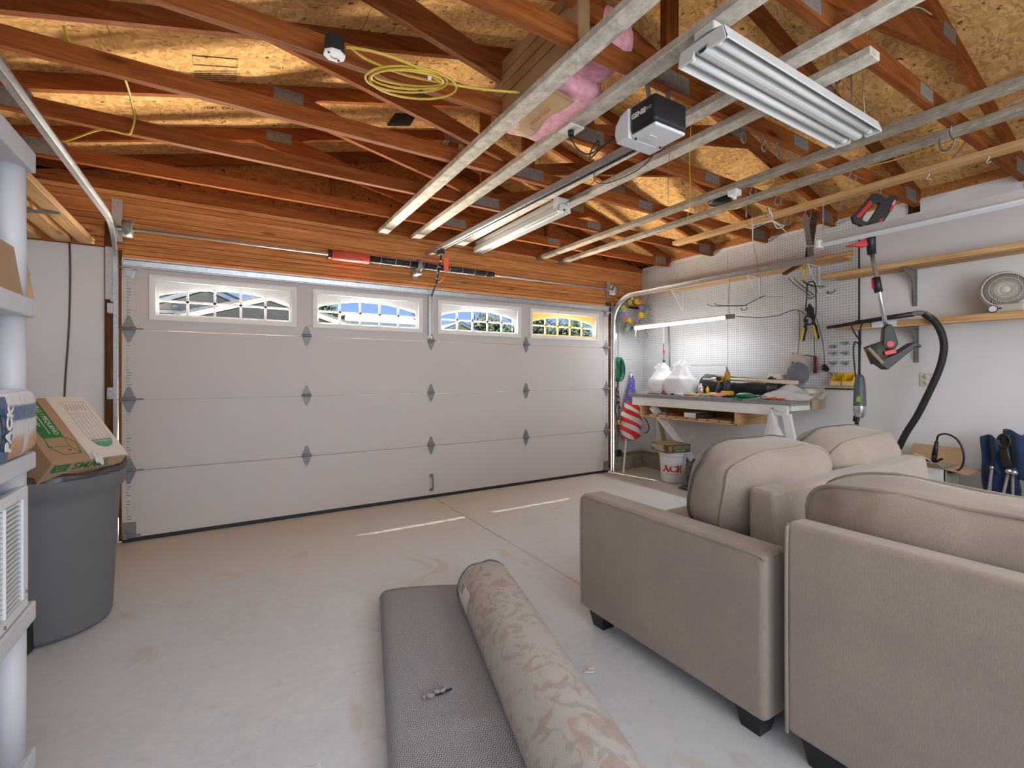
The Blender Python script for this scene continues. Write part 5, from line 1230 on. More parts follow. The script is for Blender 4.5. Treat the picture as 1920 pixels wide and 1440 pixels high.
dw = MB(); dw.cyl((5.24, -1.25, 1.215), (5.20, -2.18, 1.185), .016, .019, 10); tag(dw.build('wood_dowel', plain('pale_dowel', (.62, .50, .34), .6, var=.12, sc=12), None, (5.22, -1.7, 1.19)), 'pale round wooden dowel lying across the black duct', 'dowel')
# upright yellow and grey power tools
pt = thing('oscillating_tool', 'upright yellow and grey cordless tool standing on its battery on the bench', 'power tool', (5.10, -1.53, 1.024))
m = MB(); m.pillow((5.10, -1.53, 1.055), .05, .052, .034, .3, 20, 10); m.build('battery', M['yellow'], pt)
m = MB(); m.cyl((5.10, -1.53, 1.08), (5.10, -1.53, 1.20), .032, .030, 14); m.build('grip', plain('tool_dark', (.05, .055, .065), .5), pt)
m = MB(); m.cyl((5.10, -1.53, 1.20), (5.10, -1.53, 1.285), .031, .030, 14); m.build('head', plain('tool_amber', (.55, .30, .03), .4), pt)
m = MB(); m.cyl((5.10, -1.53, 1.285), (5.10, -1.53, 1.305), .020, .014, 10); m.cyl((5.10, -1.53, 1.305), (5.095, -1.52, 1.345), .011, .004, 8); m.build('tip', M['steel_d'], pt)
dl = thing('cordless_drill', 'yellow and grey cordless drill leaning beside the upright tool on the bench', 'drill', (5.14, -1.42, 1.024))
m = MB(); m.pillow((5.14, -1.36, 1.045), .045, .05, .022, .3, 18, 8); m.build('battery', M['yellow'], dl)
m = MB(); m.cyl((5.14, -1.375, 1.05), (5.14, -1.435, 1.17), .022, .026, 12); m.build('grip', plain('tool_dark2', (.06, .065, .075), .5), dl)
m = MB(); m.cyl((5.20, -1.42, 1.205), (5.07, -1.46, 1.215), .033, .034, 14); m.build('motor', plain('tool_amber2', (.60, .36, .03), .4), dl)
m = MB(); m.cyl((5.07, -1.46, 1.215), (5.01, -1.48, 1.22), .024, .017, 12); m.build('chuck', M['black'], dl)
# small bench clutter, each its own thing
def clutter(name, label, cat, mat, fn, loc, bevel=0):
    m = MB(); fn(m); return tag(m.build(name, mat, None, loc, bevel=bevel, seg=1), label, cat)
clutter('spray_can', 'small grey and yellow spray can on the bench', 'can', M['chrome'], lambda m: m.lathe([(0, 0), (.03, 0), (.031, .09), (.022, .105), (.012, .11), (.012, .135), (0, .135)], (5.12, -1.20, 1.024), 16), (5.12, -1.20, 1.024))
clutter('glue_bottle', 'slim yellow glue bottle right of the spray can', 'bottle', M['yellow'], lambda m: m.lathe([(0, 0), (.018, 0), (.018, .08), (.008, .09), (.006, .105), (0, .105)], (5.16, -1.255, 1.024), 12), (5.16, -1.255, 1.024))
clutter('parts_box', 'small clear grey parts box beside the right carrier bag', 'box', M['shelf_pl'], lambda m: m.box(5.06, 5.16, -1.10, -.99, 1.024, 1.065), (5.11, -1.05, 1.024), .004)
clutter('tape_roll', 'pink and white tape roll standing behind the parts box', 'tape', plain('pink_plastic', (.70, .25, .30), .5), lambda m: m.lathe([(.018, -.012), (.038, -.012), (.038, .012), (.018, .012), (.018, -.012)], (5.22, -1.10, 1.10), 16, Matrix.Rotation(R(90), 3, 'Y') @ Matrix.Rotation(R(30), 3, 'X')), (5.22, -1.10, 1.07))
clutter('tape_dispenser', 'green and grey tape dispenser under the pink tape roll', 'tape', M['green_t'], lambda m: m.prism([(-1.17, 1.024), (-1.03, 1.024), (-1.05, 1.062), (-1.13, 1.066)], 'x', 5.18, 5.26), (5.22, -1.10, 1.024))
clutter('red_pliers', 'red handled pliers lying between the two carrier bags', 'pliers', M['red'], lambda m: (m.tube(smooth([(5.03, -.86, 1.035), (5.05, -.80, 1.05), (5.08, -.72, 1.055), (5.10, -.66, 1.045)], 4), .013, 8), m.tube(smooth([(5.00, -.83, 1.035), (5.04, -.77, 1.04), (5.08, -.70, 1.045)], 4), .012, 8)), (5.05, -.77, 1.03))
clutter('black_marker', 'black marker lying beside the red pliers', 'marker', M['black'], lambda m: m.cyl((5.0, -.93, 1.035), (5.03, -.82, 1.035), .011, n=8), (5.01, -.88, 1.025))
clutter('green_tool', 'olive green flat tool lying before the left carrier bag', 'tool', plain('olive_tool', (.22, .26, .06), .6), lambda m: m.bar((5.0, -.72, 1.03), (5.02, -.58, 1.03), .035, .014), (5.01, -.65, 1.025))
clutter('paper_roll', 'white paper roll lying in front of the right carrier bag', 'roll', M['white'], lambda m: m.cyl((4.99, -.95, 1.038), (4.98, -1.08, 1.038), .014, n=10), (4.99, -1.02, 1.025))
clutter('white_tray', 'low white tray with loose parts at the left end of the bench', 'tray', M['card_w'], lambda m: (m.box(5.08, 5.18, -.47, -.37, 1.024, 1.045), m.box(5.2, 5.28, -.56, -.46, 1.024, 1.07)), (5.12, -.42, 1.024))
for k, (y0, y1, x, mt, l) in enumerate(((-1.08, -1.26, 4.99, 'pine_y', 'leftmost of the wooden handled tools on the bench front'), (-1.16, -1.33, 5.03, 'pine_y', 'middle of the wooden handled tools on the bench front'), (-1.24, -1.44, 5.08, 'pine_y', 'wooden handled tool just before the cordless drill'))):
    clutter('wood_chisel', l, 'tool', M[mt], lambda m: m.tube([(x, y0, 1.04), (x+.01, (y0+y1)/2, 1.042), (x+.015, y1, 1.036)], [.011, .015, .009], 8), (x, (y0+y1)/2, 1.03))
clutter('work_gloves', 'grey and pink work glove lying at the bench front edge', 'glove', plain('glove_grey', (.30, .27, .27), .9), lambda m: (m.sph((5.0, -1.44, 1.04), .03, .05, .02, 12, 6), [m.tube([(4.99+.012*k, -1.40, 1.04), (4.985+.012*k, -1.36, 1.038), (4.98+.014*k, -1.33, 1.03)], .008, 6) for k in range(4)]), (5.0, -1.42, 1.025))
clutter('pink_shears', 'pink handled shears lying right of the glove', 'shears', plain('faded_pink', (.62, .25, .22), .5), lambda m: (m.tube(smooth([(5.0, -1.44, 1.05), (5.02, -1.50, 1.055), (5.03, -1.58, 1.05)], 4), .013, 8), m.tube(smooth([(4.98, -1.46, 1.04), (4.99, -1.52, 1.04), (5.01, -1.58, 1.045)], 4), .011, 8)), (5.0, -1.5, 1.03))
clutter('hand_saw', 'dark handled tool with green blade cover near the green plastic tool', 'saw', M['black'], lambda m: m.bar((4.99, -1.56, 1.035), (5.05, -1.76, 1.05), .04, .02), (5.02, -1.66, 1.028))
clutter('green_trowel', 'dark green plastic trimmer head hanging over the bench front edge', 'tool', M['green_t'], lambda m: (m.sph((5.0, -1.80, 1.055), .05, .10, .028, 16, 8, lambda d: 1+.12*d.y), m.bar((4.97, -1.70, 1.03), (4.96, -1.80, 1.012), .06, .018), m.cyl((5.02, -1.88, 1.05), (5.03, -1.98, 1.045), .016, .012, 8)), (5.0, -1.8, 1.03))
clutter('pink_ball', 'small dusty pink knob beside the green trimmer head', 'knob', plain('dusty_pink', (.45, .22, .23), .6), lambda m: m.sph((4.98, -1.975, 1.043), .019, n=10, k=6), (4.98, -1.975, 1.024))
clutter('red_screwdriver', 'red and orange screwdriver lying by the plastic sheet', 'screwdriver', plain('red_orange', (.55, .10, .03), .4), lambda m: (m.cyl((4.99, -2.01, 1.036), (4.985, -2.10, 1.036), .013, n=8), m.cyl((4.985, -2.10, 1.036), (4.98, -2.18, 1.034), .010, n=8)), (4.99, -2.08, 1.025))
ps = MB()
def sheet(u, v):
    x, y = lerp(4.99, 5.50, u), lerp(-1.86, -2.30, v); z = 1.03+.085*math.exp(-((u-.55)**2)*7-((v-.42)**2)*6)+.05*nz((x, y, 0), 8, 2)*(.3+u)+.03*u
    if v > .9: z -= .03*(1-u)
    return Vector((x, y, max(z, 1.026)))
ps.grid(sheet, 22, 22); tag(ps.build('plastic_sheet', M['bag'], None, (5.2, -2.1, 1.03)), 'crumpled white plastic sheet on the right end of the bench', 'sheet')
prr = thing('paper_towel', 'roll of beige paper standing against the pegboard behind the plastic sheet', 'paper roll', (5.46, -2.17, 1.06))
m = MB(); m.lathe([(.018, -.06), (.055, -.06), (.055, .06), (.018, .06), (.018, -.06)], (5.44, -2.17, 1.075), 20, Matrix.Rotation(R(90), 3, 'Y') @ Matrix.Rotation(R(20), 3, 'X')); m.build('roll', M['card_w'], prr)
m = MB(); m.lathe([(.0185, -.058), (.0185, .058)], (5.44, -2.17, 1.075), 14, Matrix.Rotation(R(90), 3, 'Y') @ Matrix.Rotation(R(20), 3, 'X')); m.build('core', M['card'], prr)
gb = MB(); gb.box(5.36, 5.50, -1.80, -1.93, 1.024, 1.26); tag(gb.build('beige_box', M['card_w'], None, (5.43, -1.87, 1.024), bevel=.004, seg=1), 'beige box with clips standing behind the black duct', 'box')

# bucket with box, tool bag
bk = thing('paint_bucket', 'white plastic bucket with red lettering on the floor under the bench', 'bucket', (5.165, -.785, 0))
BC = (5.165, -.785, 0)
m = MB(); m.lathe([(0, .003), (.125, .003), (.132, .012), (.150, .30), (.150, .31), (.158, .312), (.158, .325), (.152, .328), (.152, .34), (.158, .342), (.158, .352), (.153, .356), (.153, .37), (.144, .37), (.140, .30), (.126, .02)], BC, 36); m.build('pail', M['white_pl'], bk)
MB().tube(smooth([(5.18, -.94, .345), (5.14, -.96, .26), (5.10, -.955, .20), (5.06, -.93, .17)], 5), .003, 5).build('handle_wire', M['steel_d'], bk)
vd = Vector((.653-5.165, -4.513+.785, 0)).normalized(); sd = Vector((-vd.y, vd.x, 0))
def bucket_text(body, mat, size, z, shift=0, bold=0):
    o = text(body, 'lettering', mat, size, (0,0,0), (1,0,0), (0,1,0), None, .0004, bold=bold, sx=1.12)
    for v in o.data.vertices:
        u, w, d = v.co; r_ = lerp(.132, .150, (z+w)/.30)+.0012+(.0004 if d > 0 else 0); a = (u+shift)/r_
        p = vd*math.cos(a)*r_+sd*math.sin(a)*r_; v.co = (p.x, p.y, z+w)
    o.parent = bk; return o
bucket_text('ACE', M['red'], .105, .165, -.01, .005)
bucket_text('The helpful place.', M['ink'], .018, .108, -.01)
cbx = thing('brown_box', 'flat green and brown printed carton sitting on the white bucket', 'box', (5.12, -.80, .372))
Mr = Matrix.Rotation(R(-14), 3, 'Z'); cc = Vector((5.10, -.80, .415))
m = MB(); m.obox(cc, (.16, .155, .045), Mr); m.build('carton', plain('dark_print', (.10, .055, .035), .6, var=.2, sc=14), cbx, bevel=.003, seg=1)
m = MB(); m.obox(cc+Vector((0, 0, .0455)), (.157, .152, .001), Mr); m.build('lid_panel', plain('tan_lid', (.48, .37, .20), .7), cbx)
for (n_, c_, h_, col) in (('side_print', Mr @ Vector((-.1605, .02, .012)), (.001, .12, .022), (.30, .36, .26)), ('side_print', Mr @ Vector((.03, -.1555, .010)), (.11, .001, .022), (.13, .19, .14)), ('side_print', Mr @ Vector((-.115, -.1555, .0)), (.025, .001, .03), (.42, .20, .03)), ('side_print', Mr @ Vector((.02, -.1557, -.025)), (.07, .001, .008), (.45, .33, .05)), ('side_print', Mr @ Vector((-.1607, -.02, -.022)), (.001, .09, .010), (.50, .36, .10))):
    m = MB(); m.obox(cc+c_, h_, Mr); m.build(n_, plain('print_%.2f' % col[0], col, .6, var=.25, sc=30), cbx)
tb = thing('tool_bag', 'open black canvas tool bag with red trim on the floor behind the sofa', 'bag', (5.10, -1.35, 0))
m = MB(); m.pillow((5.10, -1.38, .10), .17, .26, .10, .35, 30, 12, lambda q: q+Vector((.03*nz(q, 5, 1), .03*nz(q, 5, 2), .035*nz(q, 6, 3)))); m.build('bag_body', M['toolbag'], tb)
m = MB(); m.grid(lambda u, v: Vector((4.90+.10*u+.02*nz((u, v, 0), 4, 2), -1.06-.42*v, .012+.03*u+.01*math.sin(v*6))), 6, 10); o = m.build('flap', M['toolbag'], tb); o.modifiers.new('t', 'SOLIDIFY').thickness = .008
for s_, yy_ in ((0, -1.18), (1, -1.34)):
    MB().tube(smooth([(5.02, yy_, .16), (4.98, yy_-.02, .24), (5.0, yy_-.07, .285), (5.05, yy_-.10, .26), (5.02, yy_-.13, .17), (4.97, yy_-.12, .09)], 5), .013, 6).build('strap', M['toolbag'], tb)
m = MB(); m.pillow((5.12, -1.28, .21), .13, .17, .05, .5, 24, 10, lambda q: q+Vector((0, 0, .05*nz(q, 7, 6)))); m.build('bag_rim', M['toolbag'], tb)
m = MB(); m.bar((4.925, -1.395, .03), (4.935, -1.40, .17), .035, .012, (0,1,0)); m.bar((4.915, -1.36, .02), (4.92, -1.47, .05), .04, .01); m.build('red_trim', M['red'], tb)
m = MB(); m.bar((4.92, -1.34, .03), (4.93, -1.345, .15), .012, .010, (0,1,0)); m.build('red_strap', M['red'], tb)
tag(MB().tube(smooth([(5.02, -.46, .74), (5.01, -.52, .70), (5.01, -.56, .62), (5.01, -.53, .56), (5.01, -.49, .55)], 6), .006, 6).build('hanging_ring', M['ink'], None, (5.01, -.52, .65)), 'black wire loop hanging under the left end of the bench', 'wire')
# ================================================================== SOFAS
def make_sofa(name, label, L, zb_, seats, cz=.80, ch=.205, cy=.32, cspan=None, th=.165, ee=.5, wm='piped', arms=(True, True), cush_h=.30, overhang=0.0, wr=1.0, armz=.66, rear_in=(0, 0), back_x=None, rise=0.0):
    # local frame: x along the length, +y the front, back plane y=0, depth .97
    t = thing(name, label, 'sofa', (0,0,0)); D = .965; AW = .15
    m = MB(); m.box(.015, L-.015, .02, D-.03, .095, .40); m.build('base_frame', M['sofa'], t, bevel=.02, seg=2, world=False)
    for i, x0 in enumerate((0, L-AW)):
        if not arms[i]: continue
        y0 = rear_in[i]
        m = MB(); m.box(x0, x0+AW, y0, D, .085, armz if i == 0 else armz-.05); m.build('arm', M['sofa'], t, bevel=.028, seg=3, world=False)
        xo = x0+.004 if i == 0 else x0+AW-.004
        za = (armz if i == 0 else armz-.05)
        pts = [(xo, D-.012, .10), (xo, D-.006, .3), (xo, D-.006, za-.06), (xo, D-.03, za-.018), (xo, D-.08, za-.010), (xo, D*.5, za-.010), (xo, y0+.06, za-.010), (xo, y0+.012, za-.022)]
        m = MB(); m.tube(smooth(pts, 3), .006, 6)
        xi = x0+AW-.006 if i == 0 else x0+.006
        m.tube(smooth([(xo, y0+.012, za-.022), ((xo+xi)/2, y0+.005, za-.012), (xi, y0+.012, za-.022)], 3), .005, 6)
        m.tube(smooth([(xo, .235, za-.006), ((xo+xi)/2, .235, za+.003), (xi, .235, za-.006)], 3), .003, 5)
        m.build('piping', M['pipe'], t, world=False)
    bx0, bx1 = (AW+.07 if arms[0] else 0, L-.012 if back_x is None else back_x)
    # raked back panel
    m = MB(); m.prism([(.0, .10), (.20, .10), (.20, zb_), (.10, zb_)], 'x', bx0, bx1) if rise == 0 else m.prism([(.0, .10), (.16, .10), (.10, zb_), (.0, zb_)], 'x', 0, bx1)
    m.build('back_panel', M['sofa'], t, bevel=.02, seg=3, world=False)
    w = (bx1-bx0-.02)/seats
    for k in range(seats):
        c = (bx0+.01+w*(k+.5), .62, .40); m = MB()
        m.pillow((c[0], .60, .425), w/2-.004, .35, .075, .28, 30, 12); m.build('seat_cushion', M['sofa'], t, world=False)
    ca_, cb_ = cspan or (bx0, bx1); w = (cb_-ca_)/seats
    for k in range(seats):
        xc = ca_+w*(k+.5); hw = w/2+.008
        rot = Matrix.Rotation(R(12), 3, 'X')
        c = Vector((xc, cy, cz))
        def wf(q, k=k):
            s = q.copy(); u = q.x/hw; tt = q.z/ch
            crown = 1-.35*abs(u)**5
            s.y *= (1.0-.28*abs(tt)**3)*crown
            edge = max(0, abs(tt)-.6)
            # pulled folds radiating from the welt
            f = math.sin(q.x*30+2.1*math.sin(q.x*9+k))*.6+math.sin(q.x*47+k)*.3
            s.y += math.copysign(1, q.y)*(-.019*wr*f*math.exp(-((tt-.66)/.24)**2)) + .006*wr*nz(q, 9, k)
            s.z += .010*wr*nz(q, 5, k+4)-.020*abs(u)**3*math.copysign(1, tt)*.6
            return s
        m = MB(); m.pillow(c, hw, th, ch, ee, 56, 30, wf, rot); o = m.build('back_cushion', M['sofa'], t, world=False)
        m = MB(); m2 = MB()
        for yy_, mm in ((th*.64, m), (-th*.64, m2)):
            pts = []
            for i in range(40):
                a = 2*math.pi*i/40; e_ = .45
                kk = .60; sc_ = (1-kk**(2/ee))**(ee/2)
                q = Vector((math.copysign(abs(math.cos(a))**ee, math.cos(a))*hw*sc_, math.copysign(kk*th, yy_), math.copysign(abs(math.sin(a))**ee, math.sin(a))*ch*sc_))
                q = wf(q)*1.008
                pts.append(c+rot @ q)
            mm.tube(pts, .0075, 6, True)
        m.build('welt', M[wm], t, world=False); m2.build('welt', M['pipe'], t, world=False)
    for x in (.03, L-.14):
        for y in (.03, D-.14):
            m = MB(); m.prism([(x, y), (x+.11, y), (x+.11, y+.10), (x, y+.10)], 'z', .055, .095)
            vs = m.v; m = MB()
            tp = [(x, y), (x+.11, y), (x+.11, y+.11), (x, y+.11)]; s_ = [(x+.02, y+.02), (x+.09, y+.02), (x+.09, y+.09), (x+.02, y+.09)]
            m.add([(a, b_, .10) for a, b_ in tp]+[(a, b_, 0) for a, b_ in s_], [(0,1,2,3), (4,5,6,7), (0,1,5,4), (1,2,6,5), (2,3,7,6), (3,0,4,7)]); m.build('leg', M['sofaleg'], t, world=False)
    return t
sa = make_sofa('loveseat', 'taupe loveseat facing the garage door, its arm toward the camera', 1.80, .82, 2, cz=.755, cy=.365, th=.185, cspan=(.185, 1.79), rear_in=(.0, .13), back_x=1.70)
sa.location = (2.195, -3.62, 0)
sb = make_sofa('sofa', 'taupe sofa in the foreground seen from behind its low back', 1.72, .785, 2, cz=.715, ch=.205, cy=.29, ee=.4, cspan=(-.035, 1.70), arms=(False, False), rise=1, wr=2.0, wm='pipe')
sb.location = (2.215, -3.672, 0); sb.rotation_euler = (0, 0, R(-90))
m = MB(); m.tube(smooth([(0.006, -.0, .10), (.005, -.002, .4), (.006, -.002, .74), (.012, .0, .775)], 4), .006, 6); m.build('piping', M['pipe'], sb, world=False)
sc = thing('armchair', 'taupe upholstered armchair beyond the foreground sofa at the right edge', 'armchair', (4.40, -3.80, 0))
MB().box(4.40, 4.56, -4.70, -3.80, .09, .66).build('arm', M['sofa'], sc, bevel=.028, seg=3)
MB().box(5.10, 5.25, -4.70, -3.80, .09, .66).build('arm', M['sofa'], sc, bevel=.028, seg=3)
MB().box(4.56, 5.10, -4.72, -3.85, .10, .42).build('base_frame', M['sofa'], sc, bevel=.02, seg=2)
MB().box(4.45, 5.2, -4.85, -4.65, .10, .80).build('back_panel', M['sofa'], sc, bevel=.03, seg=3)
MB().pillow((4.83, -4.2, .46), .26, .33, .07, .3, 24, 10).build('seat_cushion', M['sofa'], sc)
MB().tube(smooth([(4.404, -3.806, .10), (4.402, -3.803, .4), (4.404, -3.806, .62), (4.43, -3.808, .652), (4.5, -3.808, .655), (4.556, -3.808, .63)], 4), .006, 6).build('piping', M['pipe'], sc)
for x in (4.43, 5.13):
    for y in (-4.65, -3.92): MB().box(x, x+.08, y, y+.08, 0, .10).build('leg', M['sofaleg'], sc)

# ================================================================== RUGS
def rugback():
    m, nt, b = base('grey_rug_backing', .95); v = coords(nt, (1,1,1), (0,0,R(-14.5)))
    sp = node(nt, 'ShaderNodeSeparateXYZ'); nt.links.new(v, sp.inputs[0])
    a = math_(nt, 'SINE', math_(nt, 'MULTIPLY', sp.outputs['X'], 560)); c = math_(nt, 'SINE', math_(nt, 'ADD', math_(nt, 'MULTIPLY', sp.outputs['Y'], 620), math_(nt, 'MULTIPLY', math_(nt, 'SINE', math_(nt, 'MULTIPLY', sp.outputs['X'], 280)), 1.5)))
    w = math_(nt, 'ADD', math_(nt, 'MULTIPLY', math_(nt, 'MULTIPLY', a, c), .5), .5); f = noise(nt, v, 6, 4)
    c1 = ramp(nt, w, [(.25, (.12, .118, .13)), (.55, (.335, .335, .35)), (.9, (.56, .555, .555))])
    nt.links.new(mixc(nt, ramp(nt, f, [(.35, (0,)*3), (.7, (.45,)*3)]), c1, (.31, .305, .34)), b.inputs['Base Color']); bump(nt, b, w, .5, .003); return m
def rugfloral():
    m, nt, b = base('faded_floral_backing', .95); v = coords(nt)
    f1 = noise(nt, v, 7, 2, .5, 2.2); f2 = noise(nt, coords(nt, loc=(3, 1, 2)), 8, 2, .5, 2.6); f3 = noise(nt, v, 40, 3)
    c = mixc(nt, ramp(nt, f1, [(.54, (0,)*3), (.61, (.6,)*3)]), (.49, .465, .435), (.40, .285, .235))
    c = mixc(nt, ramp(nt, f2, [(.54, (0,)*3), (.62, (.6,)*3)]), c, (.33, .315, .285))
    sp = node(nt, 'ShaderNodeSeparateXYZ'); nt.links.new(coords(nt, (1,1,1), (0,0,R(-14.5))), sp.inputs[0])
    w = math_(nt, 'MULTIPLY', math_(nt, 'SINE', math_(nt, 'MULTIPLY', sp.outputs['Y'], 700)), math_(nt, 'SINE', math_(nt, 'MULTIPLY', sp.outputs['X'], 700)))
    c = mixc(nt, ramp(nt, w, [(.2, (0,)*3), (.7, (.3,)*3)]), c, (.2, .17, .14))
    nt.links.new(c, b.inputs['Base Color']); bump(nt, b, f3, .2, .003); return m
rd = Vector((-.250, -.968, 0)); rs = Vector((.968, -.250, 0))
rg = thing('folded_rug', 'grey woven rug folded flat on the floor beside the rolled one', 'rug', (1.37, -1.95, 0))
RO = Vector((1.375, -1.955, 0)); m = MB()
# folded cross-section: two layers with a rounded fold on the left
prof = []
for k in range(9):
    a = R(90+22.5*k); prof.append((.045+.045*math.cos(a), .045+.042*math.sin(a)))
prof = [(.50, .066), (.42, .070), (.34, .078), (.22, .082), (.10, .088)]+prof+[(.5, .003)]
def rugpt(s_, l):
    x, z = prof[s_]
    w_ = .006*math.sin(l*7+x*3)+.008*math.exp(-((l-.62)/.03)**2)*(x > .15)+.010*nz((x*2, l*2, 0), 2, 5)
    skew = -.05*x*(1-l)
    return RO+rs*(x-.0)+rd*(l*1.7+.05*x+skew*.0)+Vector((0, 0, z+(w_ if z > .05 else 0)))
nl = 60; vs = [rugpt(s_, l/nl) for l in range(nl+1) for s_ in range(len(prof))]; k = len(prof)
m.add(vs, [(i*k+j, i*k+j+1, (i+1)*k+j+1, (i+1)*k+j) for i in range(nl) for j in range(k-1)], 0, True)
m.add(vs[:k], [tuple(range(k))]); m.add(vs[-k:], [tuple(range(k))])
m.build('rug_body', rugback(), rg)
m = MB()
for q in range(7):
    c = rugpt(4, .545)+rs*(.035+.013*q+.004*(q % 2))+Vector((0, 0, .008+.004*(q % 2)))+rd*(-.005*q+.006*(q % 3)); m.sph(c, .008+.003*(q % 3), .008, .008, 10, 6, lambda d: 1+.6*nz(d, 2.5, q))
m.build('torn_tuft', plain('pale_tuft', (.27, .26, .265), .95, var=.2, sc=60), rg)
m = MB(); m.pillow(rugpt(4, .545)+rs*.11+Vector((0, 0, .004))-rd*.012, .035, .0045, .003, .6, 12, 6, None, Matrix.Rotation(R(2), 3, 'Z')); m.build('torn_slit', M['dark'], rg)
rr_ = thing('rolled_rug', 'rolled up faded floral rug lying beside the flat grey one', 'rug', (1.83, -2.3, 0))
P0 = Vector((1.835, -2.305, 0)); P1 = P0+rd*1.75; m = MB()
def roll(u, v):
    a = 2*math.pi*u; c = P0.lerp(P1, v); r_ = .138
    r2 = r_*(1+.035*math.sin(2*a+.6)+.02*math.sin(3*a+v*4))
    z = .135+math.sin(a)*r2*.98
    return c+rs*(math.cos(a)*r2*1.03)+Vector((0, 0, max(.0, z)))
m.grid(roll, 40, 40, wu=True); m.build('roll', rugfloral(), rr_)
m = MB()
def spiral(u, v):
    a = 2*math.pi*(u*3.2); r_ = .138-.034*u*3.0; return P0-rd*(.002)+rd*.01*(v)+rs*(math.cos(a)*r_)+Vector((0, 0, .135+math.sin(a)*r_*.98))
pts = [P0-rd*.002+rs*(math.cos(a)*.14*1.03)+Vector((0, 0, .135+math.sin(a)*.139)) for a in [2*math.pi*i/40 for i in range(40)]]
pts = [Vector((p.x, p.y, p.z-(.012*math.exp(-((math.atan2(p.z-.135, (p-P0).dot(rs))-1.75)/.25)**2)))) for p in pts]
m.tube(pts, .0045, 6, True); m.build('bound_edge', plain('slate_binding', (.10, .13, .15), .9), rr_)
m = MB(); m.grid(lambda u, v: P0+rd*(.03)+rs*(math.cos(2*math.pi*u)*.135*(1-v))+Vector((0, 0, .135+math.sin(2*math.pi*u)*.132*(1-v))), 30, 3, wu=True); m.build('roll_end', plain('roll_end_grey', (.33, .30, .26), .95), rr_)
m = MB()
def lab_(u, v):
    a = lerp(R(150), R(188), u); l = lerp(.06, .235, v); c = P0+rd*l; return c+rs*(math.cos(a)*.1455)+Vector((0, 0, .135+math.sin(a)*.1415))
m.grid(lab_, 6, 6); m.build('paper_label', M['white'], rr_)
m = MB()
def lab2(u, v):
    a = lerp(R(152), R(170), u); l = lerp(.065, .12, v); c = P0+rd*l; return c+rs*(math.cos(a)*.1462)+Vector((0, 0, .135+math.sin(a)*.1422))
m.grid(lab2, 4, 4); m.build('label_print', M['ink2'], rr_)
# scraps on the floor
sp_ = MB(); sp_.bar((1.95, -2.98, .006), (1.99, -3.0, .006), .012, .006); sp_.bar((1.975, -2.975, .008), (2.0, -2.985, .008), .006, .006)
tag(sp_.build('paper_scrap', M['card_w'], None, (1.97, -2.98, 0)), 'tiny curled paper scrap on the floor between rug roll and loveseat', 'scrap')
sp_ = MB(); sp_.grid(lambda u, v: Vector((.86+.06*u, -2.92+.035*v+.01*math.sin(u*7), .003+.005*nz((u*3, v*3, 0), 1, 2)**2)), 6, 4)
tag(sp_.build('tape_scrap', M['bag'], None, (.89, -2.90, .003)), 'crumpled clear tape scrap on the floor left of the grey rug', 'scrap')

# ================================================================== RIGHT REAR CORNER
gx = thing('carton', 'open green and white carton with brown flaps behind the loveseat', 'box', (5.22, -3.10, 0))
x0, x1, y0, y1, zt = 5.08, 5.38, -3.26, -2.95, .575
gw = plain('pale_green_card', (.42, .44, .34), .7); wht = plain('white_card_face', (.66, .70, .68), .6)
MB().box(x0, x0+.006, y0, y1, 0, zt).build('box_side', wht, gx); MB().box(x1-.006, x1, y0, y1, 0, zt).build('box_side', gw, gx)
MB().box(x0, x1, y0, y0+.006, 0, zt).build('box_side', gw, gx); MB().box(x0, x1, y1-.006, y1, 0, zt).build('box_side', gw, gx)
MB().box(x0, x1, y0, y1, 0, .006).build('box_bottom', M['card'], gx)
for pts in ([(x0, y0, zt), (x0, y1, zt), (x0-.10, y1-.01, zt+.05), (x0-.10, y0+.01, zt+.05)], [(x1, y0, zt), (x1, y1, zt), (x1+.10, y1, zt+.12), (x1+.10, y0, zt+.12)], [(x0, y1, zt), (x1, y1, zt), (x1, y1+.09, zt+.13), (x0, y1+.09, zt+.13)], [(x0, y0, zt), (x1, y0, zt), (x1, y0-.12, zt-.02), (x0, y0-.12, zt-.02)]):
    m = MB(); m.add(pts, [(0, 1, 2, 3)]); o = m.build('box_flap', M['card'], gx); o.modifiers.new('t', 'SOLIDIFY').thickness = .005
m = MB(); m.box(x0-.001, x0, -3.24, -2.98, .43, .45); m.box(x0-.001, x0, -3.24, -3.02, .36, .372); m.build('print_line', M['gprint2'], gx)
ptc = thing('pump_cable', 'black fitting with looped black cord standing up in the open carton', 'cord', (5.22, -3.18, .58))
m = MB(); m.cyl((5.2, -3.16, .58), (5.19, -3.17, .66), .014, .018, 10); m.cyl((5.19, -3.17, .66), (5.18, -3.185, .76), .018, .012, 10); m.build('fitting', M['black'], ptc)
m = MB(); m.bar((5.2, -3.165, .60), (5.17, -3.22, .64), .014, .012); m.bar((5.2, -3.16, .60), (5.22, -3.11, .61), .012, .010); m.build('lever', M['black'], ptc)
MB().tube(smooth([(5.18, -3.185, .76), (5.17, -3.20, .81), (5.16, -3.25, .825), (5.15, -3.31, .79), (5.14, -3.345, .70), (5.14, -3.335, .60), (5.14, -3.28, .555), (5.15, -3.22, .56), (5.16, -3.17, .60)], 8), .0065, 8).build('cord', M['black'], ptc)
MB().tube(smooth([(5.16, -3.17, .60), (5.14, -3.12, .645), (5.12, -3.07, .66)], 5), .003, 5).build('wire_end', M['card_w'], ptc)
cch = thing('camp_chair', 'folded navy camping chair with grey tube legs against the right wall', 'chair', (5.30, -3.52, 0))
def cl(u, v, x, y0, y1, z0, z1, s_):
    y = lerp(y0, y1, u); z = lerp(z0, z1, v); return Vector((x+.03*math.sin(u*6+s_)+.02*math.sin(v*5+s_), y, z+.02*math.sin(u*4+s_)))
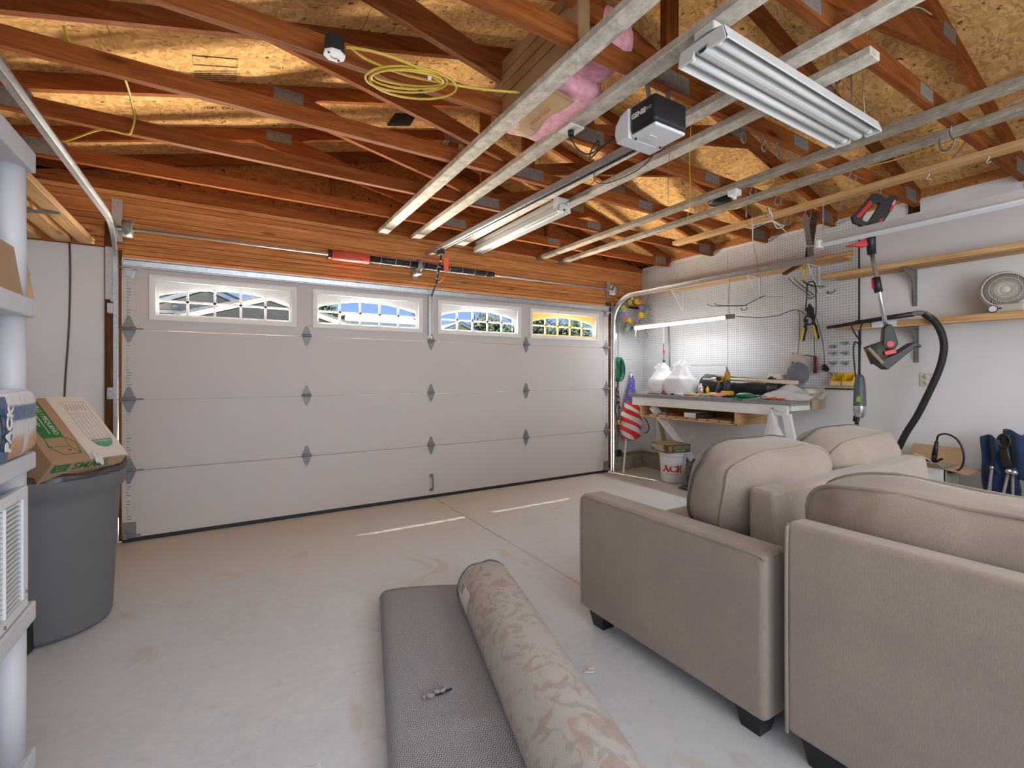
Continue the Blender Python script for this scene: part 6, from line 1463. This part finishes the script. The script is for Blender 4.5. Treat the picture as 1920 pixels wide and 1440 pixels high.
for a in ((5.30, -3.40, -3.50, .58, .815, 0), (5.32, -3.50, -3.64, .55, .86, 1), (5.34, -3.62, -3.72, .60, .85, 2)):
    m = MB(); m.grid(lambda u, v: cl(u, v, *a), 8, 10); o = m.build('canvas_panel', M['navy'], cch); o.modifiers.new('t', 'SOLIDIFY').thickness = .006
def sack(u, v):
    a = 2*math.pi*u; r_ = (.09 if v > .3 else .05+.04*v/.3)*(1+.15*math.sin(5*a+v*7)); return Vector((5.34+math.cos(a)*.05*(1+.1*math.sin(3*a)), -3.49+math.sin(a)*r_, lerp(.28, .62, v)))
m = MB(); m.grid(sack, 26, 14, wu=True); m.build('canvas_fold', M['navy'], cch)
m = MB(); m.grid(lambda u, v: Vector((5.275+.012*math.sin(v*7), -3.50-.05*u+.01*math.sin(v*5), lerp(.83, .60, v)+.02*u)), 4, 8); o = m.build('black_strap', M['black'], cch); o.modifiers.new('t', 'SOLIDIFY').thickness = .006
m = MB(); m.tube([(5.27, -3.52+.03*math.cos(a), .80+.045*math.sin(a)) for a in [2*math.pi*q/16 for q in range(16)]], .008, 6, True); m.build('ring', M['black'], cch)
for (p, q) in (((5.27, -3.46, .60), (5.30, -3.39, .0)), ((5.29, -3.45, .55), (5.32, -3.43, .0)), ((5.27, -3.54, .58), (5.28, -3.45, .02)), ((5.28, -3.56, .57), (5.33, -3.55, .0)), ((5.33, -3.70, .66), (5.28, -3.50, .02)), ((5.36, -3.60, .85), (5.36, -3.62, .0))):
    MB().cyl(p, q, .0095, n=8).build('leg', M['steel_d'], cch)
m = MB(); m.sph((5.26, -3.545, .595), .02, n=8, k=6); m.sph((5.265, -3.57, .59), .02, n=8, k=6); m.build('leg_joint', M['chrome'], cch); m = MB(); m.sph((5.265, -3.46, .605), .013, n=8, k=6); m.build('leg_joint', M['chrome'], cch)

# ================================================================== LEFT SIDE
su = thing('shelving_unit', 'grey white plastic shelving unit at the left edge', 'shelving', (-.13, -3.05, 0))
SX0, SX1, SY0, SY1 = -.47, .174, -3.55, -2.572
for z0, z1 in ((1.862, 1.925), (1.432, 1.488), (.985, 1.036), (.535, .592), (.10, .155)):
    m = MB(); m.box(SX0, SX1, SY0, SY1, z0, z1); m.build('shelf_tray', M['shelf_pl'], su, bevel=.006, seg=2)
for x in (SX1-.045, SX0+.045):
    for y in (SY1-.04, SY0+.04):
        for z0, z1 in ((0, .10), (.155, .535), (.592, .985), (1.036, 1.432), (1.488, 1.862)):
            m = MB(); m.cyl((x, y, z0), (x, y, z1), .0335, n=20); m.build('post', M['shelf_pl'], su)
# things on the unit
cb = thing('cardboard_box', 'plain brown cardboard box on an upper tray of the shelving unit', 'box', (.03, -2.80, 1.488))
m = MB(); m.prism([(-.25, 1.489), (.16, 1.489), (.145, 1.625), (-.25, 1.66)], 'y', -3.1, -2.605); m.build('box_body', M['card'], cb)
m = MB(); m.add([(.145, -2.605, 1.625), (.16, -2.605, 1.489), (.172, -2.585, 1.492), (.150, -2.578, 1.628)], [(0, 1, 2, 3)]); m.add([(.145, -2.606, 1.625), (-.2, -2.606, 1.65), (-.2, -2.58, 1.60), (.165, -2.58, 1.56)], [(0, 1, 2, 3)]); o = m.build('box_flap', M['card'], cb); o.modifiers.new('t', 'SOLIDIFY').thickness = .004
m = MB(); m.sph((.06, -2.80, 1.655), .05, .09, .04, 14, 8, lambda d: 1+.2*nz(d, 3, 4)); tag(m.build('white_bundle', M['bag'], None, (.06, -2.80, 1.62)), 'white crumpled plastic on top of the plain cardboard box', 'plastic')
pk = thing('paper_towel_pack', 'blue and white plastic wrapped pack with orange print on the shelving unit', 'pack', (.03, -2.86, 1.036))
def packf(q): return q+Vector((.012*nz(q, 9, 1), .012*nz(q, 9, 2), .010*nz(q, 9, 3)))
pm, pnt, pb = base('glossy_wrap', .18, 0, .7)
pv = coords(pnt); spn = node(pnt, 'ShaderNodeSeparateXYZ'); pnt.links.new(pv, spn.inputs[0])
dg_ = math_(pnt, 'ADD', math_(pnt, 'MULTIPLY', spn.outputs['Y'], 1.0), math_(pnt, 'MULTIPLY', spn.outputs['Z'], -.55))
c = ramp(pnt, math_(pnt, 'MULTIPLY_ADD', spn.outputs['Z'], 5.0, .12), [(.0, (.72, .72, .74)), (.12, (.72, .72, .74)), (.14, (.42, .19, .08)), (.40, (.60, .30, .12)), (.52, (.70, .70, .74)), (.64, (.66, .67, .72)), (.68, (.03, .10, .24)), (.84, (.03, .10, .24)), (.88, (.75, .75, .76))])
wv_ = noise(pnt, pv, 7, 2, .5, 1.0)
c = mixc(pnt, ramp(pnt, wv_, [(.50, (0,)*3), (.56, (.75,)*3)]), c, (.70, .70, .73))
pnt.links.new(c, pb.inputs['Base Color']); bump(pnt, pb, noise(pnt, pv, 22, 3), .4, .01)
m = MB(); m.pillow((.02, -2.90, 1.132), .172, .305, .094, .22, 40, 20, packf); m.build('wrapped_pack', pm, pk)
m = MB(); m.grid(lambda u, v: Vector((.1955+.004*math.sin(v*4), -2.94+.06*u+.03*math.sin(v*3), 1.05+.16*v)), 3, 8); m.build('blue_band', plain('band_blue', (.03, .10, .22), .2), pk)
text('PACK', 'lettering', M['white'], .045, (.2035, -2.885, 1.13), (0, .18, 1), (0, -1, .18), pk, .0006, bold=.002)
ac = thing('window_air_conditioner', 'white louvred air conditioner standing on the shelving unit', 'air conditioner', (0.0, -2.9, .592))
AX = .172
MB().box(-.30, AX-.02, -3.2, -2.66, .593, .93).build('casing', M['white_pl'], ac, bevel=.008, seg=2)
m = MB(); m.box(AX-.022, AX-.002, -3.2, -2.625, .597, .625); m.box(AX-.022, AX-.002, -3.2, -2.625, .915, .945); m.box(AX-.022, AX-.002, -2.665, -2.625, .625, .915); m.box(AX-.022, AX-.002, -2.792, -2.782, .625, .915)
m.build('grille_frame', M['white_pl'], ac, bevel=.003, seg=1)
MB().box(AX-.026, AX-.022, -3.2, -2.66, .62, .92).build('grille_back', M['dark'], ac)
sl0 = None
for col_, (ya, yb_) in enumerate(((-2.782, -2.668), (-2.905, -2.792), (-3.03, -2.915), (-3.16, -3.04))):
    for k in range(22):
        z = .630+.0132*k
        m = MB(); m.bar((AX-.012, ya, z), (AX-.012, yb_, z), .012, .0052) if sl0 is None else None
        if sl0 is None: sl0 = m.build('louvre_slat', M['white_pl'], ac); sl0_y = ya
        else: share(sl0, 'louvre_slat', (0, ya-sl0_y, z-.630), ac)
m = MB(); m.cyl((AX-.003, -2.645, .645), (AX+.001, -2.645, .645), .005, n=8); m.cyl((AX-.003, -2.80, .611), (AX+.001, -2.80, .611), .005, n=8); m.build('screw', M['steel_d'], ac)
tag(MB().box(-.1, .11, -3.0, -2.70, 1.036-.09, .962).build('blue_item', M['white_pl'], None, (0, -2.85, .95)), 'flat pale panel lying on top of the air conditioner', 'panel')

# wheeled bin with moving box in it
tbn = thing('trash_bin', 'large grey wheeled trash bin beside the shelving unit', 'bin', (-.111, -1.288, 0))
BC = (-.111, -1.288, 0)
m = MB(); m.lathe([(0, .01), (.25, .01), (.258, .03), (.288, .64), (.288, .67), (.305, .69), (.314, .73), (.320, .765), (.318, .785), (.308, .79), (.30, .775), (.282, .67), (.24, .04), (0, .035)], BC, 48); m.build('bin_body', M['bin'], tbn)
m = MB()
def lin(u, v):
    a = 2*math.pi*u; r_, z = [(.25, .70), (.296, .788), (.312, .798), (.324, .790), (.326, .770)][round(v*4)]; q = .012*nz((math.cos(a)*3, math.sin(a)*3, v*3), 1.5, 3)
    return Vector(BC)+Vector((math.cos(a)*(r_+q), math.sin(a)*(r_+q), z+q+.012*max(0, math.sin(a*3+1))))
m.grid(lin, 60, 4, wu=True); m.build('liner', plain('black_bag_plastic', (.07, .06, .06), .25), tbn)
m = MB(); m.sph((.155, -1.40, .81), .05, .035, .022, 12, 6, lambda d: 1+.4*nz(d, 3, 2)); m.build('liner_knot', plain('black_bag_plastic2', (.05, .048, .048), .2), tbn)
for p in ((-.13, -1.56), (-.36, -1.42)):
    d = Vector((-.111-p[0], -1.288-p[1], 0)).normalized(); s_ = Vector((-d.y, d.x, 0)); c = Vector((p[0], p[1], .105))
    MB().cyl(c-s_*.04, c+s_*.04, .105, n=24).build('wheel', M['black'], tbn, bevel=.008, seg=1)
cp0 = Vector((.003, -1.671, .865)); U = Vector((.70, .71, -.03)).normalized(); V = Vector((-.51, .53, .68)); V = (V-U*V.dot(U)).normalized(); Wn = U.cross(V).normalized()
mbx = thing('moving_box', 'brown moving box with green print and white flap tilted in the trash bin', 'box', tuple(cp0))
Mb = Matrix((U, V, Wn)).transposed(); a_, b_, c_ = .325, .424, .25
m = MB(); m.obox(cp0+U*a_/2+V*b_/2-Wn*c_/2, (a_/2, b_/2, c_/2), Mb); m.build('box_body', M['card'], mbx, bevel=.003, seg=1)
def onface(u, v, d=.001): return cp0+U*u+V*v+Wn*d
def patch(pts, name, mat, d0=.0008, d1=.0016, par=mbx):
    k = len(pts); m = MB(); m.add([onface(u, v, d0) for u, v in pts]+[onface(u, v, d1) for u, v in pts], [tuple(range(k)), tuple(range(k, 2*k))]+[(i, (i+1) % k, k+(i+1) % k, k+i) for i in range(k)]); return m.build(name, mat, par)
patch([(.155, .0), (.325, -.002), (.327, .424), (.155, .424)], 'white_flap', M['card_w'], .001, .004)
patch([(.03, .425), (.03, .17), (.035, .155), (.115, .155), (.115, .425)], 'green_panel', M['gprint'])
def line(p, q, name, mat, w=.0025, d=.002): MB().bar(onface(*p, d), onface(*q, d), w, .0012, Wn).build(name, mat, mbx)
text('SMALL / PEQUEÑO', 'lettering', M['card_w'], .027, onface(.094, .285, .002), -V, U, mbx, .0004)
text('12"', 'lettering', M['card_w'], .027, onface(.045, .25, .002), -V, U, mbx, .0004)
line((.07, .40), (.07, .18), 'rule_line', M['card_w'])
bxp = [(.035, .155), (.115, .155), (.145, .115), (.135, .045), (.065, .045), (.03, .10)]
for i in range(6): line(bxp[i], bxp[(i+1) % 6], 'line_drawing', M['gprint'])
for p, q in (((.115, .155), (.11, .095)), ((.11, .095), (.135, .045)), ((.11, .095), (.03, .10))): line(p, q, 'line_drawing', M['gprint'], .0015)
line((.095, .075), (.105, .068), 'line_drawing', M['ink'], .004)
for (u0, v0, u1, v1) in ((.205, .385, .305, .385), (.205, .30, .305, .30), (.205, .385, .205, .125), (.305, .385, .305, .125), (.205, .125, .305, .125)): line((u0, v0), (u1, v1), 'print_table', M['ink2'], .0014, .0046)
for k in range(5): line((.222+.017*k, .29), (.222+.017*k, .13), 'print_table', M['ink2'], .001, .0046)
for k in range(6): line((.215+.015*k, .365), (.215+.015*k, .33-.004*(k % 3)), 'print_table', M['ink2'], .004, .0046)
hc = [(.21+.0+.095*(i/10), .118-.055*math.sqrt(max(0, 1-((i/10)*2-1)**2))) for i in range(11)]
patch(hc, 'green_label', M['gprint2'], .0042, .005)
text('COMMENTS', 'lettering', M['card_w'], .014, onface(.257, .105, .0053), U, V, mbx, .0003)
def onfront(u, w, d=.0012): return cp0+U*u-Wn*w-V*d
text('SMALL', 'lettering', M['gprint'], .058, onfront(.175, .036), U, Wn, mbx, .0005, sx=.95, bold=.0008)
m = MB(); m.add([onfront(u, w) for u, w in ((.015, .015), (.08, .015), (.08, .062), (.015, .062))]+[onfront(u, w, .0004) for u, w in ((.015, .015), (.08, .015), (.08, .062), (.015, .062))], [(0, 1, 2, 3), (4, 5, 6, 7), (0, 1, 5, 4), (1, 2, 6, 5), (2, 3, 7, 6), (3, 0, 4, 7)]); m.build('green_label', M['gprint'], mbx)
text('SMALL', 'lettering', M['card'], .015, onfront(.0475, .03, .002), U, Wn, mbx, .0003); text('BOX', 'lettering', M['card'], .015, onfront(.0475, .048, .002), U, Wn, mbx, .0003)
m = MB(); m.grid(lambda u, v: onface(.15+.03*u+.02*v, .035-.07*v+.01*math.sin(u*8), .006+.012*abs(math.sin(u*5+v*4))-.03*(v > .6)*(v-.6)), 6, 8); m.build('tape_strip', M['bag'], mbx)

# left wall pine shelf boards and cord
ls = thing('wall_shelf', 'pine plank shelf high on the left wall ending near the door track', 'shelf', (-.33, -1.8, 2.2))
for x0, x1 in ((-.235, -.148), (-.365, -.275), (-.52, -.43)): MB().box(x0, x1, -3.6, -.02, 2.205, 2.243).build('plank', M['pine_y'], ls, bevel=.003, seg=1)
m = MB(); m.prism([(-.528, 2.203), (-.16, 2.203), (-.16, 2.195), (-.40, 2.17), (-.50, 2.05), (-.528, 1.93)], 'y', -.81, -.80); m.build('grey_bracket', M['plate'], ls)
ls2 = thing('wall_shelf', 'lower pine plank shelf on the left wall behind the shelving unit', 'shelf', (-.40, -1.8, 1.6))
MB().box(-.525, -.40, -3.6, -1.2, 1.60, 1.638).build('plank', M['pine_y'], ls2, bevel=.003, seg=1)
m = MB(); m.box(-.53, -.40, -1.24, -1.20, 1.50, 1.60); m.build('bracket', M['pine_z'], ls2)
cable('wall_cable', 'dark brown cord running down the white wall left of the garage door', [(-.305, .05, 2.42), (-.30, .052, 2.2), (-.298, .055, 1.95), (-.305, .055, 1.6), (-.325, .055, 1.2), (-.33, .055, .95), (-.33, .055, .5), (-.33, .055, .1)], .006, M['wire'])
ss = MB(); ss.box(-.085, -.045, -.0, .034, 1.08, 1.14); ss.cyl((-.065, -.01, 1.11), (-.065, .0, 1.11), .008, n=6)
tag(ss.build('latch_plate', M['galv'], None, (-.065, .02, 1.1)), 'small steel latch plate on the brown jamb beside the left track', 'latch')
MBw = MB(); MBw.tube([(-.106, .045, 2.2), (-.104, .043, 1.5), (-.108, .045, .8), (-.105, .045, .05)], .003, 5); tag(MBw.build('thin_wire', M['wirew'], None, (-.1, .045, 1.2)), 'pale thin wire running down the edge of the brown door jamb', 'wire')
# ================================================================== OUTSIDE
gr = struct('ground_outside')
grass = plain('lawn', (.10, .16, .05), .9, var=.35, sc=3); drive = plain('driveway_concrete', (.50, .47, .43), .8, var=.08, sc=2); asph = plain('asphalt', (.09, .09, .095), .85, var=.15, sc=8)
MB().box(-60, 80, .3, 90, -.30, -.10).build('lawn', grass, gr); MB().box(-.6, 6, .3, 7, -.12, -.04).build('driveway', drive, gr); MB().box(-60, 80, 7, 10.5, -.12, -.06).build('street', asph, gr)
siding = plain('pale_siding', (.60, .58, .52), .7, var=.04, sc=3); shing = plain('grey_shingle', (.20, .19, .18), .85, var=.3, sc=14, bmp=.4); shing_l = plain('tan_shingle', (.36, .33, .29), .85, var=.25, sc=14, bmp=.4); slate = plain('dark_slate_wall', (.06, .065, .075), .8, var=.25, sc=20); trimw = plain('white_trim', (.75, .75, .73), .5)
wing = plain('window_dark', (.10, .14, .18), .15)
def house(label, xc, w, y0, d, zw, zp, wallm, roofm, lower=None, ridge='y', ov=.35):
    t = thing('house', label, 'house', (xc, y0, -.1))
    x0, x1 = xc-w/2, xc+w/2; th = .16
    if ridge == 'y':
        MB().prism([(x0, -.1), (x1, -.1), (x1, zw), (xc, zp), (x0, zw)], 'y', y0, y0+d).build('walls', wallm, t)
        sl = (zp-zw)/(w/2)
        for s_ in (1, -1):
            MB().prism([(xc, zp+.02), (xc+s_*(w/2+ov), zw-sl*ov+.02), (xc+s_*(w/2+ov), zw-sl*ov+.02+th), (xc, zp+.02+th)], 'y', y0-ov, y0+d+ov).build('roof', roofm, t)
            MB().prism([(xc, zp-.02), (xc+s_*(w/2+ov), zw-sl*ov-.02), (xc+s_*(w/2+ov), zw-sl*ov+.10), (xc, zp+.10)], 'y', y0-ov-.04, y0-ov).build('fascia', trimw, t)
    else:
        yc = y0+d/2; sl = (zp-zw)/(d/2)
        MB().prism([(y0, -.1), (y0+d, -.1), (y0+d, zw), (yc, zp), (y0, zw)], 'x', x0, x1).build('walls', wallm, t)
        for s_ in (1, -1):
            MB().prism([(yc, zp+.02), (yc+s_*(d/2+ov), zw-sl*ov+.02), (yc+s_*(d/2+ov), zw-sl*ov+.02+th), (yc, zp+.02+th)], 'x', x0-ov, x1+ov).build('roof', roofm, t)
        MB().box(x0-ov, x1+ov, y0-ov-.06, y0-ov, zw-sl*ov-.12, zw-sl*ov+.14).build('gutter', trimw, t)
    if lower: MB().box(x0+.02, x1-.02, y0-.06, y0-.001, -.1, lower).build('lower_wall', slate, t)
    return t
h1_ = house('pale sided house with wide dark gable seen through the left door window', .20, 4.6, 12.0, 6, 2.72, 3.70, siding, shing, None)
MB().box(-2.06, 2.46, 11.95, 11.999, -.1, 2.98).build('lower_wall', slate, h1_)
MB().box(-2.3, 2.7, 11.80, 11.95, 2.98, 3.06).build('soffit_trim', trimw, h1_)
MB().box(.35, .95, 11.90, 11.95, 2.55, 2.95).build('window_frame', trimw, h1_); MB().box(.42, .88, 11.885, 11.9, 2.60, 2.88).build('window_pane', wing, h1_)
m = MB(); m.lathe([(0, .12), (.05, .1), (.1, 0), (.09, 0)], (-.55, 11.9, 3.15), 12); m.build('flood_lamp', trimw, h1_); MB().box(.42, .60, 11.93, 11.99, 3.12, 3.24).build('vent', slate, h1_)
h2_ = house('house with dark front wall and white gable fascia beside the wide gable', 1.68, 3.4, 9.6, 1.6, 2.66, 3.20, slate, shing, None)
h3_ = house('long house with tan shingle roof seen through the second door window', 7.2, 8.0, 24, 6, 4.25, 5.05, siding, shing_l, None, 'x')
h4_ = house('small white gabled house seen through the third door window', 12.6, 3.0, 21, 5, 3.55, 4.20, plain('white_siding', (.66, .66, .60), .7, var=.03), shing_l)
h5_ = house('distant house with dark gable between the trees', 11.9, 2.6, 32, 6, 4.75, 5.4, slate, shing)
leaf1 = plain('leaf_green', (.07, .13, .035), .7, var=.5, sc=2); leaf2 = plain('leaf_olive', (.17, .20, .05), .7, var=.5, sc=2); leaf3 = plain('leaf_dark', (.025, .05, .025), .7, var=.5, sc=2); bark = plain('bark', (.10, .07, .05), .9)
def tree(label, x, y, hgt, r_, mat, n=900, seed=0):
    rg_ = random.Random(seed); t = thing('tree', label, 'tree', (x, y, -.1), 'trees beyond the street')
    MB().cyl((x, y, -.1), (x, y, hgt*.6), .14, .07, 8).build('trunk', bark, t)
    vs, fs = [], []
    for i in range(n):
        d = Vector((rg_.gauss(0, 1), rg_.gauss(0, 1), rg_.gauss(0, 1))).normalized(); q = rg_.uniform(.55, 1)**.6*(1+.25*nz(d, 2.5, seed))
        c = Vector((x+d.x*r_*q, y+d.y*r_*q, hgt*.58+d.z*hgt*.42*q)); s_ = rg_.uniform(.07, .17)
        a = Vector((rg_.gauss(0, 1), rg_.gauss(0, 1), rg_.gauss(0, 1))).normalized()*s_; b2 = a.orthogonal().normalized()*s_*.7
        k = len(vs); vs += [c-a, c+b2, c+a, c-b2]; fs.append((k, k+1, k+2, k+3))
    m = MB(); m.add(vs, fs); o = m.build('foliage', mat, t, merge=False); o['kind'] = 'stuff'
    m = MB(); m.sph((x, y, hgt*.58), r_*.72, r_*.72, hgt*.31, 12, 8, lambda d: 1+.2*nz(d, 2, seed)); m.build('inner_crown', leaf3, t)
for i, (x, y, hgt, r_, mt, lab_) in enumerate(((10.9, 40, 6.6, 1.5, leaf3, 'dark evergreen just beyond the tan roof'), (15.0, 36, 6.3, 1.6, leaf3, 'tall dark evergreen right of the dark gabled house'), (17.4, 33, 4.9, 1.3, leaf2, 'yellow green shrub beside the white fascia'),
   (16.7, 26, 5.7, 1.35, leaf2, 'olive tree in the middle of the third door window'), (19.4, 29.5, 6.6, 1.5, leaf2, 'tallest olive tree of the third door window'), (19.6, 26, 5.6, 1.35, leaf1, 'green tree right of the olive trees in the third window'), (22.3, 26.5, 5.2, 1.4, leaf2, 'olive shrub at the right of the third window'),
   (14.2, 16, 4.1, 1.15, leaf3, 'dark shrub at the left of the yellow window'), (16.4, 18.8, 5.1, 1.35, leaf3, 'dark tree under the arch of the yellow window'), (16.6, 16, 4.2, 1.2, leaf1, 'mid green tree in the middle of the yellow window'), (19.3, 18.6, 4.8, 1.4, leaf1, 'mid green tree toward the right of the yellow window'), (19.3, 15.6, 3.8, 1.2, leaf1, 'green shrub at the right end of the yellow window'),
   (14.4, 44, 7.0, 1.5, leaf3, 'far dark evergreen over the white gabled house'), (3.9, 13.5, 3.75, .7, leaf1, 'small green tree at the right edge of the left window'))):
    tree(lab_, x, y, hgt, r_, mt, 1300, i)
tag(MB().cyl((17.9, 23.5, -.1), (17.9, 23.5, 5.6), .09, n=8).build('street_pole', trimw, None, (17.9, 23.5, 0)), 'white pole standing among the olive trees', 'pole')

# everything beyond the street stands farther off: enlarge the block about the driveway end of the garage
CC = Vector((.653, -4.513, 1.266))
for o in list(COL.objects):
    if o.parent is None and o.name.split('.')[0] in ('house', 'tree', 'street_pole'):
        o.location = CC+(o.location-CC)*1.6; o.scale = (1.6,)*3
# ================================================================== SMALL PIECES GO UNDER THE PART THEY SIT ON
def nest(child, parent, only=None):
    for t in list(COL.objects):
        if t.parent is not None or (only and t.name.split('.')[0] != only): continue
        kids = list(t.children); ps = [k for k in kids if k.name.split('.')[0] == parent and k.type == 'MESH']
        if not ps: continue
        ctr = lambda o: o.location+sum((Vector(c) for c in o.bound_box), Vector())/8
        for k in kids:
            if k.name.split('.')[0] == child:
                p = min(ps, key=lambda q: (ctr(q)-ctr(k)).length)
                if p.location.length < 1e-6 and p.rotation_euler.to_quaternion().angle < 1e-6: k.parent = p
for a, b_ in (('tube_socket', 'tube'), ('welt', 'back_cushion'), ('piping', 'arm'), ('dial_ring', 'dial'), ('grille_hub', 'grille'), ('socket_slot', 'socket'), ('red_label', 'handle_body'), ('red_trim', 'handle_body'), ('clamp_lever', 'shaft_clamp'), ('pivot_button', 'motor_neck'), ('grip_stripe', 'grip'), ('sticker', 'base_pan'), ('arm_bolt', 'door_arm'), ('spring_stripe', 'spring'), ('label_print', 'paper_label'), ('line_drawing', 'green_panel'), ('rule_line', 'green_panel'), ('print_table', 'white_flap'), ('hose_rib', 'hose'), ('drive_belt', 'rail'), ('torn_slit', 'rug_body'), ('torn_tuft', 'rug_body'), ('louvre_slat', 'grille_frame'), ('print_line', 'box_side'), ('core', 'roll'), ('side_print', 'carton'), ('tip', 'head'), ('chuck', 'motor'), ('hardware', 'bottom'), ('red_trim', 'bag_body'), ('finial', 'pole'), ('pole_tip', 'pole'), ('handle_wire', 'pail'), ('liner_knot', 'liner')): nest(a, b_)
for a, b_, o in (('lettering', 'motor_cover', 'garage_door_opener'), ('screw', 'base_pan', 'garage_door_opener'), ('lettering', 'handle_body', 'string_trimmer'), ('lettering', 'pail', 'paint_bucket'), ('lettering', 'blue_band', 'paper_towel_pack'), ('lettering', 'kraft_flap', 'insulation_batt'), ('screw', 'cover', 'junction_box'), ('emblem', 'cover', 'junction_box'), ('lettering', 'green_panel', 'moving_box'), ('green_label', 'white_flap', 'moving_box'), ('grille_frame', 'casing', 'none')): nest(a, b_, o)
